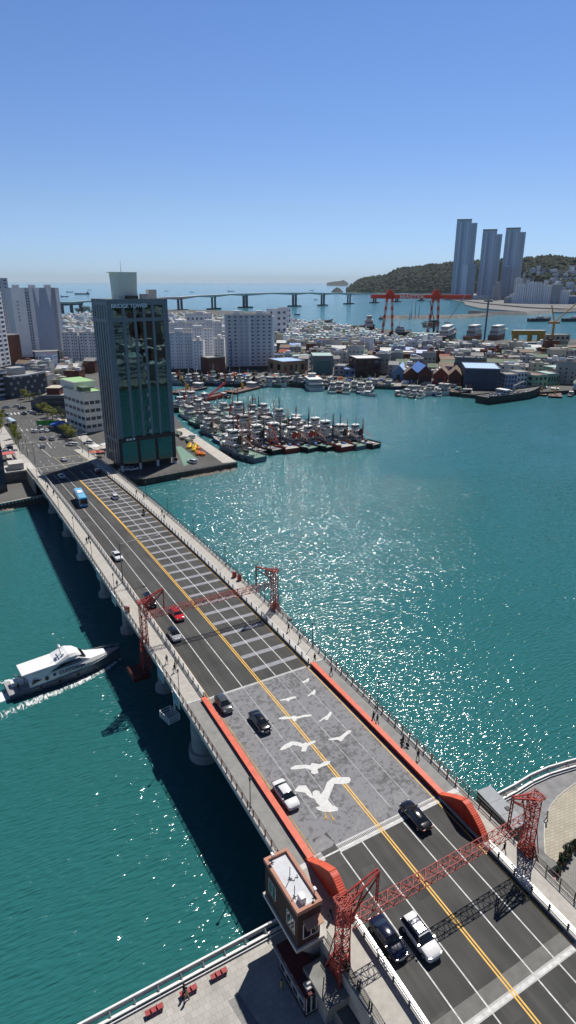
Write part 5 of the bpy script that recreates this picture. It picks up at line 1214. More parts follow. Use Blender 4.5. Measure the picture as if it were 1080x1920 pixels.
def shared(nm, m, f):
    k = (nm, m.name)
    if k not in BOX: mb = MB(); f(mb); BOX[k] = mb.mesh(nm, m)
    return BOX[k]
for h in sorted(near_h, key=lambda h: (h[0], h[1], h[2])):
    pi_, j, x, p, w, d_, _ = h; k = cnt.get((pi_,j), 0); cnt[(pi_,j)] = k+1
    wn, wm = rnd.choices(WALLS, WWT)[0]; rn_, rm = rnd.choices(ROOFS, RWT)[0]; fl = rnd.choices((1,2,3,4,5),(1,4,5,2,1))[0]; H = fl*3.0+.4
    rz = math.atan2(u.y,u.x)+rnd.choice((0,0,math.pi/2))*0+rnd.uniform(-.12,.12)
    lab = '%s %s-storey house, %s roof, %s from left, %s row, %s' % (wn, ('one','two','three','four','five')[fl-1], rn_, nth(k), nth(rowidx[pi_][j]), pn.replace('terraces beyond the finned high-rise','far terraces').replace('lanes behind the dark slate block','slate lanes').replace('quarter behind the white slabs','slab quarter'))
    t = thing('town_house', lab, 'house', (p.x,p.y,2.5), rz, 'houses of the '+pn)
    o = link('wall', shared('wall', wm, lambda mb: mb.box(-.5,-.5,0,.5,.5,1)), t, None, 0, (w,d_,H))
    kind = rnd.random()
    if kind < .33 and fl < 4:
        def gb(mb):
            mb.add([(-.54,-.54,0),(.54,-.54,0),(.54,.54,0),(-.54,.54,0),(-.54,0,.26),(.54,0,.26)], [(0,1,5,4),(2,3,4,5),(1,2,5),(3,0,4),(0,3,2,1)])
        r = link('roof', shared('roofg', rm, gb), t, (0,0,H), 0, (w,d_,9))
    else:
        r = link('roof', shared('rooff', rm, lambda mb: mb.box(-.5,-.5,0,.5,.5,1)), t, (0,0,H), 0, (w*.94,d_*.94,.12))
        def par(mb):
            for a in ((-.5,-.5,.5,-.46),(-.5,.46,.5,.5),(-.5,-.46,-.46,.46),(.46,-.46,.5,.46)): mb.box(a[0],a[1],0,a[2],a[3],1)
        link('parapet', shared('parapet', wm, par), t, (0,0,H-.01), 0, (w*1.02,d_*1.02,.75))
        if rnd.random() < .7:
            sx, sy = rnd.uniform(-.25,.25)*w, rnd.uniform(-.2,.25)*d_
            link('stair_head', shared('stair_head', rnd.choice((W_white,wm,wm)), lambda mb: mb.box(-.5,-.5,0,.5,.5,1)), t, (sx,sy,H+.1), 0, (rnd.uniform(2.5,4),rnd.uniform(2.5,4),2.3))
        if rnd.random() < .55:
            link('water_tank', shared('tank', rnd.choice((mat('tank_blue', sr(60,110,170), .5),mat('tank_yellow', sr(200,180,110), .6),M_white)), lambda mb: mb.tube((0,0,0),(0,0,1.3),.8,.7,10)), t, (rnd.uniform(-.35,.35)*w, rnd.uniform(-.35,.35)*d_, H+.1))
        if rnd.random() < .4:
            link('roof_shed', shared('shed', rnd.choice((R_white,R_blue,R_teal,R_red)), lambda mb: mb.box(-.5,-.5,.9,.5,.5,1)), t, (rnd.uniform(-.2,.2)*w, rnd.uniform(-.2,.2)*d_, H+.1), 0, (w*.4,d_*.35,2.2))
    nc = max(2, int(w/3.2)); me = unitwin(M_glass)
    for f in range(min(fl,4)):
        for c in range(nc):
            if rnd.random() < .85: link('window', me, t, (-w/2+(c+.5)*w/nc, -d_/2, .9+f*3+.95), 0, (1.3,1.5,1.3))
    for f in range(min(fl,3)): link('window', me, t, (-w/2, 0, .9+f*3+.95), -math.pi/2, (1.6,1.5,1.2))
if far_h:
    mb = MB()
    for h in far_h:
        _, j, x, p, w, d_, _ = h; H = rnd.choice((4,7,10,10,13)); i0 = len(mb.v); m = rnd.randrange(5)
        mb.box(-w/2,-d_/2,0,w/2,d_/2,H,m); mb.box(-w/2,-d_/2,H,w/2,d_/2,H+.3,5+rnd.randrange(4)); mb.box(-w/4,-d_/4,H+.3,0,d_/4,H+2.5,m); mb.xf(Matrix.Translation((p.x,p.y,2.5)) @ Matrix.Rotation(math.atan2(u.y,u.x)+rnd.uniform(-.1,.1),4,'Z'), i0)
    struct(mb.build('distant_houses', [W_white,W_pale,W_grey,W_cream,W_bg,R_grey,R_white,R_dgreen,R_teal], fix=False), 'stuff')
# street surfaces of the town and clutter of the quays
mb = MB(); st = [(G(734,722,0).xy),(G(748,722,0).xy)]
mb.add([(*G(733,724,2.53)[:2],2.53),(*G(752,724,2.53)[:2],2.53),(*G(762,650,2.53)[:2],2.53),(*G(752,650,2.53)[:2],2.53)], [(0,1,2,3)]); struct(mb.build('road', mat('pale_street', (.3,.29,.27), .9)))
# ---------------------------------------------------------------- boats
H_black = mat('hull_black', (.015,.017,.02), .5, var=.2, scale=.5); H_white = mat('hull_white', (.5,.5,.485), .5, var=.12, scale=.4); H_red = mat('hull_red', sr(140,45,35), .6, var=.25, scale=.5); H_blue = mat('hull_blue', sr(35,60,120), .5, var=.15); H_green = mat('hull_green', sr(60,95,80), .6, var=.2); H_grey = mat('hull_grey', sr(110,115,125), .6)
D_green = mat('deck_green', sr(105,135,120), .8, var=.25, scale=.6); D_rust = mat('deck_rust', sr(112,88,80), .8, var=.3, scale=.6); D_grey = mat('deck_grey', (.25,.25,.25), .8, var=.25, scale=.6); D_sand = mat('deck_sand', sr(176,174,168), .8, var=.15, scale=.6)
def hull(t, L, B, fb, m, md, sheer=1.0, dbl=.35, transom=.8):
    st = []
    N = 9
    for i in range(N+1):
        f = i/N; y = -L/2+L*f
        w = B/2*(transom+(1-transom)*min(1,f/.25)) if f < .25 else B/2*(1 if f < .6 else max(.02, 1-((f-.6)/.4)**1.8))
        top = fb+sheer*max(0,(f-.45)/.55)**2+.15*sheer*max(0,(.2-f)/.2)
        st.append((y, w, top))
    mb = MB(); rings = []
    for y, w, top in st: rings.append([(-w,y,top),(-w*.93,y,.2),(-w*.75,y,-.6),(w*.75,y,-.6),(w*.93,y,.2),(w,y,top)])
    mb.loft(rings, close=True); mb.build('hull', m, t)
    mb = MB()
    for a, b in zip(st, st[1:]):
        mb.add([(-a[1]*.95,a[0],a[2]+.02),(a[1]*.95,a[0],a[2]+.02),(b[1]*.95,b[0],b[2]+.02),(-b[1]*.95,b[0],b[2]+.02)], [(0,1,2,3)])
    mb.build('deck', md, t)
    mb = MB()
    for s in (-1,1):
        for a, b in zip(st, st[1:]): mb.bar((s*a[1],a[0],a[2]+.3),(s*b[1],b[0],b[2]+.3),.14,.7)
    mb.build('bulwark', m, t)
    return st
RF_ = None
def wbox(t, nm, x0,y0,z0,x1,y1,z1, m, rows=1, n=4, taper=.0):
    mb = MB(); mb.loft([[(x0,y0,z0),(x1,y0,z0),(x1,y1,z0),(x0,y1,z0)],[(x0+taper,y0+taper,z1),(x1-taper,y0+taper,z1),(x1-taper,y1-taper,z1),(x0+taper,y1-taper,z1)]]); o = mb.build(nm, m, t)
    mb = MB(); z = z0+(z1-z0)*.45; h = (z1-z0)*.3
    for k in range(n):
        a = x0+(x1-x0)*(k+.15)/n; b = x0+(x1-x0)*(k+.85)/n; mb.box(a,y0-.03,z,b,y0+.2,z+h); mb.box(a,y1-.2,z,b,y1+.03,z+h)
    ny = max(2, int((y1-y0)/1.6))
    for k in range(ny):
        a = y0+(y1-y0)*(k+.2)/ny; b = y0+(y1-y0)*(k+.8)/ny; mb.box(x0-.03,a,z,x0+.2,b,z+h); mb.box(x1-.2,a,z,x1+.03,b,z+h)
    w = mb.build('glazing', M_glass, o)
    mb = MB(); mb.box(x0-.25,y0-.25,z1,x1+.25,y1+.25,z1+.12); mb.build('roof', RF_ or M_white, o); return o
def mast(t, x, y, z, h, m=M_lgrey, cross=True, r=.12):
    r *= 1.6; mb = MB(); mb.tube((x,y,z),(x,y,z+h),r,r*.5,6)
    if cross: mb.bar((x-1,y,z+h*.7),(x+1,y,z+h*.7),.1); mb.bar((x-.6,y,z+h*.88),(x+.6,y,z+h*.88),.08); mb.box(x-.5,y-.15,z+h*.55,x+.5,y+.15,z+h*.6)
    mb.build('mast', m, t)
def clutter(t, x0,y0,x1,y1,z,n,seed,mats):
    r = random.Random(seed)
    for k in range(n):
        x = r.uniform(x0,x1); y = r.uniform(y0,y1); s = r.uniform(.3,.9); mb = MB()
        if r.random() < .5: mb.box(x-s,y-s*.7,z,x+s,y+s*.7,z+s*.9)
        else: mb.tube((x,y,z),(x,y,z+s*.8),s*.7,s*.55,8)
        mb.build(('deck_crate','rope_coil')[k%2], r.choice(mats), t)
def make_tug(nm, hm, dm, fm, L=24, B=8, seed=1, two=True, aframe=False):
    t = thing(nm, 'x', 'boat'); hull(t, L, B, 1.7, hm, dm, 1.6)
    wbox(t,'deckhouse',-B*.32,-L*.02,1.7,B*.32,L*.3,4.3,H_white,n=4)
    wbox(t,'bridge_deck',-B*.26,L*.04,4.4,B*.26,L*.24,6.6,H_white,n=3)
    wbox(t,'wheelhouse',-B*.2,L*.09,6.7,B*.2,L*.2,9.0,H_white,n=4,taper=.25)
    mast(t,0,L*.13,9.1,5.5,(M_lgrey,M_dark,M_white)[seed%3],True,.16)
    for s in ((-1,1) if two else (0,)):
        mb = MB(); mb.loft([[(s*B*.2-.5,-L*.04,4.3),(s*B*.2+.5,-L*.04,4.3),(s*B*.2+.5,L*.03,4.3),(s*B*.2-.5,L*.03,4.3)],[(s*B*.2-.42,-L*.06,7.4),(s*B*.2+.42,-L*.06,7.4),(s*B*.2+.42,L*.0,7.4),(s*B*.2-.42,L*.0,7.4)]]); f = mb.build('funnel', fm, t)
        mb = MB(); mb.box(s*B*.2-.5,-L*.065,7.2,s*B*.2+.5,L*.01,7.7); mb.build('funnel_top', M_black, f)
    clutter(t,-B*.28,-L*.42,B*.28,-L*.1,1.75,7,seed,[M_dark,D_rust,M_lgrey,R_blue,M_white])
    mb = MB(); mb.box(-.7,-L*.2,1.7,.7,-L*.14,3.0); mb.build('winch', M_dark, t)
    dm_ = (mat('mast_red', sr(150,50,42), .5), mat('derrick_tan', sr(190,140,110), .6), M_dark)[seed%3]
    mast(t,0,-L*.08,1.7,11,dm_,True,.22); mb = MB(); mb.bar((0,-L*.08,7.5),(0,-L*.34,5.0),.14); mb.bar((0,-L*.08,9.5),(0,L*.1,12.5),.05); mb.bar((0,-L*.08,10.2),(0,-L*.45,2.2),.05); mb.build('derrick', dm_, t)
    for s in (-1,1):
        for k in range(4): mb = MB(); y = -L*.35+k*L*.18; mb.tube((s*B*.49,y,.9),(s*(B*.49+.35),y,.9),.45,.45,10); mb.build('tyre_fender', M_rubber, t)
    if aframe:
        mb = MB()
        for s in (-1,1): mb.bar((s*B*.3,-L*.4,1.7),(s*.6,-L*.25,10.5),.35)
        mb.bar((-.8,-L*.25,10.5),(.8,-L*.25,10.5),.4); mb.bar((-B*.2,-L*.36,5),(B*.2,-L*.36,5),.2); mb.build('lifting_frame', mat('bright_red_paint', sr(190,60,45), .5), t)
    return proto_done(t)
def make_trawler(nm, hm, dm, L=20, B=5.5, seed=2, mm=M_lgrey):
    t = thing(nm, 'x', 'boat'); hull(t, L, B, 1.2, hm, dm, 1.4)
    wbox(t,'deckhouse',-B*.34,-L*.3,1.2,B*.34,L*.02,3.4,H_white,n=3); wbox(t,'wheelhouse',-B*.26,-L*.2,3.5,B*.26,L*.0,5.6,H_white,n=3,taper=.15)
    mast(t,0,-L*.1,5.7,4,mm); mast(t,0,L*.25,1.4,6.5,mm,True,.14)
    mb = MB(); mb.bar((0,L*.25,6.5),(0,L*.02,5.2),.12); mb.build('boom', mm, t)
    clutter(t,-B*.28,L*.08,B*.28,L*.36,1.25,6,seed,[D_rust,M_lgrey,R_blue,M_white,mat('buoy_orange', sr(225,120,50), .6),D_green]); return proto_done(t)
def make_skiff(nm, hm, L=9, B=2.6):
    t = thing(nm, 'x', 'boat'); hull(t, L, B, .7, hm, D_grey, .6); wbox(t,'cabin',-B*.3,-L*.1,.7,B*.3,L*.15,2.2,H_white,n=2); mast(t,0,0,2.3,1.6,cross=False,r=.05); return proto_done(t)
def make_barge(nm, L=34, B=12):
    t = thing(nm, 'x', 'barge'); mb = MB(); mb.loft([[(-B/2,-L/2,1.6),(-B/2,-L/2+1.5,-.5),(B/2,-L/2+1.5,-.5),(B/2,-L/2,1.6)],[(-B/2,L/2,1.6),(-B/2,L/2-1.5,-.5),(B/2,L/2-1.5,-.5),(B/2,L/2,1.6)]]); mb.build('hull', H_black, t)
    mb = MB(); mb.box(-B/2+.2,-L/2+.2,1.6,B/2-.2,L/2-.2,1.65); mb.build('deck', D_rust, t)
    wbox(t,'deckhouse',-B*.3,L*.3,1.65,B*.3,L*.44,5,H_white,n=4); clutter(t,-B*.4,-L*.4,B*.4,L*.2,1.65,14,9,[M_dark,D_sand,M_lgrey,R_blue,D_green,M_white])
    mb = MB(); mb.bar((0,0,1.6),(0,0,5.5),1.6); mb.bar((0,0,5),(2,-L*.3,13),.5); mb.build('crane_boom', mat('crane_yellow', sr(205,165,60), .6), t); return proto_done(t)
def bury(t): 
    t.location = (0,0,-500)
PT = {'black-hulled tug with twin orange-red funnels': make_tug('harbour_tug',H_black,D_green,mat('funnel_red', sr(180,65,50), .5),seed=1),
      'red-hulled tug with tan decks': make_tug('harbour_tug',H_red,D_sand,H_white,seed=2),
      'black-hulled workboat with a single dark funnel': make_tug('harbour_tug',H_black,D_grey,M_dark,L=22,B=7.2,seed=3,two=False),
      'green-decked white workboat': make_tug('work_boat',H_grey,D_green,M_dark,L=26,B=7.5,seed=4,two=False),
      'workboat with a red lifting frame': make_tug('work_boat',H_black,D_grey,M_dark,L=25,B=8,seed=5,two=False,aframe=True)}
RF_ = D_green
PT['grey-housed workboat with tan derricks'] = make_tug('work_boat',H_black,D_grey,M_dark,L=24,B=7,seed=6,two=False)
RF_ = D_sand
PT['cream-housed green workboat'] = make_tug('work_boat',H_green,D_green,H_white,L=21,B=7,seed=7,two=False)
RF_ = M_lgrey
PF = {'white fishing boat with pale masts': make_trawler('fishing_boat',H_white,D_green),
      'black fishing boat with red masts': make_trawler('fishing_boat',H_black,D_rust,L=24,B=6,seed=3,mm=mat('mast_red', sr(150,50,42), .5)),
      'green fishing boat': make_trawler('fishing_boat',H_green,D_grey,seed=4),
      'blue fishing boat': make_trawler('fishing_boat',H_blue,D_sand,L=22,B=6,seed=5)}
RF_ = None
PS_ = {'small white launch': make_skiff('launch',H_white), 'small dark launch': make_skiff('launch',H_black)}
PBG = {'black work barge with a yellow boom': make_barge('work_barge')}
USED = set()
def boat(kindd, key, label, x, y, rz, grp, sc=1):
    src = kindd[key]
    if key not in USED:
        USED.add(key); o = src; o.location = (x,y,0); o.rotation_euler.z = rz; o['label'] = label; o['group'] = grp; o.scale = (sc,)*3; return o
    return dup(src, label, (x,y,0), rz, grp, sc)
rb = random.Random(5)
# the tug fleet beside the quay tip: ranks of boats, sterns towards the bridge
tk = list(PT); fk = list(PF)
cols = [(74,243,6),(81.5,247,6),(89,251,6),(96.5,247,5),(104,244,4),(111.5,243,4),(119,240,3),(126,238,2),(133,235,2)]
front_kinds = [3,2,4,1,0,0,1,3,2]
for ci, (x, y0, n) in enumerate(cols):
    for r in range(n):
        y = y0+r*22+rb.uniform(-2,2); xx = x+rb.uniform(-.6,.6)+r*2.6
        if r and rb.random() < .45: key = rb.choice(fk); kd = PF
        else: key = tk[front_kinds[ci] if r == 0 else rb.randrange(7)]; kd = PT
        lab = '%s, %s file from quay, %s rank of the fleet' % (key, nth(ci), nth(r))
        boat(kd, key, lab, xx, y, rb.uniform(-.14,.14)+(0 if (r == 0 or rb.random() < .6) else math.pi)+R(6), 'tugs and workboats moored side by side', rb.uniform(.86,1.18))
# boats along the north quay, sterns or bows to the wall
xs = [338,352,366,380,396,411,428,446,461,477,489,503,516,529,543,556,568,600,612,708,722,775,786,798,812,838]
for i, px in enumerate(xs):
    py = 720 if px < 430 else (722 if px < 600 else (726 if px < 740 else 738)); p = G(px, py, 0); big = rb.random() < .6
    key = rb.choice(tk if big and px < 700 else fk); kd = PT if big and px < 700 else PF
    boat(kd, key, '%s, %s from left along the town quay wall' % (key, nth(i)), p.x-3, p.y-4, R(35)+rb.uniform(-.2,.2)+(math.pi if rb.random() < .5 else 0), 'boats along the town quay wall', rb.uniform(.85,1.1) if big else rb.uniform(1.05,1.35))
for i, (px, py, a) in enumerate([(624,734,-35),(637,732,-40),(650,735,-38),(663,731,-30),(676,734,-35),(692,732,-42),(765,742,-60),(778,744,-60),(790,745,-55),(822,741,-40),(872,741,-50),(880,741,-45)]):
    p = G(px, py, 0); key = rb.choice(fk) if i not in (5,) else fk[3]
    boat(PF, key, '%s, %s from left rafted before the brown block' % (key, nth(i)) if i < 6 else '%s, %s from left before the gabled warehouses' % (key, nth(i-6)), p.x, p.y, R(a), 'rafted boats off the town quay', 1.15 if i < 6 else .8)
for i, (px, py, a) in enumerate([(455,733,-60),(352,734,-62),(1040,741,-50),(1015,738,-55)]):
    p = G(px, py, 0); boat(PBG, 'black work barge with a yellow boom', 'black work barge with a yellow boom, %s from left along the town quay' % ORD[[1,0,3,2][i]], p.x, p.y, R(a), 'work barges', .9 if i < 2 else .7)
for i, (px, py, a) in enumerate([(345,742,20),(352,752,30),(338,760,40),(420,745,10),(690,742,30),(745,741,-30),(905,748,-60),(1070,742,-60)]):
    p = G(px, py, 0); key = list(PS_)[i%2]; boat(PS_, key, '%s, %s from left of the little launches' % (key, nth(i)), p.x, p.y, R(a), 'little launches', 1.3)
for dct in (PT,PF,PS_,PBG):
    for kk, o in dct.items():
        if kk not in USED:
            for q_ in [x for c in KIDS[o.name] for x in KIDS.get(c.name, [])]+KIDS[o.name]+[o]: bpy.data.objects.remove(q_)
# ferry at the quay
p = G(586,728,0); t = thing('harbour_ferry', 'white three-deck ferry with wide front windows at the town quay', 'ferry', (p.x,p.y,0), R(-20)); hull(t, 30, 11, 2.2, H_white, D_grey, .8, transom=1)
wbox(t,'lower_deck',-5,-13,2.2,5,9,5,H_white,n=7); wbox(t,'upper_deck',-4.6,-11,5.2,4.6,7,7.8,H_white,n=6); wbox(t,'wheelhouse',-2.5,1,8,2.5,5,10.2,H_white,n=4); mast(t,0,2,10.3,6)
# red floating crane hull near the fleet
p = G(400,716,0); p = G(398,748,0); t = thing('red_crane_boat', 'low orange-red hull with a slewing boom moored behind the fleet', 'crane boat', (p.x,p.y,0), R(-70)); hull(t, 26, 8, 1.6, mat('bright_red_paint', sr(190,60,45)), D_rust, 1.4); mb = MB(); lattice(mb,(0,-4,2),(0,12,9),1,1,8,.12); mb.build('boom', mat('bright_red_paint', ()), t); wbox(t,'cabin',-1.6,-8,1.6,1.6,-5,4.5,H_white,n=2)
# long black ship hull at the shipyard quay
A = G(905,756,0); B = G(1010,741,0); d = B-A; t = thing('long_barge', 'very long black barge hull heaped with gear along the shipyard quay', 'barge', ((A.x+B.x)/2,(A.y+B.y)/2,0), math.atan2(d.y,d.x)-math.pi/2)
L = d.length*1.04; hull(t, L, 12, 4.0, H_black, M_dark, 2.0, transom=.9); clutter(t,-4.5,-L*.45,4.5,L*.36,4.1,85,77,[M_dark,D_sand,M_lgrey,W_teal,R_blue,M_white,D_rust,M_white]); wbox(t,'deckhouse',-4,-L*.2,4.0,4,-L*.13,7.2,H_white,n=4)
mb = MB(); mb.bar((0,L*.02,5),(0,L*.02,9),1.2); mb.bar((0,L*.02,8.5),(1,L*.16,11),.5); mb.build('boom', M_lgrey, t)
# white vessel on the slipway
p = G(1078,728,2.5); t = thing('slipway_vessel', 'white vessel with a grey keel hauled up on the slipway', 'vessel', (p.x+6,p.y,3.6), R(-60)); hull(t, 32, 8, 3.5, H_white, D_green, 1.5); wbox(t,'deckhouse',-2.5,-11,3.5,2.5,-3,6.5,H_white,n=3); mast(t,0,4,3.6,12)
# customs patrol boat under way
Pb = G(118,1268,0); s_ = G(14,1303,0); w_ = G(226,1232,0); d = (w_-s_); L = 25.5; rz = math.atan2(d.y,d.x)-math.pi/2
CB = thing('patrol_boat', 'white and grey customs patrol boat under way, about to pass below the bridge', 'patrol boat', (s_.x+d.x/2,s_.y+d.y/2,0), rz)
L = d.length*1.0; B = 5.4
HG = mat('hull_slate', sr(84,96,112), .4, var=.05)
N = 12; st = []
for i in range(N+1):
    f = i/N; y = -L/2+L*f; w = B/2*(.9+.1*min(1,f/.2)) if f < .55 else B/2*max(.03,1-((f-.55)/.45)**1.9); st.append((y,w,1.25+1.15*max(0,(f-.1)/.9)**1.3))
mb = MB(); mb.loft([[(-w,y,tp),(-w*.97,y,tp*.62),(-w*.8,y,-.4),(w*.8,y,-.4),(w*.97,y,tp*.62),(w,y,tp)] for y,w,tp in st]); mb.build('hull', HG, CB)
mb = MB(); 
for a, b in zip(st, st[1:]): mb.add([(-a[1]*.97,a[0],a[2]+.02),(a[1]*.97,a[0],a[2]+.02),(b[1]*.97,b[0],b[2]+.02),(-b[1]*.97,b[0],b[2]+.02)], [(0,1,2,3)])
mb.build('deck', mat('deck_pale', (.3,.3,.31), .8), CB)
W2 = mat('boat_white', (.78,.78,.78), .4, var=0)
# sloped superstructure
def ring2(y, w, z0, z1, k=.8): return [(-w,y,z0),(w,y,z0),(w*.98,y,(z0+z1)/2),(w*k,y,z1),(-w*k,y,z1),(-w*.98,y,(z0+z1)/2)]
mb = MB(); mb.loft([ring2(-L*.33,2.3,1.3,2.6,.95), ring2(-L*.25,2.42,1.3,3.9,.92), ring2(L*.1,2.42,1.6,4.3,.86), ring2(L*.2,2.2,1.8,3.1,.8), ring2(L*.36,1.2,2.1,2.75,.7)]); mb.build('superstructure', W2, CB)
mb = MB(); mb.loft([ring2(-L*.38,2.2,3.95,4.25,.95), ring2(-L*.1,2.3,4.1,4.45,.95), ring2(L*.02,2.2,4.4,5.5,.8), ring2(L*.085,1.9,4.4,5.2,.75), ring2(L*.13,1.5,4.3,4.5,.8)]); mb.build('flybridge', W2, CB)
for s in (-1,1):
    mb = MB(); mb.add([(s*2.5,-L*.16,3.3),(s*2.46,L*.125,3.55),(s*2.2,L*.1,4.15),(s*2.28,-L*.05,4.2)], [(0,1,2,3)]); mb.add([(s*2.47,-L*.16,3.3),(s*2.4,L*.125,3.5),(s*2.1,L*.1,4.1),(s*2.2,-L*.05,4.15)], [(3,2,1,0)]); mb.build('side_window', M_carglass, CB)
    mb = MB(); mb.add([(s*2.49,-L*.32,1.9),(s*2.49,-L*.225,2.4),(s*2.49,-L*.30,2.9)], [(0,1,2)]); mb.build('side_vent', M_dark, CB)
    mb = MB()
    for k in range(4): mb.tube((s*(B/2+.02),-L*.25+k*L*.16,1.0),(s*(B/2+.3),-L*.25+k*L*.16,1.0),.22,.22,8)
    for k, yy in enumerate((-.25,-.09,.07,.23)): pass
    mb.build('fender', M_black, CB)
    mb = MB(); mb.tube((s*2.45,-L*.19,2.3),(s*2.56,-L*.19,2.3),.36,.36,14); mb.build('life_ring', M_dark, CB)
mb = MB(); mb.add([(-1.7,L*.1+.25,4.35),(1.7,L*.1+.25,4.35),(1.5,L*.165,3.55),(-1.5,L*.165,3.55)], [(3,2,1,0)]); mb.xf(Matrix.Translation((0,.12,.12))); mb.build('windscreen', M_carglass, CB)
# the side towards the viewer carries the word; local -x or +x side
side = 1 if (Matrix.Rotation(rz,3,'Z') @ Vector((1,0,0))).dot(Vector((CX,CY,0))-CB.location) > 0 else -1
tx = text_mesh('CUSTOMS', .95, mat('navy_lettering', sr(30,45,95), .5, var=0), 'lettering', CB, (side*2.52,(-L*.085 if side > 0 else L*.09),2.3), (R(90),0,R(90) if side > 0 else R(-90)), .03)
mb = MB(); mb.box(side*2.5-.02,L*.105,2.45,side*2.5+.03,L*.14,2.85); mb.build('flag_panel', mat('navy_lettering', ()), CB)
mb = MB(); mb.tube((side*2.5,-L*.125,2.6),(side*2.54,-L*.125,2.6),.3,.3,16); mb.build('round_emblem', mat('navy_lettering', ()), CB)
mb = MB(); mb.bar((0,-L*.02,4.6),(0,-L*.04,7.0),.2); mb.bar((-1.2,-L*.03,6.0),(1.2,-L*.03,6.0),.12); mb.bar((-.6,-L*.03,6.7),(.6,-L*.03,6.7),.3,.15); mb.bar((0,-L*.04,7),(0,-L*.04,8.4),.06); mb.tube((0.9,-L*.02,5),(0.9,-L*.02,5.6),.3,.3,8); mb.build('radar_mast', W2, CB)
mb = MB()
for a, b in zip(st[5:], st[6:]):
    for s in (-1,1): mb.bar((s*a[1]*.95,a[0],a[2]+.75),(s*b[1]*.95,b[0],b[2]+.75),.05); mb.bar((s*a[1]*.95,a[0],a[2]),(s*a[1]*.95,a[0],a[2]+.75),.04)
mb.build('guard_rail', M_lgrey, CB)
mb = MB(); mb.box(-1.2,-L*.46,1.3,.2,-L*.33,2.1); mb.build('tender', M_white, CB); mb = MB(); mb.bar((1.2,-L*.36,1.3),(1.2,-L*.36,3.2),.25); mb.bar((1.2,-L*.36,3.1),(-.3,-L*.42,3.4),.18); mb.build('davit', M_grey, CB)
for i, (x, y) in enumerate(((-1.6,-L*.3),(1.9,-L*.42))):
    person('crew member in dark clothes on the after deck of the patrol boat, %s' % ('near the superstructure','at the stern')[i], CB.matrix_basis @ Vector((x,y,1.3)), 0, 'black', 'navy', .8)
# foam
def foam_mat():
    m = bpy.data.materials.new('sea_foam'); m.use_nodes = True; n = m.node_tree.nodes; l = m.node_tree.links; b = n['Principled BSDF']; b.inputs['Base Color'].default_value = (.75,.8,.8,1); b.inputs['Roughness'].default_value = .9
    tc = n.new('ShaderNodeTexCoord'); nz = n.new('ShaderNodeTexNoise'); nz.inputs['Scale'].default_value = .9; nz.inputs['Detail'].default_value = 6; nz.inputs['Roughness'].default_value = .7; nz.inputs['Distortion'].default_value = 1.2
    mp = n.new('ShaderNodeMapping'); mp.inputs['Rotation'].default_value = (0,0,-rz); mp.inputs['Scale'].default_value = (1.6,.5,1); l.new(tc.outputs['Object'], mp.inputs['Vector']); l.new(mp.outputs[0], nz.inputs['Vector'])
    at = n.new('ShaderNodeAttribute'); at.attribute_name = 'dens'; ad = n.new('ShaderNodeMath'); ad.operation = 'ADD'; l.new(nz.outputs['Fac'], ad.inputs[0]); l.new(at.outputs['Fac'], ad.inputs[1])
    r = n.new('ShaderNodeValToRGB'); r.color_ramp.elements[0].position = .84; r.color_ramp.elements[1].position = 1.12 if False else 1.0; r.color_ramp.elements[0].color = (0,0,0,1); r.color_ramp.elements[1].color = (1,1,1,1); l.new(ad.outputs[0], r.inputs['Fac']); l.new(r.outputs['Color'], b.inputs['Alpha']); return m
def foam(path, name='wake_foam'):
    """path: list of (point, half width, density); density fades to the sides"""
    mb = MB(); dens = []
    offs = (-1,-.6,0,.6,1); dn = (-.5,.0,.12,.0,-.5)
    for i, (p, hw, de) in enumerate(path):
        q = path[min(i+1,len(path)-1)][0]-path[max(i-1,0)][0]; nr = Vector((-q.y,q.x,0)).normalized()
        for o, k in zip(offs, dn): w = p+nr*hw*o; mb.v.append((w.x,w.y,.05)); dens.append(de+k)
    for i in range(len(path)-1):
        for j in range(4): mb.f.append((i*5+j,i*5+j+1,(i+1)*5+j+1,(i+1)*5+j)); mb.m.append(0)
    me = mb.mesh(name, M_foam, False, False); at = me.attributes.new('dens','FLOAT','POINT'); at.data.foreach_set('value', dens); return struct(link(name, me), 'stuff')
M_foam = foam_mat(); ax = d.normalized(); sx = Vector((ax.y,-ax.x,0))
c0 = s_-ax*0
foam([(c0+ax*1.5,2.0,.5),(c0-ax*3,2.6,.5),(c0-ax*8,3.4,.45),(c0-ax*16,4.0,.35),(c0-ax*30,5,.2),(c0-ax*50,6,.05)])
foam([(c0+ax*21.5+sx*.6,.5,.35),(c0+ax*18+sx*2.4,1.0,.38),(c0+ax*13+sx*3.5,1.5,.35),(c0+ax*7+sx*4.3,1.8,.34),(c0+ax*1+sx*5.1,2.0,.32),(c0-ax*8+sx*6.5,2.0,.28),(c0-ax*25+sx*11,1.9,.1)])
foam([(c0+ax*8-sx*3.2,.6,.3),(c0+ax*2-sx*4.2,.9,.38),(c0-ax*6-sx*6,1.1,.3),(c0-ax*20-sx*9,1.4,.1)])
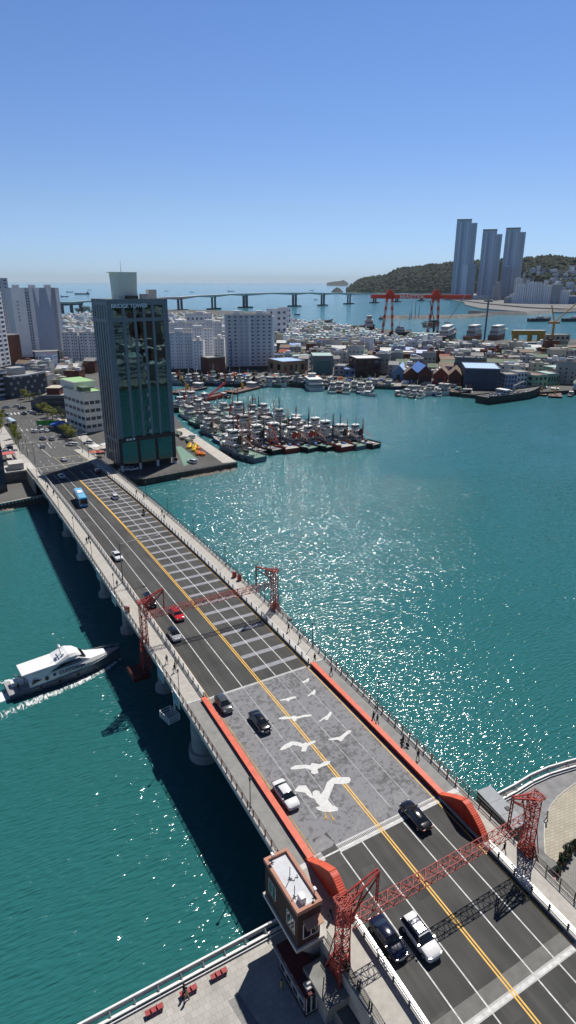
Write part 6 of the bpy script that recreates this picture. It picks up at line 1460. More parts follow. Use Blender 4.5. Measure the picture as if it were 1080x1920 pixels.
# ---------------------------------------------------------------- sea beyond: long bridge, ships, breakwater, shipyard cranes
NB = thing('sea_bridge', 'long pale bridge on twin columns crossing the open bay', 'bridge')
nb = [(40,588,570),(90,587,567),(135,586,566),(200,585,562),(270,584,559.5),(338,583,556.5),(401,580,552.5),(460,577,550),(552,574.5,548.5),(605,573,549),(654,570,549.5),(702,568,550),(744,566,550.5),(790,564,551),(840,561,551.5),(885,559,552)]
pts = []
for px, by, ty in nb: b = G(px, by, 0); pts.append(Vector((b.x,b.y,height_at(b, ty))))
M_farc = mat('far_concrete', (.5,.51,.52), .8, var=.05, scale=.01); M_fard = mat('far_pier', (.13,.14,.155), .8, var=.1, scale=.02)
rings = []
for i, p in enumerate(pts):
    rings.append((p, 7.5 if 5 <= i <= 10 else 5))
    if i < len(pts)-1: q = pts[i+1]; rings.append(((p+q)/2+Vector((0,0,.8)), 4))
mb = MB(); rr = []
for i, (p, th) in enumerate(rings):
    q = rings[min(i+1,len(rings)-1)][0]-rings[max(i-1,0)][0]; nr = Vector((-q.y,q.x,0)).normalized()*9
    rr.append([p-nr-_Z*0, p-nr*.4-_Z*th, p+nr*.4-_Z*th, p+nr])
mb.loft([[tuple(v) for v in r] for r in rr]); mb.build('deck', M_farc, NB)
for i in range(len(pts)-1):
    p, q = pts[i], pts[i+1]
    if i > 4: 
        for f in (0,.5) if (q-p).length > 260 and not 5 <= i <= 8 else (0,):
            c = p+(q-p)*f; n_ = (q-p).normalized(); nr = Vector((-n_.y,n_.x,0))
            for s in (-1,1): mb = MB(); mb.bar((c.x+nr.x*5*s+0,c.y+nr.y*5*s,-1),(c.x+nr.x*5*s,c.y+nr.y*5*s,c.z-3),4.5,3); mb.bar((c.x+n_.x*7*s,c.y+n_.y*7*s,-1),(c.x+n_.x*7*s,c.y+n_.y*7*s,c.z-3.5),4,4); mb.build('pier', M_fard, NB)
            mb = MB(); mb.bar(c-n_*22-_Z*(c.z-1.5), c+n_*22-_Z*(c.z-1.5), 18, 3.5); mb.build('pile_cap', mat('pile_cap_dark', (.07,.075,.08), .9), NB)
p = pts[2]; n_ = (pts[3]-pts[1]).normalized()
for k in (-1,0,1): mb = MB(); c = p+n_*k*22; mb.bar((c.x,c.y,0),(c.x,c.y,p.z-5),7,7); mb.build('pier', M_fard, NB)
mb = MB(); mb.bar(p-n_*28-_Z*5, p+n_*28-_Z*5, 8, 6); mb.build('pier_cap', M_fard, NB)
def ship(label, px, py, Lpx, col, heading=1, name='cargo_ship', H=1.0):
    a = G(px-Lpx/2, py, 0); b = G(px+Lpx/2, py, 0); d_ = b-a; L = d_.length; t = thing(name, label, 'ship', ((a.x+b.x)/2,(a.y+b.y)/2,0), math.atan2(d_.y,d_.x)-math.pi/2*heading, 'ships on the bay')
    hull(t, L, L*.16, L*.06*H, col, D_rust, L*.03); z = L*.06*H
    wbox(t,'deckhouse',-L*.06,-L*.45,z,L*.06,-L*.3,z+L*.1,H_white,n=3); wbox(t,'wheelhouse',-L*.07,-L*.42,z+L*.1,L*.07,-L*.34,z+L*.13,H_white,n=3)
    mast(t,0,L*.1,z,L*.1,M_grey,True,L*.004)
    for k in range(3): mb = MB(); mb.box(-L*.05,-L*.22+k*L*.2,z,L*.05,-L*.06+k*L*.2,z+L*.02); mb.build('hatch', D_rust, t)
    return t
for a in (('grey freighter at anchor farthest out behind the long bridge',131,548,13,H_grey,1),('dark freighter with a pale house at anchor beside the farther one',154,552,28,H_grey,-1),('low dark freighter at anchor partly hidden by the finned high-rise',121,556.5,15,H_black,1),
          ('small pale ship on the horizon above the long white bridge',433,546.5,12,H_grey,1),('faint small ship left of the islets',360,548,8,H_grey,1),('small ship beside the tall middle piers of the bay bridge',584,545,8,H_grey,-1),('small ferry between two piers of the bay bridge',592,562,7,H_black,1),('white ship glinting beyond the glass tower roof',312,546,8,H_white,1),('far freighter hull faint above the bay bridge',168,544,8,H_grey,1)): ship(*a)
t = ship('dark tug racing over the bay with a white wake',557,590.5,11,H_black,-1,'tug_boat',1.6)
a = G(563,590,0); b = G(620,592,0); q = G(545,589.5,0)
p0 = G(552,590.3,0); dirw = (G(520,590.3,0)-p0).normalized()
p0 = G(551,590.4,0); foam([(p0,2.5,.5),(p0+dirw*12,3.5,.48),(p0+dirw*30,4,.3)], 'tug_wake_foam')
# dark red ship and grey bow at the back quay
def qship(label, x0, y0, x1, y1, hm, Hf, name='docked_ship', house=(.8,.95), B=14, hh=10):
    a = G(x0,y0,0); b = G(x1,y1,0); d_ = b-a; L = d_.length; t = thing(name, label, 'ship', ((a.x+b.x)/2,(a.y+b.y)/2,0), math.atan2(d_.y,d_.x)-math.pi/2); hull(t, L, B, Hf, hm, D_rust, 2.5)
    wbox(t,'deckhouse',-B*.35,L*(house[0]-.5),Hf,B*.35,L*(house[1]-.5),Hf+hh*.6,H_white,n=4); wbox(t,'wheelhouse',-B*.3,L*(house[0]-.47),Hf+hh*.6,B*.3,L*(house[1]-.53),Hf+hh,H_white,n=4)
    mast(t,0,L*(house[0]-.45),Hf+hh,hh*.9); clutter(t,-B*.3,-L*.4,B*.3,L*(house[0]-.55),Hf,10,3,[M_dark,D_rust,M_lgrey]); return t
qship('dark red ship with a grey deckhouse docked behind the town, left of the red crane',612,622,702,622,mat('dull_red_hull', sr(84,48,48), .7),8,hh=16,B=18)
qship('grey ship bow beside the dark red ship behind the town',592,616,624,616,H_grey,12,house=(.2,.3),hh=3,B=16)
qship('white and black ship with a rounded bow under the right leg of the red crane',826,646,852,632,H_black,9,house=(.15,.6),hh=11,B=15)
qship('red-hulled ship with black funnels docked right of the red crane',876,642,900,636,H_red,7,house=(.2,.75),hh=13,B=15)
qship('rust-grey ship with a tall bridge docked left of the yellow gantry',922,642,942,637,D_rust,8,house=(.1,.8),hh=12,B=15)
qship('black ship with clustered cranes under the beam of the red crane',735,634,770,632,H_black,7,house=(.3,.5),hh=8,B=16)
for i, (x0,x1,y) in enumerate(((992,1032,603),(1056,1100,603))):
    t = qship('dark barge with stacked gear anchored in the basin, %s' % ('beyond the yellow jib crane' if i else 'beyond the yellow gantry'),x0,y,x1,y-1,H_black,5,house=(.4,.6),hh=5,B=16,name='anchored_barge')
# red and white gantry crane
P1 = Vector((542,745,2.5)); P2_ = Vector((602,715,2.5)); 
GCc = thing('shipyard_gantry_crane', 'giant shipyard gantry crane with orange-red girder and red and white banded legs', 'gantry crane', (P1.x,P1.y,2.5), 0)
M_cr = mat('crane_red', sr(205,70,48), .6, var=.1, scale=.05)
bl = G(727,627,2.5); br = G(812,627,2.5); dd = (br-bl); Lc = dd.length; GCc.location = bl; GCc.rotation_euler.z = math.atan2(dd.y,dd.x); Hc = height_at(bl, 559)
for x, sp_ in ((0,1),(Lc,1)):
    for s in (-1,1):
        # legs splay along the beam
        x0 = x+s*Lc*.095+(-Lc*.03 if s < 0 else 0); x1 = x+s*Lc*.055
        for k in range(9):
            f0, f1 = k/9, (k+1)/9; a = Vector((x0+(x1-x0)*f0,0,Hc*f0)); b = Vector((x0+(x1-x0)*f1,0,Hc*f1))
            mb = MB(); mb.bar(a, b, 3.0, 3.0); mb.build('leg', M_cr if k % 2 == 0 else H_white, GCc)
    mb = MB(); mb.box(x-Lc*.085,-4,Hc-1,x+Lc*.085,4,Hc+8); mb.build('leg_head', M_cr, GCc)
    mb = MB(); mb.box(x-3,-3,Hc+8,x+3,3,Hc+11); mb.build('trolley', M_cr, GCc)
mb = MB(); mb.box(-Lc*.40,-4,Hc-.5,Lc*1.75,4,Hc+4.5); mb.build('girder', M_cr, GCc)
o = text_mesh('MASTEK', 6.0, mat('crane_white_letters', (.8,.72,.68), .5, var=0), 'lettering', GCc, (Lc*.2,-4.2,Hc-.1), (R(90),0,0), .1); o.scale = (1.6,1,1)
# yellow gantry and jib crane, grey mast crane
def leglift(a, b): return (b-a)
A = G(960,642,2.5); B = G(1017,642,2.5); d_ = B-A; Lg = d_.length; Hg = height_at(A, 620); t = thing('yellow_gantry', 'yellow shipyard gantry like a wide frame behind the town', 'gantry crane', (A.x,A.y,2.5), math.atan2(d_.y,d_.x)); M_yel = mat('crane_ochre', sr(176,140,52), .6, var=.1)
mb = MB(); mb.box(-1,-3,Hg-5,Lg+1,3,Hg); mb.build('beam', M_yel, t); mb = MB(); mb.box(-1.2,-3.2,Hg,Lg+1.2,3.2,Hg+.6); mb.build('walkway', M_white, t)
for x0, x1 in ((0,Lg*.18),(Lg*.5,Lg*.62),(Lg*.82,Lg)): mb = MB(); mb.box(x0,-2,0,x1,2,Hg-5); mb.build('leg', M_yel, t)
def jib(label, px, by, ty, m, jibs, name='jib_crane', w=4):
    p = G(px, by, 2.5); H = height_at(p, ty); t = thing(name, label, 'crane', (p.x,p.y,2.5), R(-30)); mb = MB(); mb.bar((0,0,0),(0,0,H),w*.6); mb.build('tower', m, t)
    mb = MB(); mb.box(-w*1.6,-w*.7,H,w*1.6,w*.7,H+w*.7); mb.build('machinery_house', m, t)
    for dx, dz in jibs: mb = MB(); mb.bar((0,0,H+2),(dx,0,H+dz),w*.28); mb.build('jib', m, t)
    return t
jib('yellow-orange jib crane with a raised arm behind the eastern town',1034,640,607,mat('crane_amber', sr(195,150,85), .6),((26,26),(-6,22)))
jib('slender grey-blue mast crane standing in the basin',908,638,566,mat('mast_blue_grey', sr(90,110,130), .6),((3,6),),w=3)
jib('pale latticed jib crane behind the right legs of the red gantry',836,628,606,M_lgrey,((24,40),),w=2.5)
jib('dark jib crane between the right legs of the red gantry',812,628,604,M_dark,((-8,28),),w=3.5)
# breakwaters and far shore
def strip(name, pxs, h, w, m): 
    P = [G(x,y,0) for x,y in pxs]; mb = MB(); rr = []
    for i, p in enumerate(P):
        q = P[min(i+1,len(P)-1)]-P[max(i-1,0)]; nr = Vector((-q.y,q.x,0)).normalized(); ww = w if 0 < i < len(P)-1 else w*.5
        rr.append([tuple(p-nr*ww-_Z), tuple(p-nr*ww*.35+_Z*h), tuple(p+nr*ww*.35+_Z*h), tuple(p+nr*ww-_Z)])
    mb.loft(rr); t = mb.build(name, m); rocks(name+'_boulders', [p-Vector((0,0,0)) for p in P], 420, 3, 7, 9, M_rockf, h*.5); return t
M_rockf = mat('breakwater_rock', (.17,.165,.155), .9, var=.4, scale=.08)
tag(strip('breakwater', [(716,599),(740,597),(790,597),(850,596),(918,593)], 6, 20, M_rockf), 'long grey rock breakwater with its head behind the left legs of the red crane', 'breakwater')
tag(strip('breakwater', [(880,588),(930,590),(980,590),(1040,586),(1120,584)], 7, 18, mat('pale_breakwater', (.19,.185,.18), .9, var=.3, scale=.05)), 'pale second breakwater joined to the far shore', 'breakwater')
for x in (771,785,778): p = G(x,597,6); t = thing('breakwater_mast', 'thin dark mast on the grey breakwater, %s' % {771:'leftmost of three',778:'the middle one of three',785:'rightmost of three'}[x], 'mast', (p.x,p.y,6)); mb = MB(); mb.tube((0,0,0),(0,0,24 if x != 778 else 30),.8,.4,6); mb.build('pole', M_grey, t)
p = G(768,597,6); t = thing('harbour_light', 'small white harbour light on the head of the grey breakwater', 'beacon', (p.x,p.y,3)); mb = MB(); mb.tube((0,0,0),(0,0,12),2.2,1.6,10); mb.build('tower', M_white, t); mb = MB(); mb.tube((0,0,12),(0,0,15),1.2,.4,10); mb.build('lantern', M_white, t)
shore = P2((820,558),(870,566),(872,571),(900,578),(950,582),(1000,585),(1060,585),(1090,583),(1300,580), z=3)+P2((1500,548),(1200,546),(850,550), z=3)
mb = MB(); mb.prism(shore, -2, 3.2, 0, 1); struct(mb.build('far_shore_ground', [mat('revetment_pale', (.34,.33,.32), .9, var=.25, scale=.03), mat('far_ground', (.17,.17,.165), .9, var=.3, scale=.01)]))
mb = MB(); q = [G(862,563,4),(G(905,569,4)),G(990,577,4),G(1060,580,4),G(1120,579,4)]; rr = []
for a in q: rr.append([(a.x-8,a.y-8,3),(a.x-8,a.y-8,6),(a.x+8,a.y+8,6),(a.x+8,a.y+8,3)])
mb.loft(rr, close=True); tag(mb.build('coast_wall', mat('coast_wall_dark', (.12,.12,.12), .9)), 'dark coastal road wall below the distant white apartments', 'wall')
# the wooded headland
def forest_mat():
    m = bpy.data.materials.new('wooded_slope'); m.use_nodes = True; n = m.node_tree.nodes; l = m.node_tree.links; b = n['Principled BSDF']; b.inputs['Roughness'].default_value = .95; b.inputs['Specular IOR Level'].default_value = .1
    tc = n.new('ShaderNodeTexCoord'); a = n.new('ShaderNodeTexNoise'); a.inputs['Scale'].default_value = .014; a.inputs['Detail'].default_value = 8; a.inputs['Roughness'].default_value = .7; l.new(tc.outputs['Object'], a.inputs['Vector'])
    r = n.new('ShaderNodeValToRGB'); e = r.color_ramp.elements; e[0].position = .38; e[0].color = (.008,.018,.009,1); e[1].position = .66; e[1].color = (.050,.056,.030,1); k = e.new(.5); k.color = (.021,.036,.017,1); l.new(a.outputs['Fac'], r.inputs['Fac']); l.new(r.outputs[0], b.inputs['Base Color']); return m
ridge = [(648,547),(658,538),(668,529),(680,522),(700,519),(720,518),(735,509),(748,504),(765,502),(790,500),(805,497),(825,496),(845,492),(870,490),(900,489),(930,488),(960,489),(985,487),(1010,485),(1030,484),(1050,487),(1080,488),(1110,484),(1160,482),(1250,486)]
def ry(x):
    for (a, b), (c, d2) in zip(ridge, ridge[1:]):
        if a <= x <= c: return b+(d2-b)*(x-a)/(c-a)
    return 545
mb = MB(); NX, NK = 420, 44
for i in range(NX+1):
    px = 648+(1240-648)*i/NX; g = G(px, 560, 0); dr = Vector((g.x-CX, g.y-CY, 0)).normalized()
    f = max(0, min(1, (px-860)/160)); f = f*f*(3-2*f); dist = 5450*(1-f)+3500*f; sh = 5000*(1-f)+2650*f
    w = ry(px)
    # ridge height at the ridge distance
    p0 = Vector((CX,CY,0))+dr*dist; H = height_at(Vector((p0.x,p0.y,0)), w)
    for k in range(NK+1):
        s = k/NK; dd_ = sh-60+(dist-sh+60)*s/.62 if s < .62 else dist+(s-.62)/.38*1600
        hh = (math.sin(min(1, s/.62)*math.pi/2)**.85) if s < .62 else math.cos((s-.62)/.38*math.pi/2)
        p = Vector((CX,CY,0))+dr*dd_; nz = mnoise.fractal(Vector((p.x*.0022,p.y*.0022,3)), 1, 2, 5); n2 = mnoise.noise(Vector((p.x*.02,p.y*.02,0)))
        z = H*hh*(1+.28*nz*(1-hh**6))+n2*5*(.4+hh)+(mnoise.noise(Vector((p.x*.035,p.y*.035,5)))*9)
        mb.v.append((p.x,p.y,z if k else -3))
for i in range(NX):
    for k in range(NK): a = i*(NK+1)+k; mb.f.append((a,a+NK+1,a+NK+2,a+1)); mb.m.append(0)
HILL = struct(mb.build('wooded_hill', forest_mat(), smooth=True))
from mathutils.bvhtree import BVHTree
HB = BVHTree.FromPolygons(mb.v, mb.f)
fr = random.Random(4); hv = [v for v in mb.v if v[2] > 12]; fm = MB()
for _ in range(9000):
    v = Vector(fr.choice(hv)); s = fr.uniform(7,15); v += Vector((fr.uniform(-12,12),fr.uniform(-12,12),-s*.2)); h = s*fr.uniform(.9,1.5)
    if fr.random() < .45 and mnoise.noise(Vector((v.x*.004,v.y*.004,9))) < -.05: continue
    a0 = fr.uniform(0,1.2); ring_ = [(v.x+s*math.cos(a0+k*1.2566),v.y+s*math.sin(a0+k*1.2566),v.z+h*.35) for k in range(5)]
    fm.add(ring_+[(v.x,v.y,v.z+h),(v.x,v.y,v.z-s)], [(k,(k+1)%5,5) for k in range(5)]+[((k+1)%5,k,6) for k in range(5)], fr.randrange(3))
struct(fm.build('forest_canopy', [mat('far_canopy_dark', (.012,.024,.012), .95, var=.3, scale=.02),mat('far_canopy_mid', (.026,.042,.02), .95, var=.3, scale=.02),mat('far_canopy_light', (.05,.065,.03), .95, var=.3, scale=.02)], fix=False), 'stuff')
def islet(label, pts_, D_, seed):
    mb = MB(); n = len(pts_); rr = []
    cx = [p[0] for p in pts_]; base = pts_[0][1]; d0 = G(cx[n//2], 560, 0); 
    for i, (x, y) in enumerate(pts_):
        g = G(x, 560, 0); dr = Vector((g.x-CX,g.y-CY,0)).normalized(); p = Vector((CX,CY,0))+dr*D_; H = max(1, height_at(Vector((p.x,p.y,0)), y)); rr.append([tuple(p-dr*H*2-_Z*2), tuple(p-dr*H*.5+_Z*H*.7), tuple(p+_Z*H), tuple(p+dr*H+_Z*H*.5), tuple(p+dr*H*2-_Z*2)])
    mb.loft(rr, close=False, cap=False); o = mb.build('islet', mat('islet_rock', (.04,.045,.04), .95, var=.3, scale=.004)); o['kind'] = 'structure'; return o
islet('a', [(621,547),(625,542.5),(631,538.5),(637,541),(643,547)], 5200, 1); islet('b', [(612,530.5),(618,529),(628,527.5),(636,527),(643,525),(648,528),(652,530.5)], 16000, 2)
# three skyscrapers on the far shore
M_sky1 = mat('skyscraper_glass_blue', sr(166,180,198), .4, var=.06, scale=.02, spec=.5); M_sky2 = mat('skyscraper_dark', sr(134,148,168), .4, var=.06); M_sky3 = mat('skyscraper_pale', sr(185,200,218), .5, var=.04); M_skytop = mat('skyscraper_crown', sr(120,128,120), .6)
SK = [('tallest blue-grey skyscraper, standing apart at the west end of three',847,884,413,418),('middle skyscraper of three, the lowest one',896,931,432,439),('eastern skyscraper of three, with a stepped crown',938,973,429,435)]
for label, xl, xr, y1, y2 in SK:
    base = G((xl+xr)/2, 560, 0); dr = Vector((base.x-CX,base.y-CY,0)).normalized(); c = Vector((CX,CY,3))+dr*3150; rt = Vector((dr.y,-dr.x,0)); W_ = (xr-xl)/F*3150*.92*.98
    H = height_at(c, y1); H2 = height_at(c, y2); t = thing('skyscraper', label, 'skyscraper', tuple(c), math.atan2(rt.y,rt.x), 'three skyscrapers beyond the bay')
    x0, x1 = -W_/2-6, W_/2-6
    for (a, b, y, h, m) in ((x0,x0+W_*.40,0,H,M_sky1),(x0+W_*.4,x0+W_*.72,-6,H,M_sky1),(x0+W_*.72,x1,2,H2,M_sky1),(x0+W_*.16,x0+W_*.24,-2,H-10,M_sky3),(x0+W_*.52,x0+W_*.60,-8,H-10,M_sky3),(x0+W_*.30,x0+W_*.32,-2,H-8,M_sky2),(x0+W_*.86,x0+W_*.88,0,H2-8,M_sky2)):
        mb = MB(); mb.box(a,y,0,b-.3,y+45,h); mb.build('facade', m, t)
    for k in range(34):
        mb = MB(); z = 8+k*(H-16)/34; mb.box(x0-.5,-.6,z,x0+W_*.4,-.0,z+2.0); mb.build('floor_band', M_sky2, t)
    mb = MB(); mb.box(x0,-6.5,H-.2,x0+W_*.72,44,H+9 if False else H+5); mb.build('crown', M_skytop, t)
    mb = MB(); mb.box(-W_/2-14,-20,0,W_/2+14,60,16); mb.build('podium', W_pale, t)
p = G(872,560,0); dr = Vector((p.x-CX,p.y-CY,0)).normalized(); c = Vector((CX,CY,3))+dr*3000
t = thing('dark_highrise', 'dark high-rise with a pale left half at the foot of the tallest skyscraper', 'high-rise', tuple(c), math.atan2(-dr.x,dr.y)); H = height_at(c, 497)
mb = MB(); mb.box(-22,0,0,0,30,H); mb.build('pale_wing', M_sky3, t); mb = MB(); mb.box(0.2,2,0,34,30,H+3); mb.build('dark_wing', M_sky2, t)
# apartments on the far slope
rs = random.Random(21)
far = [(946,546,500,10,1),(962,572,552,14,0),(975,574,534,16,0),(992,574,530,16,0),(1008,575,532,16,2),(1024,576,536,14,0),(1042,577,534,16,3),(992,540,503,10,4),(1006,540,505,10,2),(1020,545,512,12,2),(1036,548,513,12,3),(1052,546,514,12,2),(1064,550,516,14,3),(1078,548,516,12,2),(930,555,530,10,3),(952,573,558,12,3),(1035,580,556,14,4),(1058,574,546,14,2),(1074,578,556,14,5),(1090,572,540,14,2),(968,556,522,12,2),(1012,560,526,12,3),(1048,562,530,12,2),(1070,564,534,10,0),(985,560,528,10,3),(1028,558,527,9,0),(1086,556,522,12,3),(925,552,538,8,2),(1060,558,526,9,3)]
FM = [('white',W_white),('dark striped',M_sky2),('pale grey',W_pale),('grey',W_grey),('blue-grey',W_bg),('blue',W_blue)]
for i, (px, by, ty, w, mi) in enumerate(sorted(far)):
    D_ = 2500 if by > 565 else (2900 if by > 552 else 3100); p = G(px, 560, 0); dr = Vector((p.x-CX,p.y-CY,0)).normalized(); c = Vector((CX,CY,3))+dr*D_
    H = height_at(c, ty); W_ = w/F*D_*.95; rz_ = math.atan2(-dr.x,dr.y)+rs.uniform(-.3,.1)
    t = thing('distant_apartment', '%s apartment block on the far shore, %s from left beyond the three skyscrapers' % (FM[mi][0], nth(i)), 'apartment block', tuple(c), rz_, 'apartment blocks on the far shore')
    mb = MB(); mb.box(-W_/2,0,0,W_/2,22,H); mb.build('wall', FM[mi][1], t); mb = MB(); mb.box(-W_*.2,6,H,W_*.2,14,H+4); mb.build('lift_head', W_pale, t)
    mb = MB(); mb.box(-W_/2+1,1,H,W_/2-1,21,H+.8); mb.build('roof', M_lgrey, t)
    for k in range(4): mb = MB(); x = -W_/2+W_*(k+.5)/4; mb.box(x-W_*.025,-.5,4,x+W_*.025,0,H-3); mb.build('window_strip', M_sky2, t)
for i in range(120):
    px = rs.uniform(955,1090); py = rs.uniform(506 if px > 985 else 530,572); m = rs.choice(FM[:4]+FM[:1]+FM[2:3]); hit = HB.ray_cast(Vector((CX,CY,CZ)), ray(px,py).normalized())[0]; c = hit
    if hit is None: continue
    t = thing('distant_house', '%s low building scattered on the far slope, %s of many' % (m[0], nth(i)), 'house', tuple(c), rs.uniform(-.6,.6), 'low buildings scattered on the far slope'); t['label'] = 'low pale building scattered on the far wooded slope'
    w = rs.uniform(14,36); h = rs.uniform(8,26)*(1.3 if py > 535 else .8); mb = MB(); mb.box(-w/2,0,-20,w/2,14,h); mb.build('wall', m[1], t); mb = MB(); mb.box(-w/2,0,h,w/2,14,h+1); mb.build('roof', rs.choice((M_white,R_grey,R_dgreen,R_brown)), t)
# ---------------------------------------------------------------- trees and things of the island street
def tree(nm, label, loc, h, r, leafm, seed, grp, n=1500):
    key = ('tree', nm, leafm.name)
    if key in PROTO: 
        return dup(PROTO[key], label, loc, seed*1.3, grp, (r/3.0,r/3.0,h/7.0))
    t = thing(nm, label, 'tree', loc, 0, grp); rnd = random.Random(seed); mb = MB(); mb.tube((0,0,0),(0,0,3),.18,.12,8)
    for k in range(6):
        a = k*1.05; b = Vector((math.cos(a)*rnd.uniform(.8,1.8), math.sin(a)*rnd.uniform(.8,1.8), rnd.uniform(4,6))); mb.tube((0,0,2.4+k*.15), b, .08, .03, 6)
    mb.build('trunk', mat('bark', (.08,.06,.045), .9), t)
    leafball('crown', leafm, n, 2.6, 2.6, 2.6, seed, .2, t, cz=4.6); t.scale = (r/3.0,r/3.0,h/7.0); PROTO[key] = proto_done(t); return t
sp = [(46,748,6,3),(56,752,5,3),(44,742,5,3),(80,776,6,3.4),(90,783,6,3.2),(99,786,6,3.2),(128,820,6,3.2),(135,824,5,3),(121,815,5,2.6),(30,832,8,2.4),(36,842,8,2.2),(27,822,7,2.2),(2,800,7,2.6),(4,790,6,2.4),(3,812,6,2)]
for i, (px, py, h, r) in enumerate(sp):
    p = G(px, py, 2.6); tree('street_tree', 'yellow-green spring tree, %s of the avenue trees counted from the left' % nth(sorted(range(len(sp)), key=lambda q: sp[q][0]).index(i)), (p.x,p.y,2.6), h, r, M_leafy, 3+i, 'spring trees of the avenue')
dk_ = [(112,780,4,3),(120,782,4,3),(128,783,4,3),(136,782,4,3),(104,776,4,3),(95,762,5,4),(72,752,5,4),(88,706,7,6),(76,702,7,5),(110,708,6,5),(120,700,6,5),(135,700,6,5),(38,702,6,5),(30,706,6,5),(105,702,6,5),(72,765,5,3),(145,788,4,3),(118,790,3.5,2.5)]
for i, (px, py, h, r) in enumerate(dk_):
    p = G(px, py, 2.6); tree('evergreen_tree', 'dark round evergreen, %s of the evergreens counted from the left' % nth(sorted(range(len(dk_)), key=lambda q: dk_[q][0]).index(i)), (p.x,p.y,2.6), h, r, M_leafd, 40+i, 'dark evergreens between the island blocks', 1300)
for i, (px, py, r) in enumerate([(823,668,9),(812,672,7),(800,622,14),(815,620,12),(160,590,16),(175,592,16),(148,592,14),(186,592,14),(130,600,12),(760,672,6),(845,652,9),(880,648,9),(1010,655,8),(700,660,6),(620,672,6)]):
    p = G(px, py, 2.6); tree('evergreen_tree', 'dark evergreen clump in the harbour town, %s counted by building' % nth(i), (p.x,p.y,2.6), r*1.1, r*.8, M_leafd, 80+i, 'evergreens among the town houses', 1300)['label'] = 'dark evergreen among the houses of the harbour town'
# avenue lamps, signs, canopies, stalls
for i, (px, py) in enumerate([(44,842),(38,852),(66,868),(52,856),(18,812),(155,850),(167,858),(90,800),(40,770)]):
    p = D(px, py); 
    if p.y > 285: p = G(px, py, 2.6)
    road_lamp('dark street lamp pole of the island avenue, %s listed from the bridge end' % nth(i), p.x, p.y, p.z, 2.2, 8, 'dark lamp poles of the avenue')['label'] = 'dark lamp pole on the island avenue near the bridge end'
p = G(112,806,2.6); t = thing('shop_canopy', 'bright blue canopy among the cars on the avenue corner', 'canopy', (p.x,p.y,2.6), R(-20)); mb = MB(); mb.slab([(-4,3),(0,4.2),(4,3),(4,2.7),(-4,2.7)], 1, -2.6, 2.6); mb.build('roof', mat('canopy_blue', sr(40,95,190), .6), t)
for x in (-3.5,3.5):
    for y in (-2.3,2.3): mb = MB(); mb.box(x-.1,y-.1,0,x+.1,y+.1,2.8); mb.build('post', M_lgrey, t)
p = G(96,798,2.6); t = thing('green_fence', 'bright green mesh fence behind the blue canopy', 'fence', (p.x,p.y,2.6), R(-25)); mb = MB(); mb.box(-7,-.1,0.2,7,.1,2.6); mb.build('panel', mat('fence_green', sr(50,150,60), .6), t)
for k in range(5): mb = MB(); mb.box(-7+k*3.5-.1,-.15,0,-7+k*3.5+.1,.15,2.8); mb.build('post', M_dark, t)
# terrace stalls at the foot of the tower
for i, (px, py, c, lab) in enumerate(((178,845,R_white,'white sunshade farthest up the terrace by the glass tower'),(192,848,W_cream,'cream sunshade at the terrace beside the glass tower foot'),(186,856,H_red,'red-brown sunshade in the middle of the tower terrace'),(199,842,R_white,'white sunshade nearest to the glass tower wall'),(176,857,mat('terracotta', sr(170,100,80), .7),'terracotta sunshade at the bridge end of the terrace'))):
    p = G(px, py, 2.6); t = thing('terrace_sunshade', lab, 'sunshade', (p.x,p.y,2.6)); mb = MB(); mb.tube((0,0,0),(0,0,2.6),.06,.06,6); mb.build('pole', M_grey, t); mb = MB(); mb.tube((0,0,2.2),(0,0,2.9),2.4,.1,8); mb.build('canopy', c, t)
for i, (px, py) in enumerate(((172,850),(182,862),(196,856),(204,850),(190,866))): p = G(px, py, 2.6); person('person standing on the terrace by the glass tower, %s' % ('by the white shade','by the terracotta shade','beside the red-brown shade','nearest the tower wall','at the bridge rail')[i], (p.x,p.y,2.6), i, ('black','white','navy','red','grey')[i], 'black', .8)
# quay strip with gear
r_ = random.Random(8)
BU = mat('buoy_orange', sr(225,120,50), .6); BY = mat('buoy_yellow', sr(235,190,40), .6)
for i in range(16):
    px, py = 357+i*1.6+r_.uniform(-5,5), 836+i*1.1+r_.uniform(-5,5); p = G(px, py, 2.55); m = BY if i < 10 else BU; lab = ('yellow mooring buoy in the heap on the quay strip' if i < 10 else 'orange mooring buoy in the heap on the quay strip')
    t = thing('mooring_buoy', lab, 'buoy', (p.x,p.y,2.55), 0, 'yellow buoys heaped on the quay' if i < 10 else 'orange buoys heaped on the quay'); mb = MB(); mb.tube((0,0,0),(0,0,.9),.9,1.1,10); mb.tube((0,0,.9),(0,0,1.5),1.1,.3,10); mb.build('float', m, t); mb = MB(); mb.tube((0,0,1.5),(0,0,2.0),.08,.08,6); mb.build('ring_bolt', M_dark, t)
for i in range(34):
    f = i/34; px, py = 334+f*34+r_.uniform(-3,3), 814+f*26+r_.uniform(-4,4); p = G(px, py, 2.55); m, mn = r_.choice(((M_lgrey,'pale'),(D_green,'green'),(D_rust,'rusty'),(M_white,'white'),(M_dark,'dark'),(D_sand,'tan')))
    t = thing('net_bundle', '%s bundle of fishing gear on the quay strip beside the glass tower' % mn, 'gear bundle', (p.x,p.y,2.55), r_.uniform(0,3), mn+' gear bundles on the quay strip'); s = r_.uniform(.7,1.6); mb = MB(); mb.loft([[(-s,-s*.7,0),(s,-s*.7,0),(s,s*.7,0),(-s,s*.7,0)],[(-s*.7,-s*.5,s*.8),(s*.8,-s*.4,s*.7),(s*.6,s*.5,s*.9),(-s*.8,s*.5,s*.6)]]); mb.build('heap', m, t)
shore_ = [(300,708),(420,708),(520,711),(600,714),(740,720),(820,726),(868,735)]
cr_ = [('white',M_white),('blue',R_blue),('tan',D_sand),('dark',M_dark),('green',D_green),('orange',BU)]
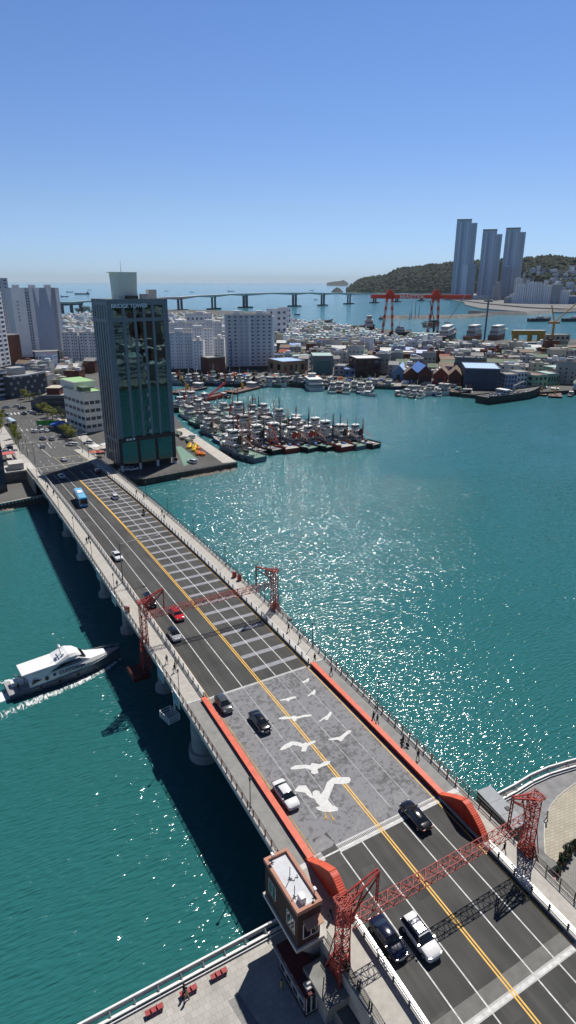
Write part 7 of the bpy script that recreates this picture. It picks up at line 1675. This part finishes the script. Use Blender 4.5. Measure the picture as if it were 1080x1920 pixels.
for i in range(110):
    x = r_.uniform(320,868); k = max(j for j in range(len(shore_)) if shore_[j][0] <= x); a, b = shore_[k], shore_[min(k+1,len(shore_)-1)]; y = a[1]+(b[1]-a[1])*((x-a[0])/max(1,b[0]-a[0]))-r_.uniform(1,7 if x < 600 else 6)
    cn_, cm_ = r_.choice(cr_); p = G(x, y, 2.5); t = thing('crate_pile', '%s pile of fish crates and gear along the town quay' % cn_, 'crate pile', (p.x,p.y,2.5), r_.uniform(0,3), cn_+' crate piles along the town quay')
    s = r_.uniform(.8,2.2); mb = MB(); mb.box(-s,-s*.6,0,s,s*.6,s*r_.uniform(.5,1.2)); mb.box(-s*.4,s*.62,0,s*.7,s*1.3,s*.5); mb.build('crate_heap', cm_, t)
mb = MB(); q = [G(*p,2.53) for p in ((330,805),(346,802),(444,866),(418,868))]; mb.add([tuple(a) for a in q], [(0,1,2,3)]); struct(mb.build('quay_apron', mat('pale_apron', (.46,.43,.38), .9, var=.12, scale=.3)))
mb = MB(); q = [G(*p,2.535) for p in ((330,838),(338,836),(372,862),(345,874))]; mb.add([tuple(a) for a in q], [(0,1,2,3)]); struct(mb.build('quay_green_surface', mat('green_court', sr(110,140,125), .9, var=.15)))
p = G(324,868,2.5); t = thing('sculpture_sign', 'white and red rounded sign figure at the corner of the glass tower', 'sign', (p.x+1,p.y,2.5)); mb = MB(); mb.tube((0,0,0),(0,0,3.2),1.2,.7,12); mb.build('stand', M_white, t); mb = MB(); mb.tube((0,-1.0,1.6),(0,-1.2,1.6),.8,.8,12); mb.build('red_ring', H_red, t); mb = MB(); mb.tube((0,-1.2,1.6),(0,-1.25,1.6),.4,.4,12); mb.build('ring_centre', M_dark, t)
# left corner beneath the bridge: red awning, parked yard and stair house
p = G(14,862,2.5); t = thing('red_awning', 'faded red awning beside the bridge stair on the island', 'awning', (p.x,p.y,2.5), R(5)); mb = MB(); mb.box(-3,-2.2,2.6,3,2.2,2.8); mb.build('roof', mat('faded_red', sr(190,90,90), .7), t)
for x in (-2.8,2.8): mb = MB(); mb.box(x-.1,-2,0,x+.1,-1.8,2.6); mb.build('post', M_lgrey, t)
p = G(40,905,2.5); t = thing('stair_house', 'pale concrete stair house with a lit ledge beside the far left bridge pier', 'stair house', (p.x-2,p.y+2,2.5)); mb = MB(); mb.box(-6,0,0,7,9,3.6); mb.build('wall', M_concd, t); mb = MB(); mb.box(-6.4,-.5,3.6,7.4,9.4,4.1); mb.build('roof', M_concl, t); mb = MB(); mb.box(-1,1,4.1,4,7,6.5); mb.build('upper_room', M_concl, t)
mb = MB()
for k in range(9): mb.box(-9.5,-1+k*1.0,0,-6.6,.05+k*1.0,.4+k*.36)
mb.build('steps', M_concl, t)
# ---------------------------------------------------------------- the town behind the viewpoint, which the glass tower mirrors
rm = random.Random(31)
k = 0
for j in range(6):
    for i in range(9):
        x = 20+i*34+rm.uniform(-6,6)+(0 if j else 50); y = 22-j*42+rm.uniform(-5,5)
        if x < 70 and y > -12: continue
        w = rm.uniform(14,26); dp = rm.uniform(12,22); H = rm.choice((8,10,12,14,18,24)) if j < 3 else rm.choice((12,18,26,40)); wn, wm = rm.choices(WALLS, WWT)[0]
        t = thing('city_block', '%s building of the near shore seen only as a reflection in the glass tower' % wn, 'building', (x,y,2.5), rm.uniform(-.2,.2), wn+' buildings mirrored in the glass tower'); k += 1
        mb = MB(); mb.box(-w/2,-dp/2,0,w/2,dp/2,H); mb.build('wall', wm, t); mb = MB(); mb.box(-w/2+.3,-dp/2+.3,H,w/2-.3,dp/2-.3,H+.2); mb.build('roof', rm.choice((R_grey,R_white,R_dgreen,R_teal)), t)
        mb = MB(); mb.box(-2,-2,H,2,2,H+2.8); mb.build('stair_head', wm, t)
        for f in range(int(H/3.5)): mb = MB(); mb.box(-w/2+1,dp/2,1.5+f*3.4,w/2-1,dp/2+.08,3+f*3.4); mb.build('window', M_glassb, t)
mb = MB(); NX = 40
for i in range(NX+1):
    for j_ in range(9):
        x = -500+i*60; f = j_/8; y = -330-f*500; z = 2.4+150*math.sin(f*math.pi)*(1+.5*mnoise.noise(Vector((x*.003,f*2,7))))*(1 if i not in (0,NX) else 0); mb.v.append((x,y,z))
for i in range(NX):
    for j_ in range(8): a = i*9+j_; mb.f.append((a,a+9,a+10,a+1)); mb.m.append(0)
struct(mb.build('hill_behind', bpy.data.materials['wooded_slope']))
# ---------------------------------------------------------------- haze over the bay
hb = MB(); hb.box(-46000,-4000,-6,46000,46000,470)
hm = bpy.data.materials.new('sea_haze'); hm.use_nodes = True; n = hm.node_tree.nodes; l = hm.node_tree.links; n.remove(n['Principled BSDF'])
pv = n.new('ShaderNodeVolumePrincipled'); pv.inputs['Color'].default_value = (.80,.92,1,1); pv.inputs['Density'].default_value = 1.9e-5; pv.inputs['Anisotropy'].default_value = 0.0
l.new(pv.outputs[0], n['Material Output'].inputs['Volume'])
struct(hb.build('haze', hm), 'stuff')
S.cycles.volume_bounces = 0
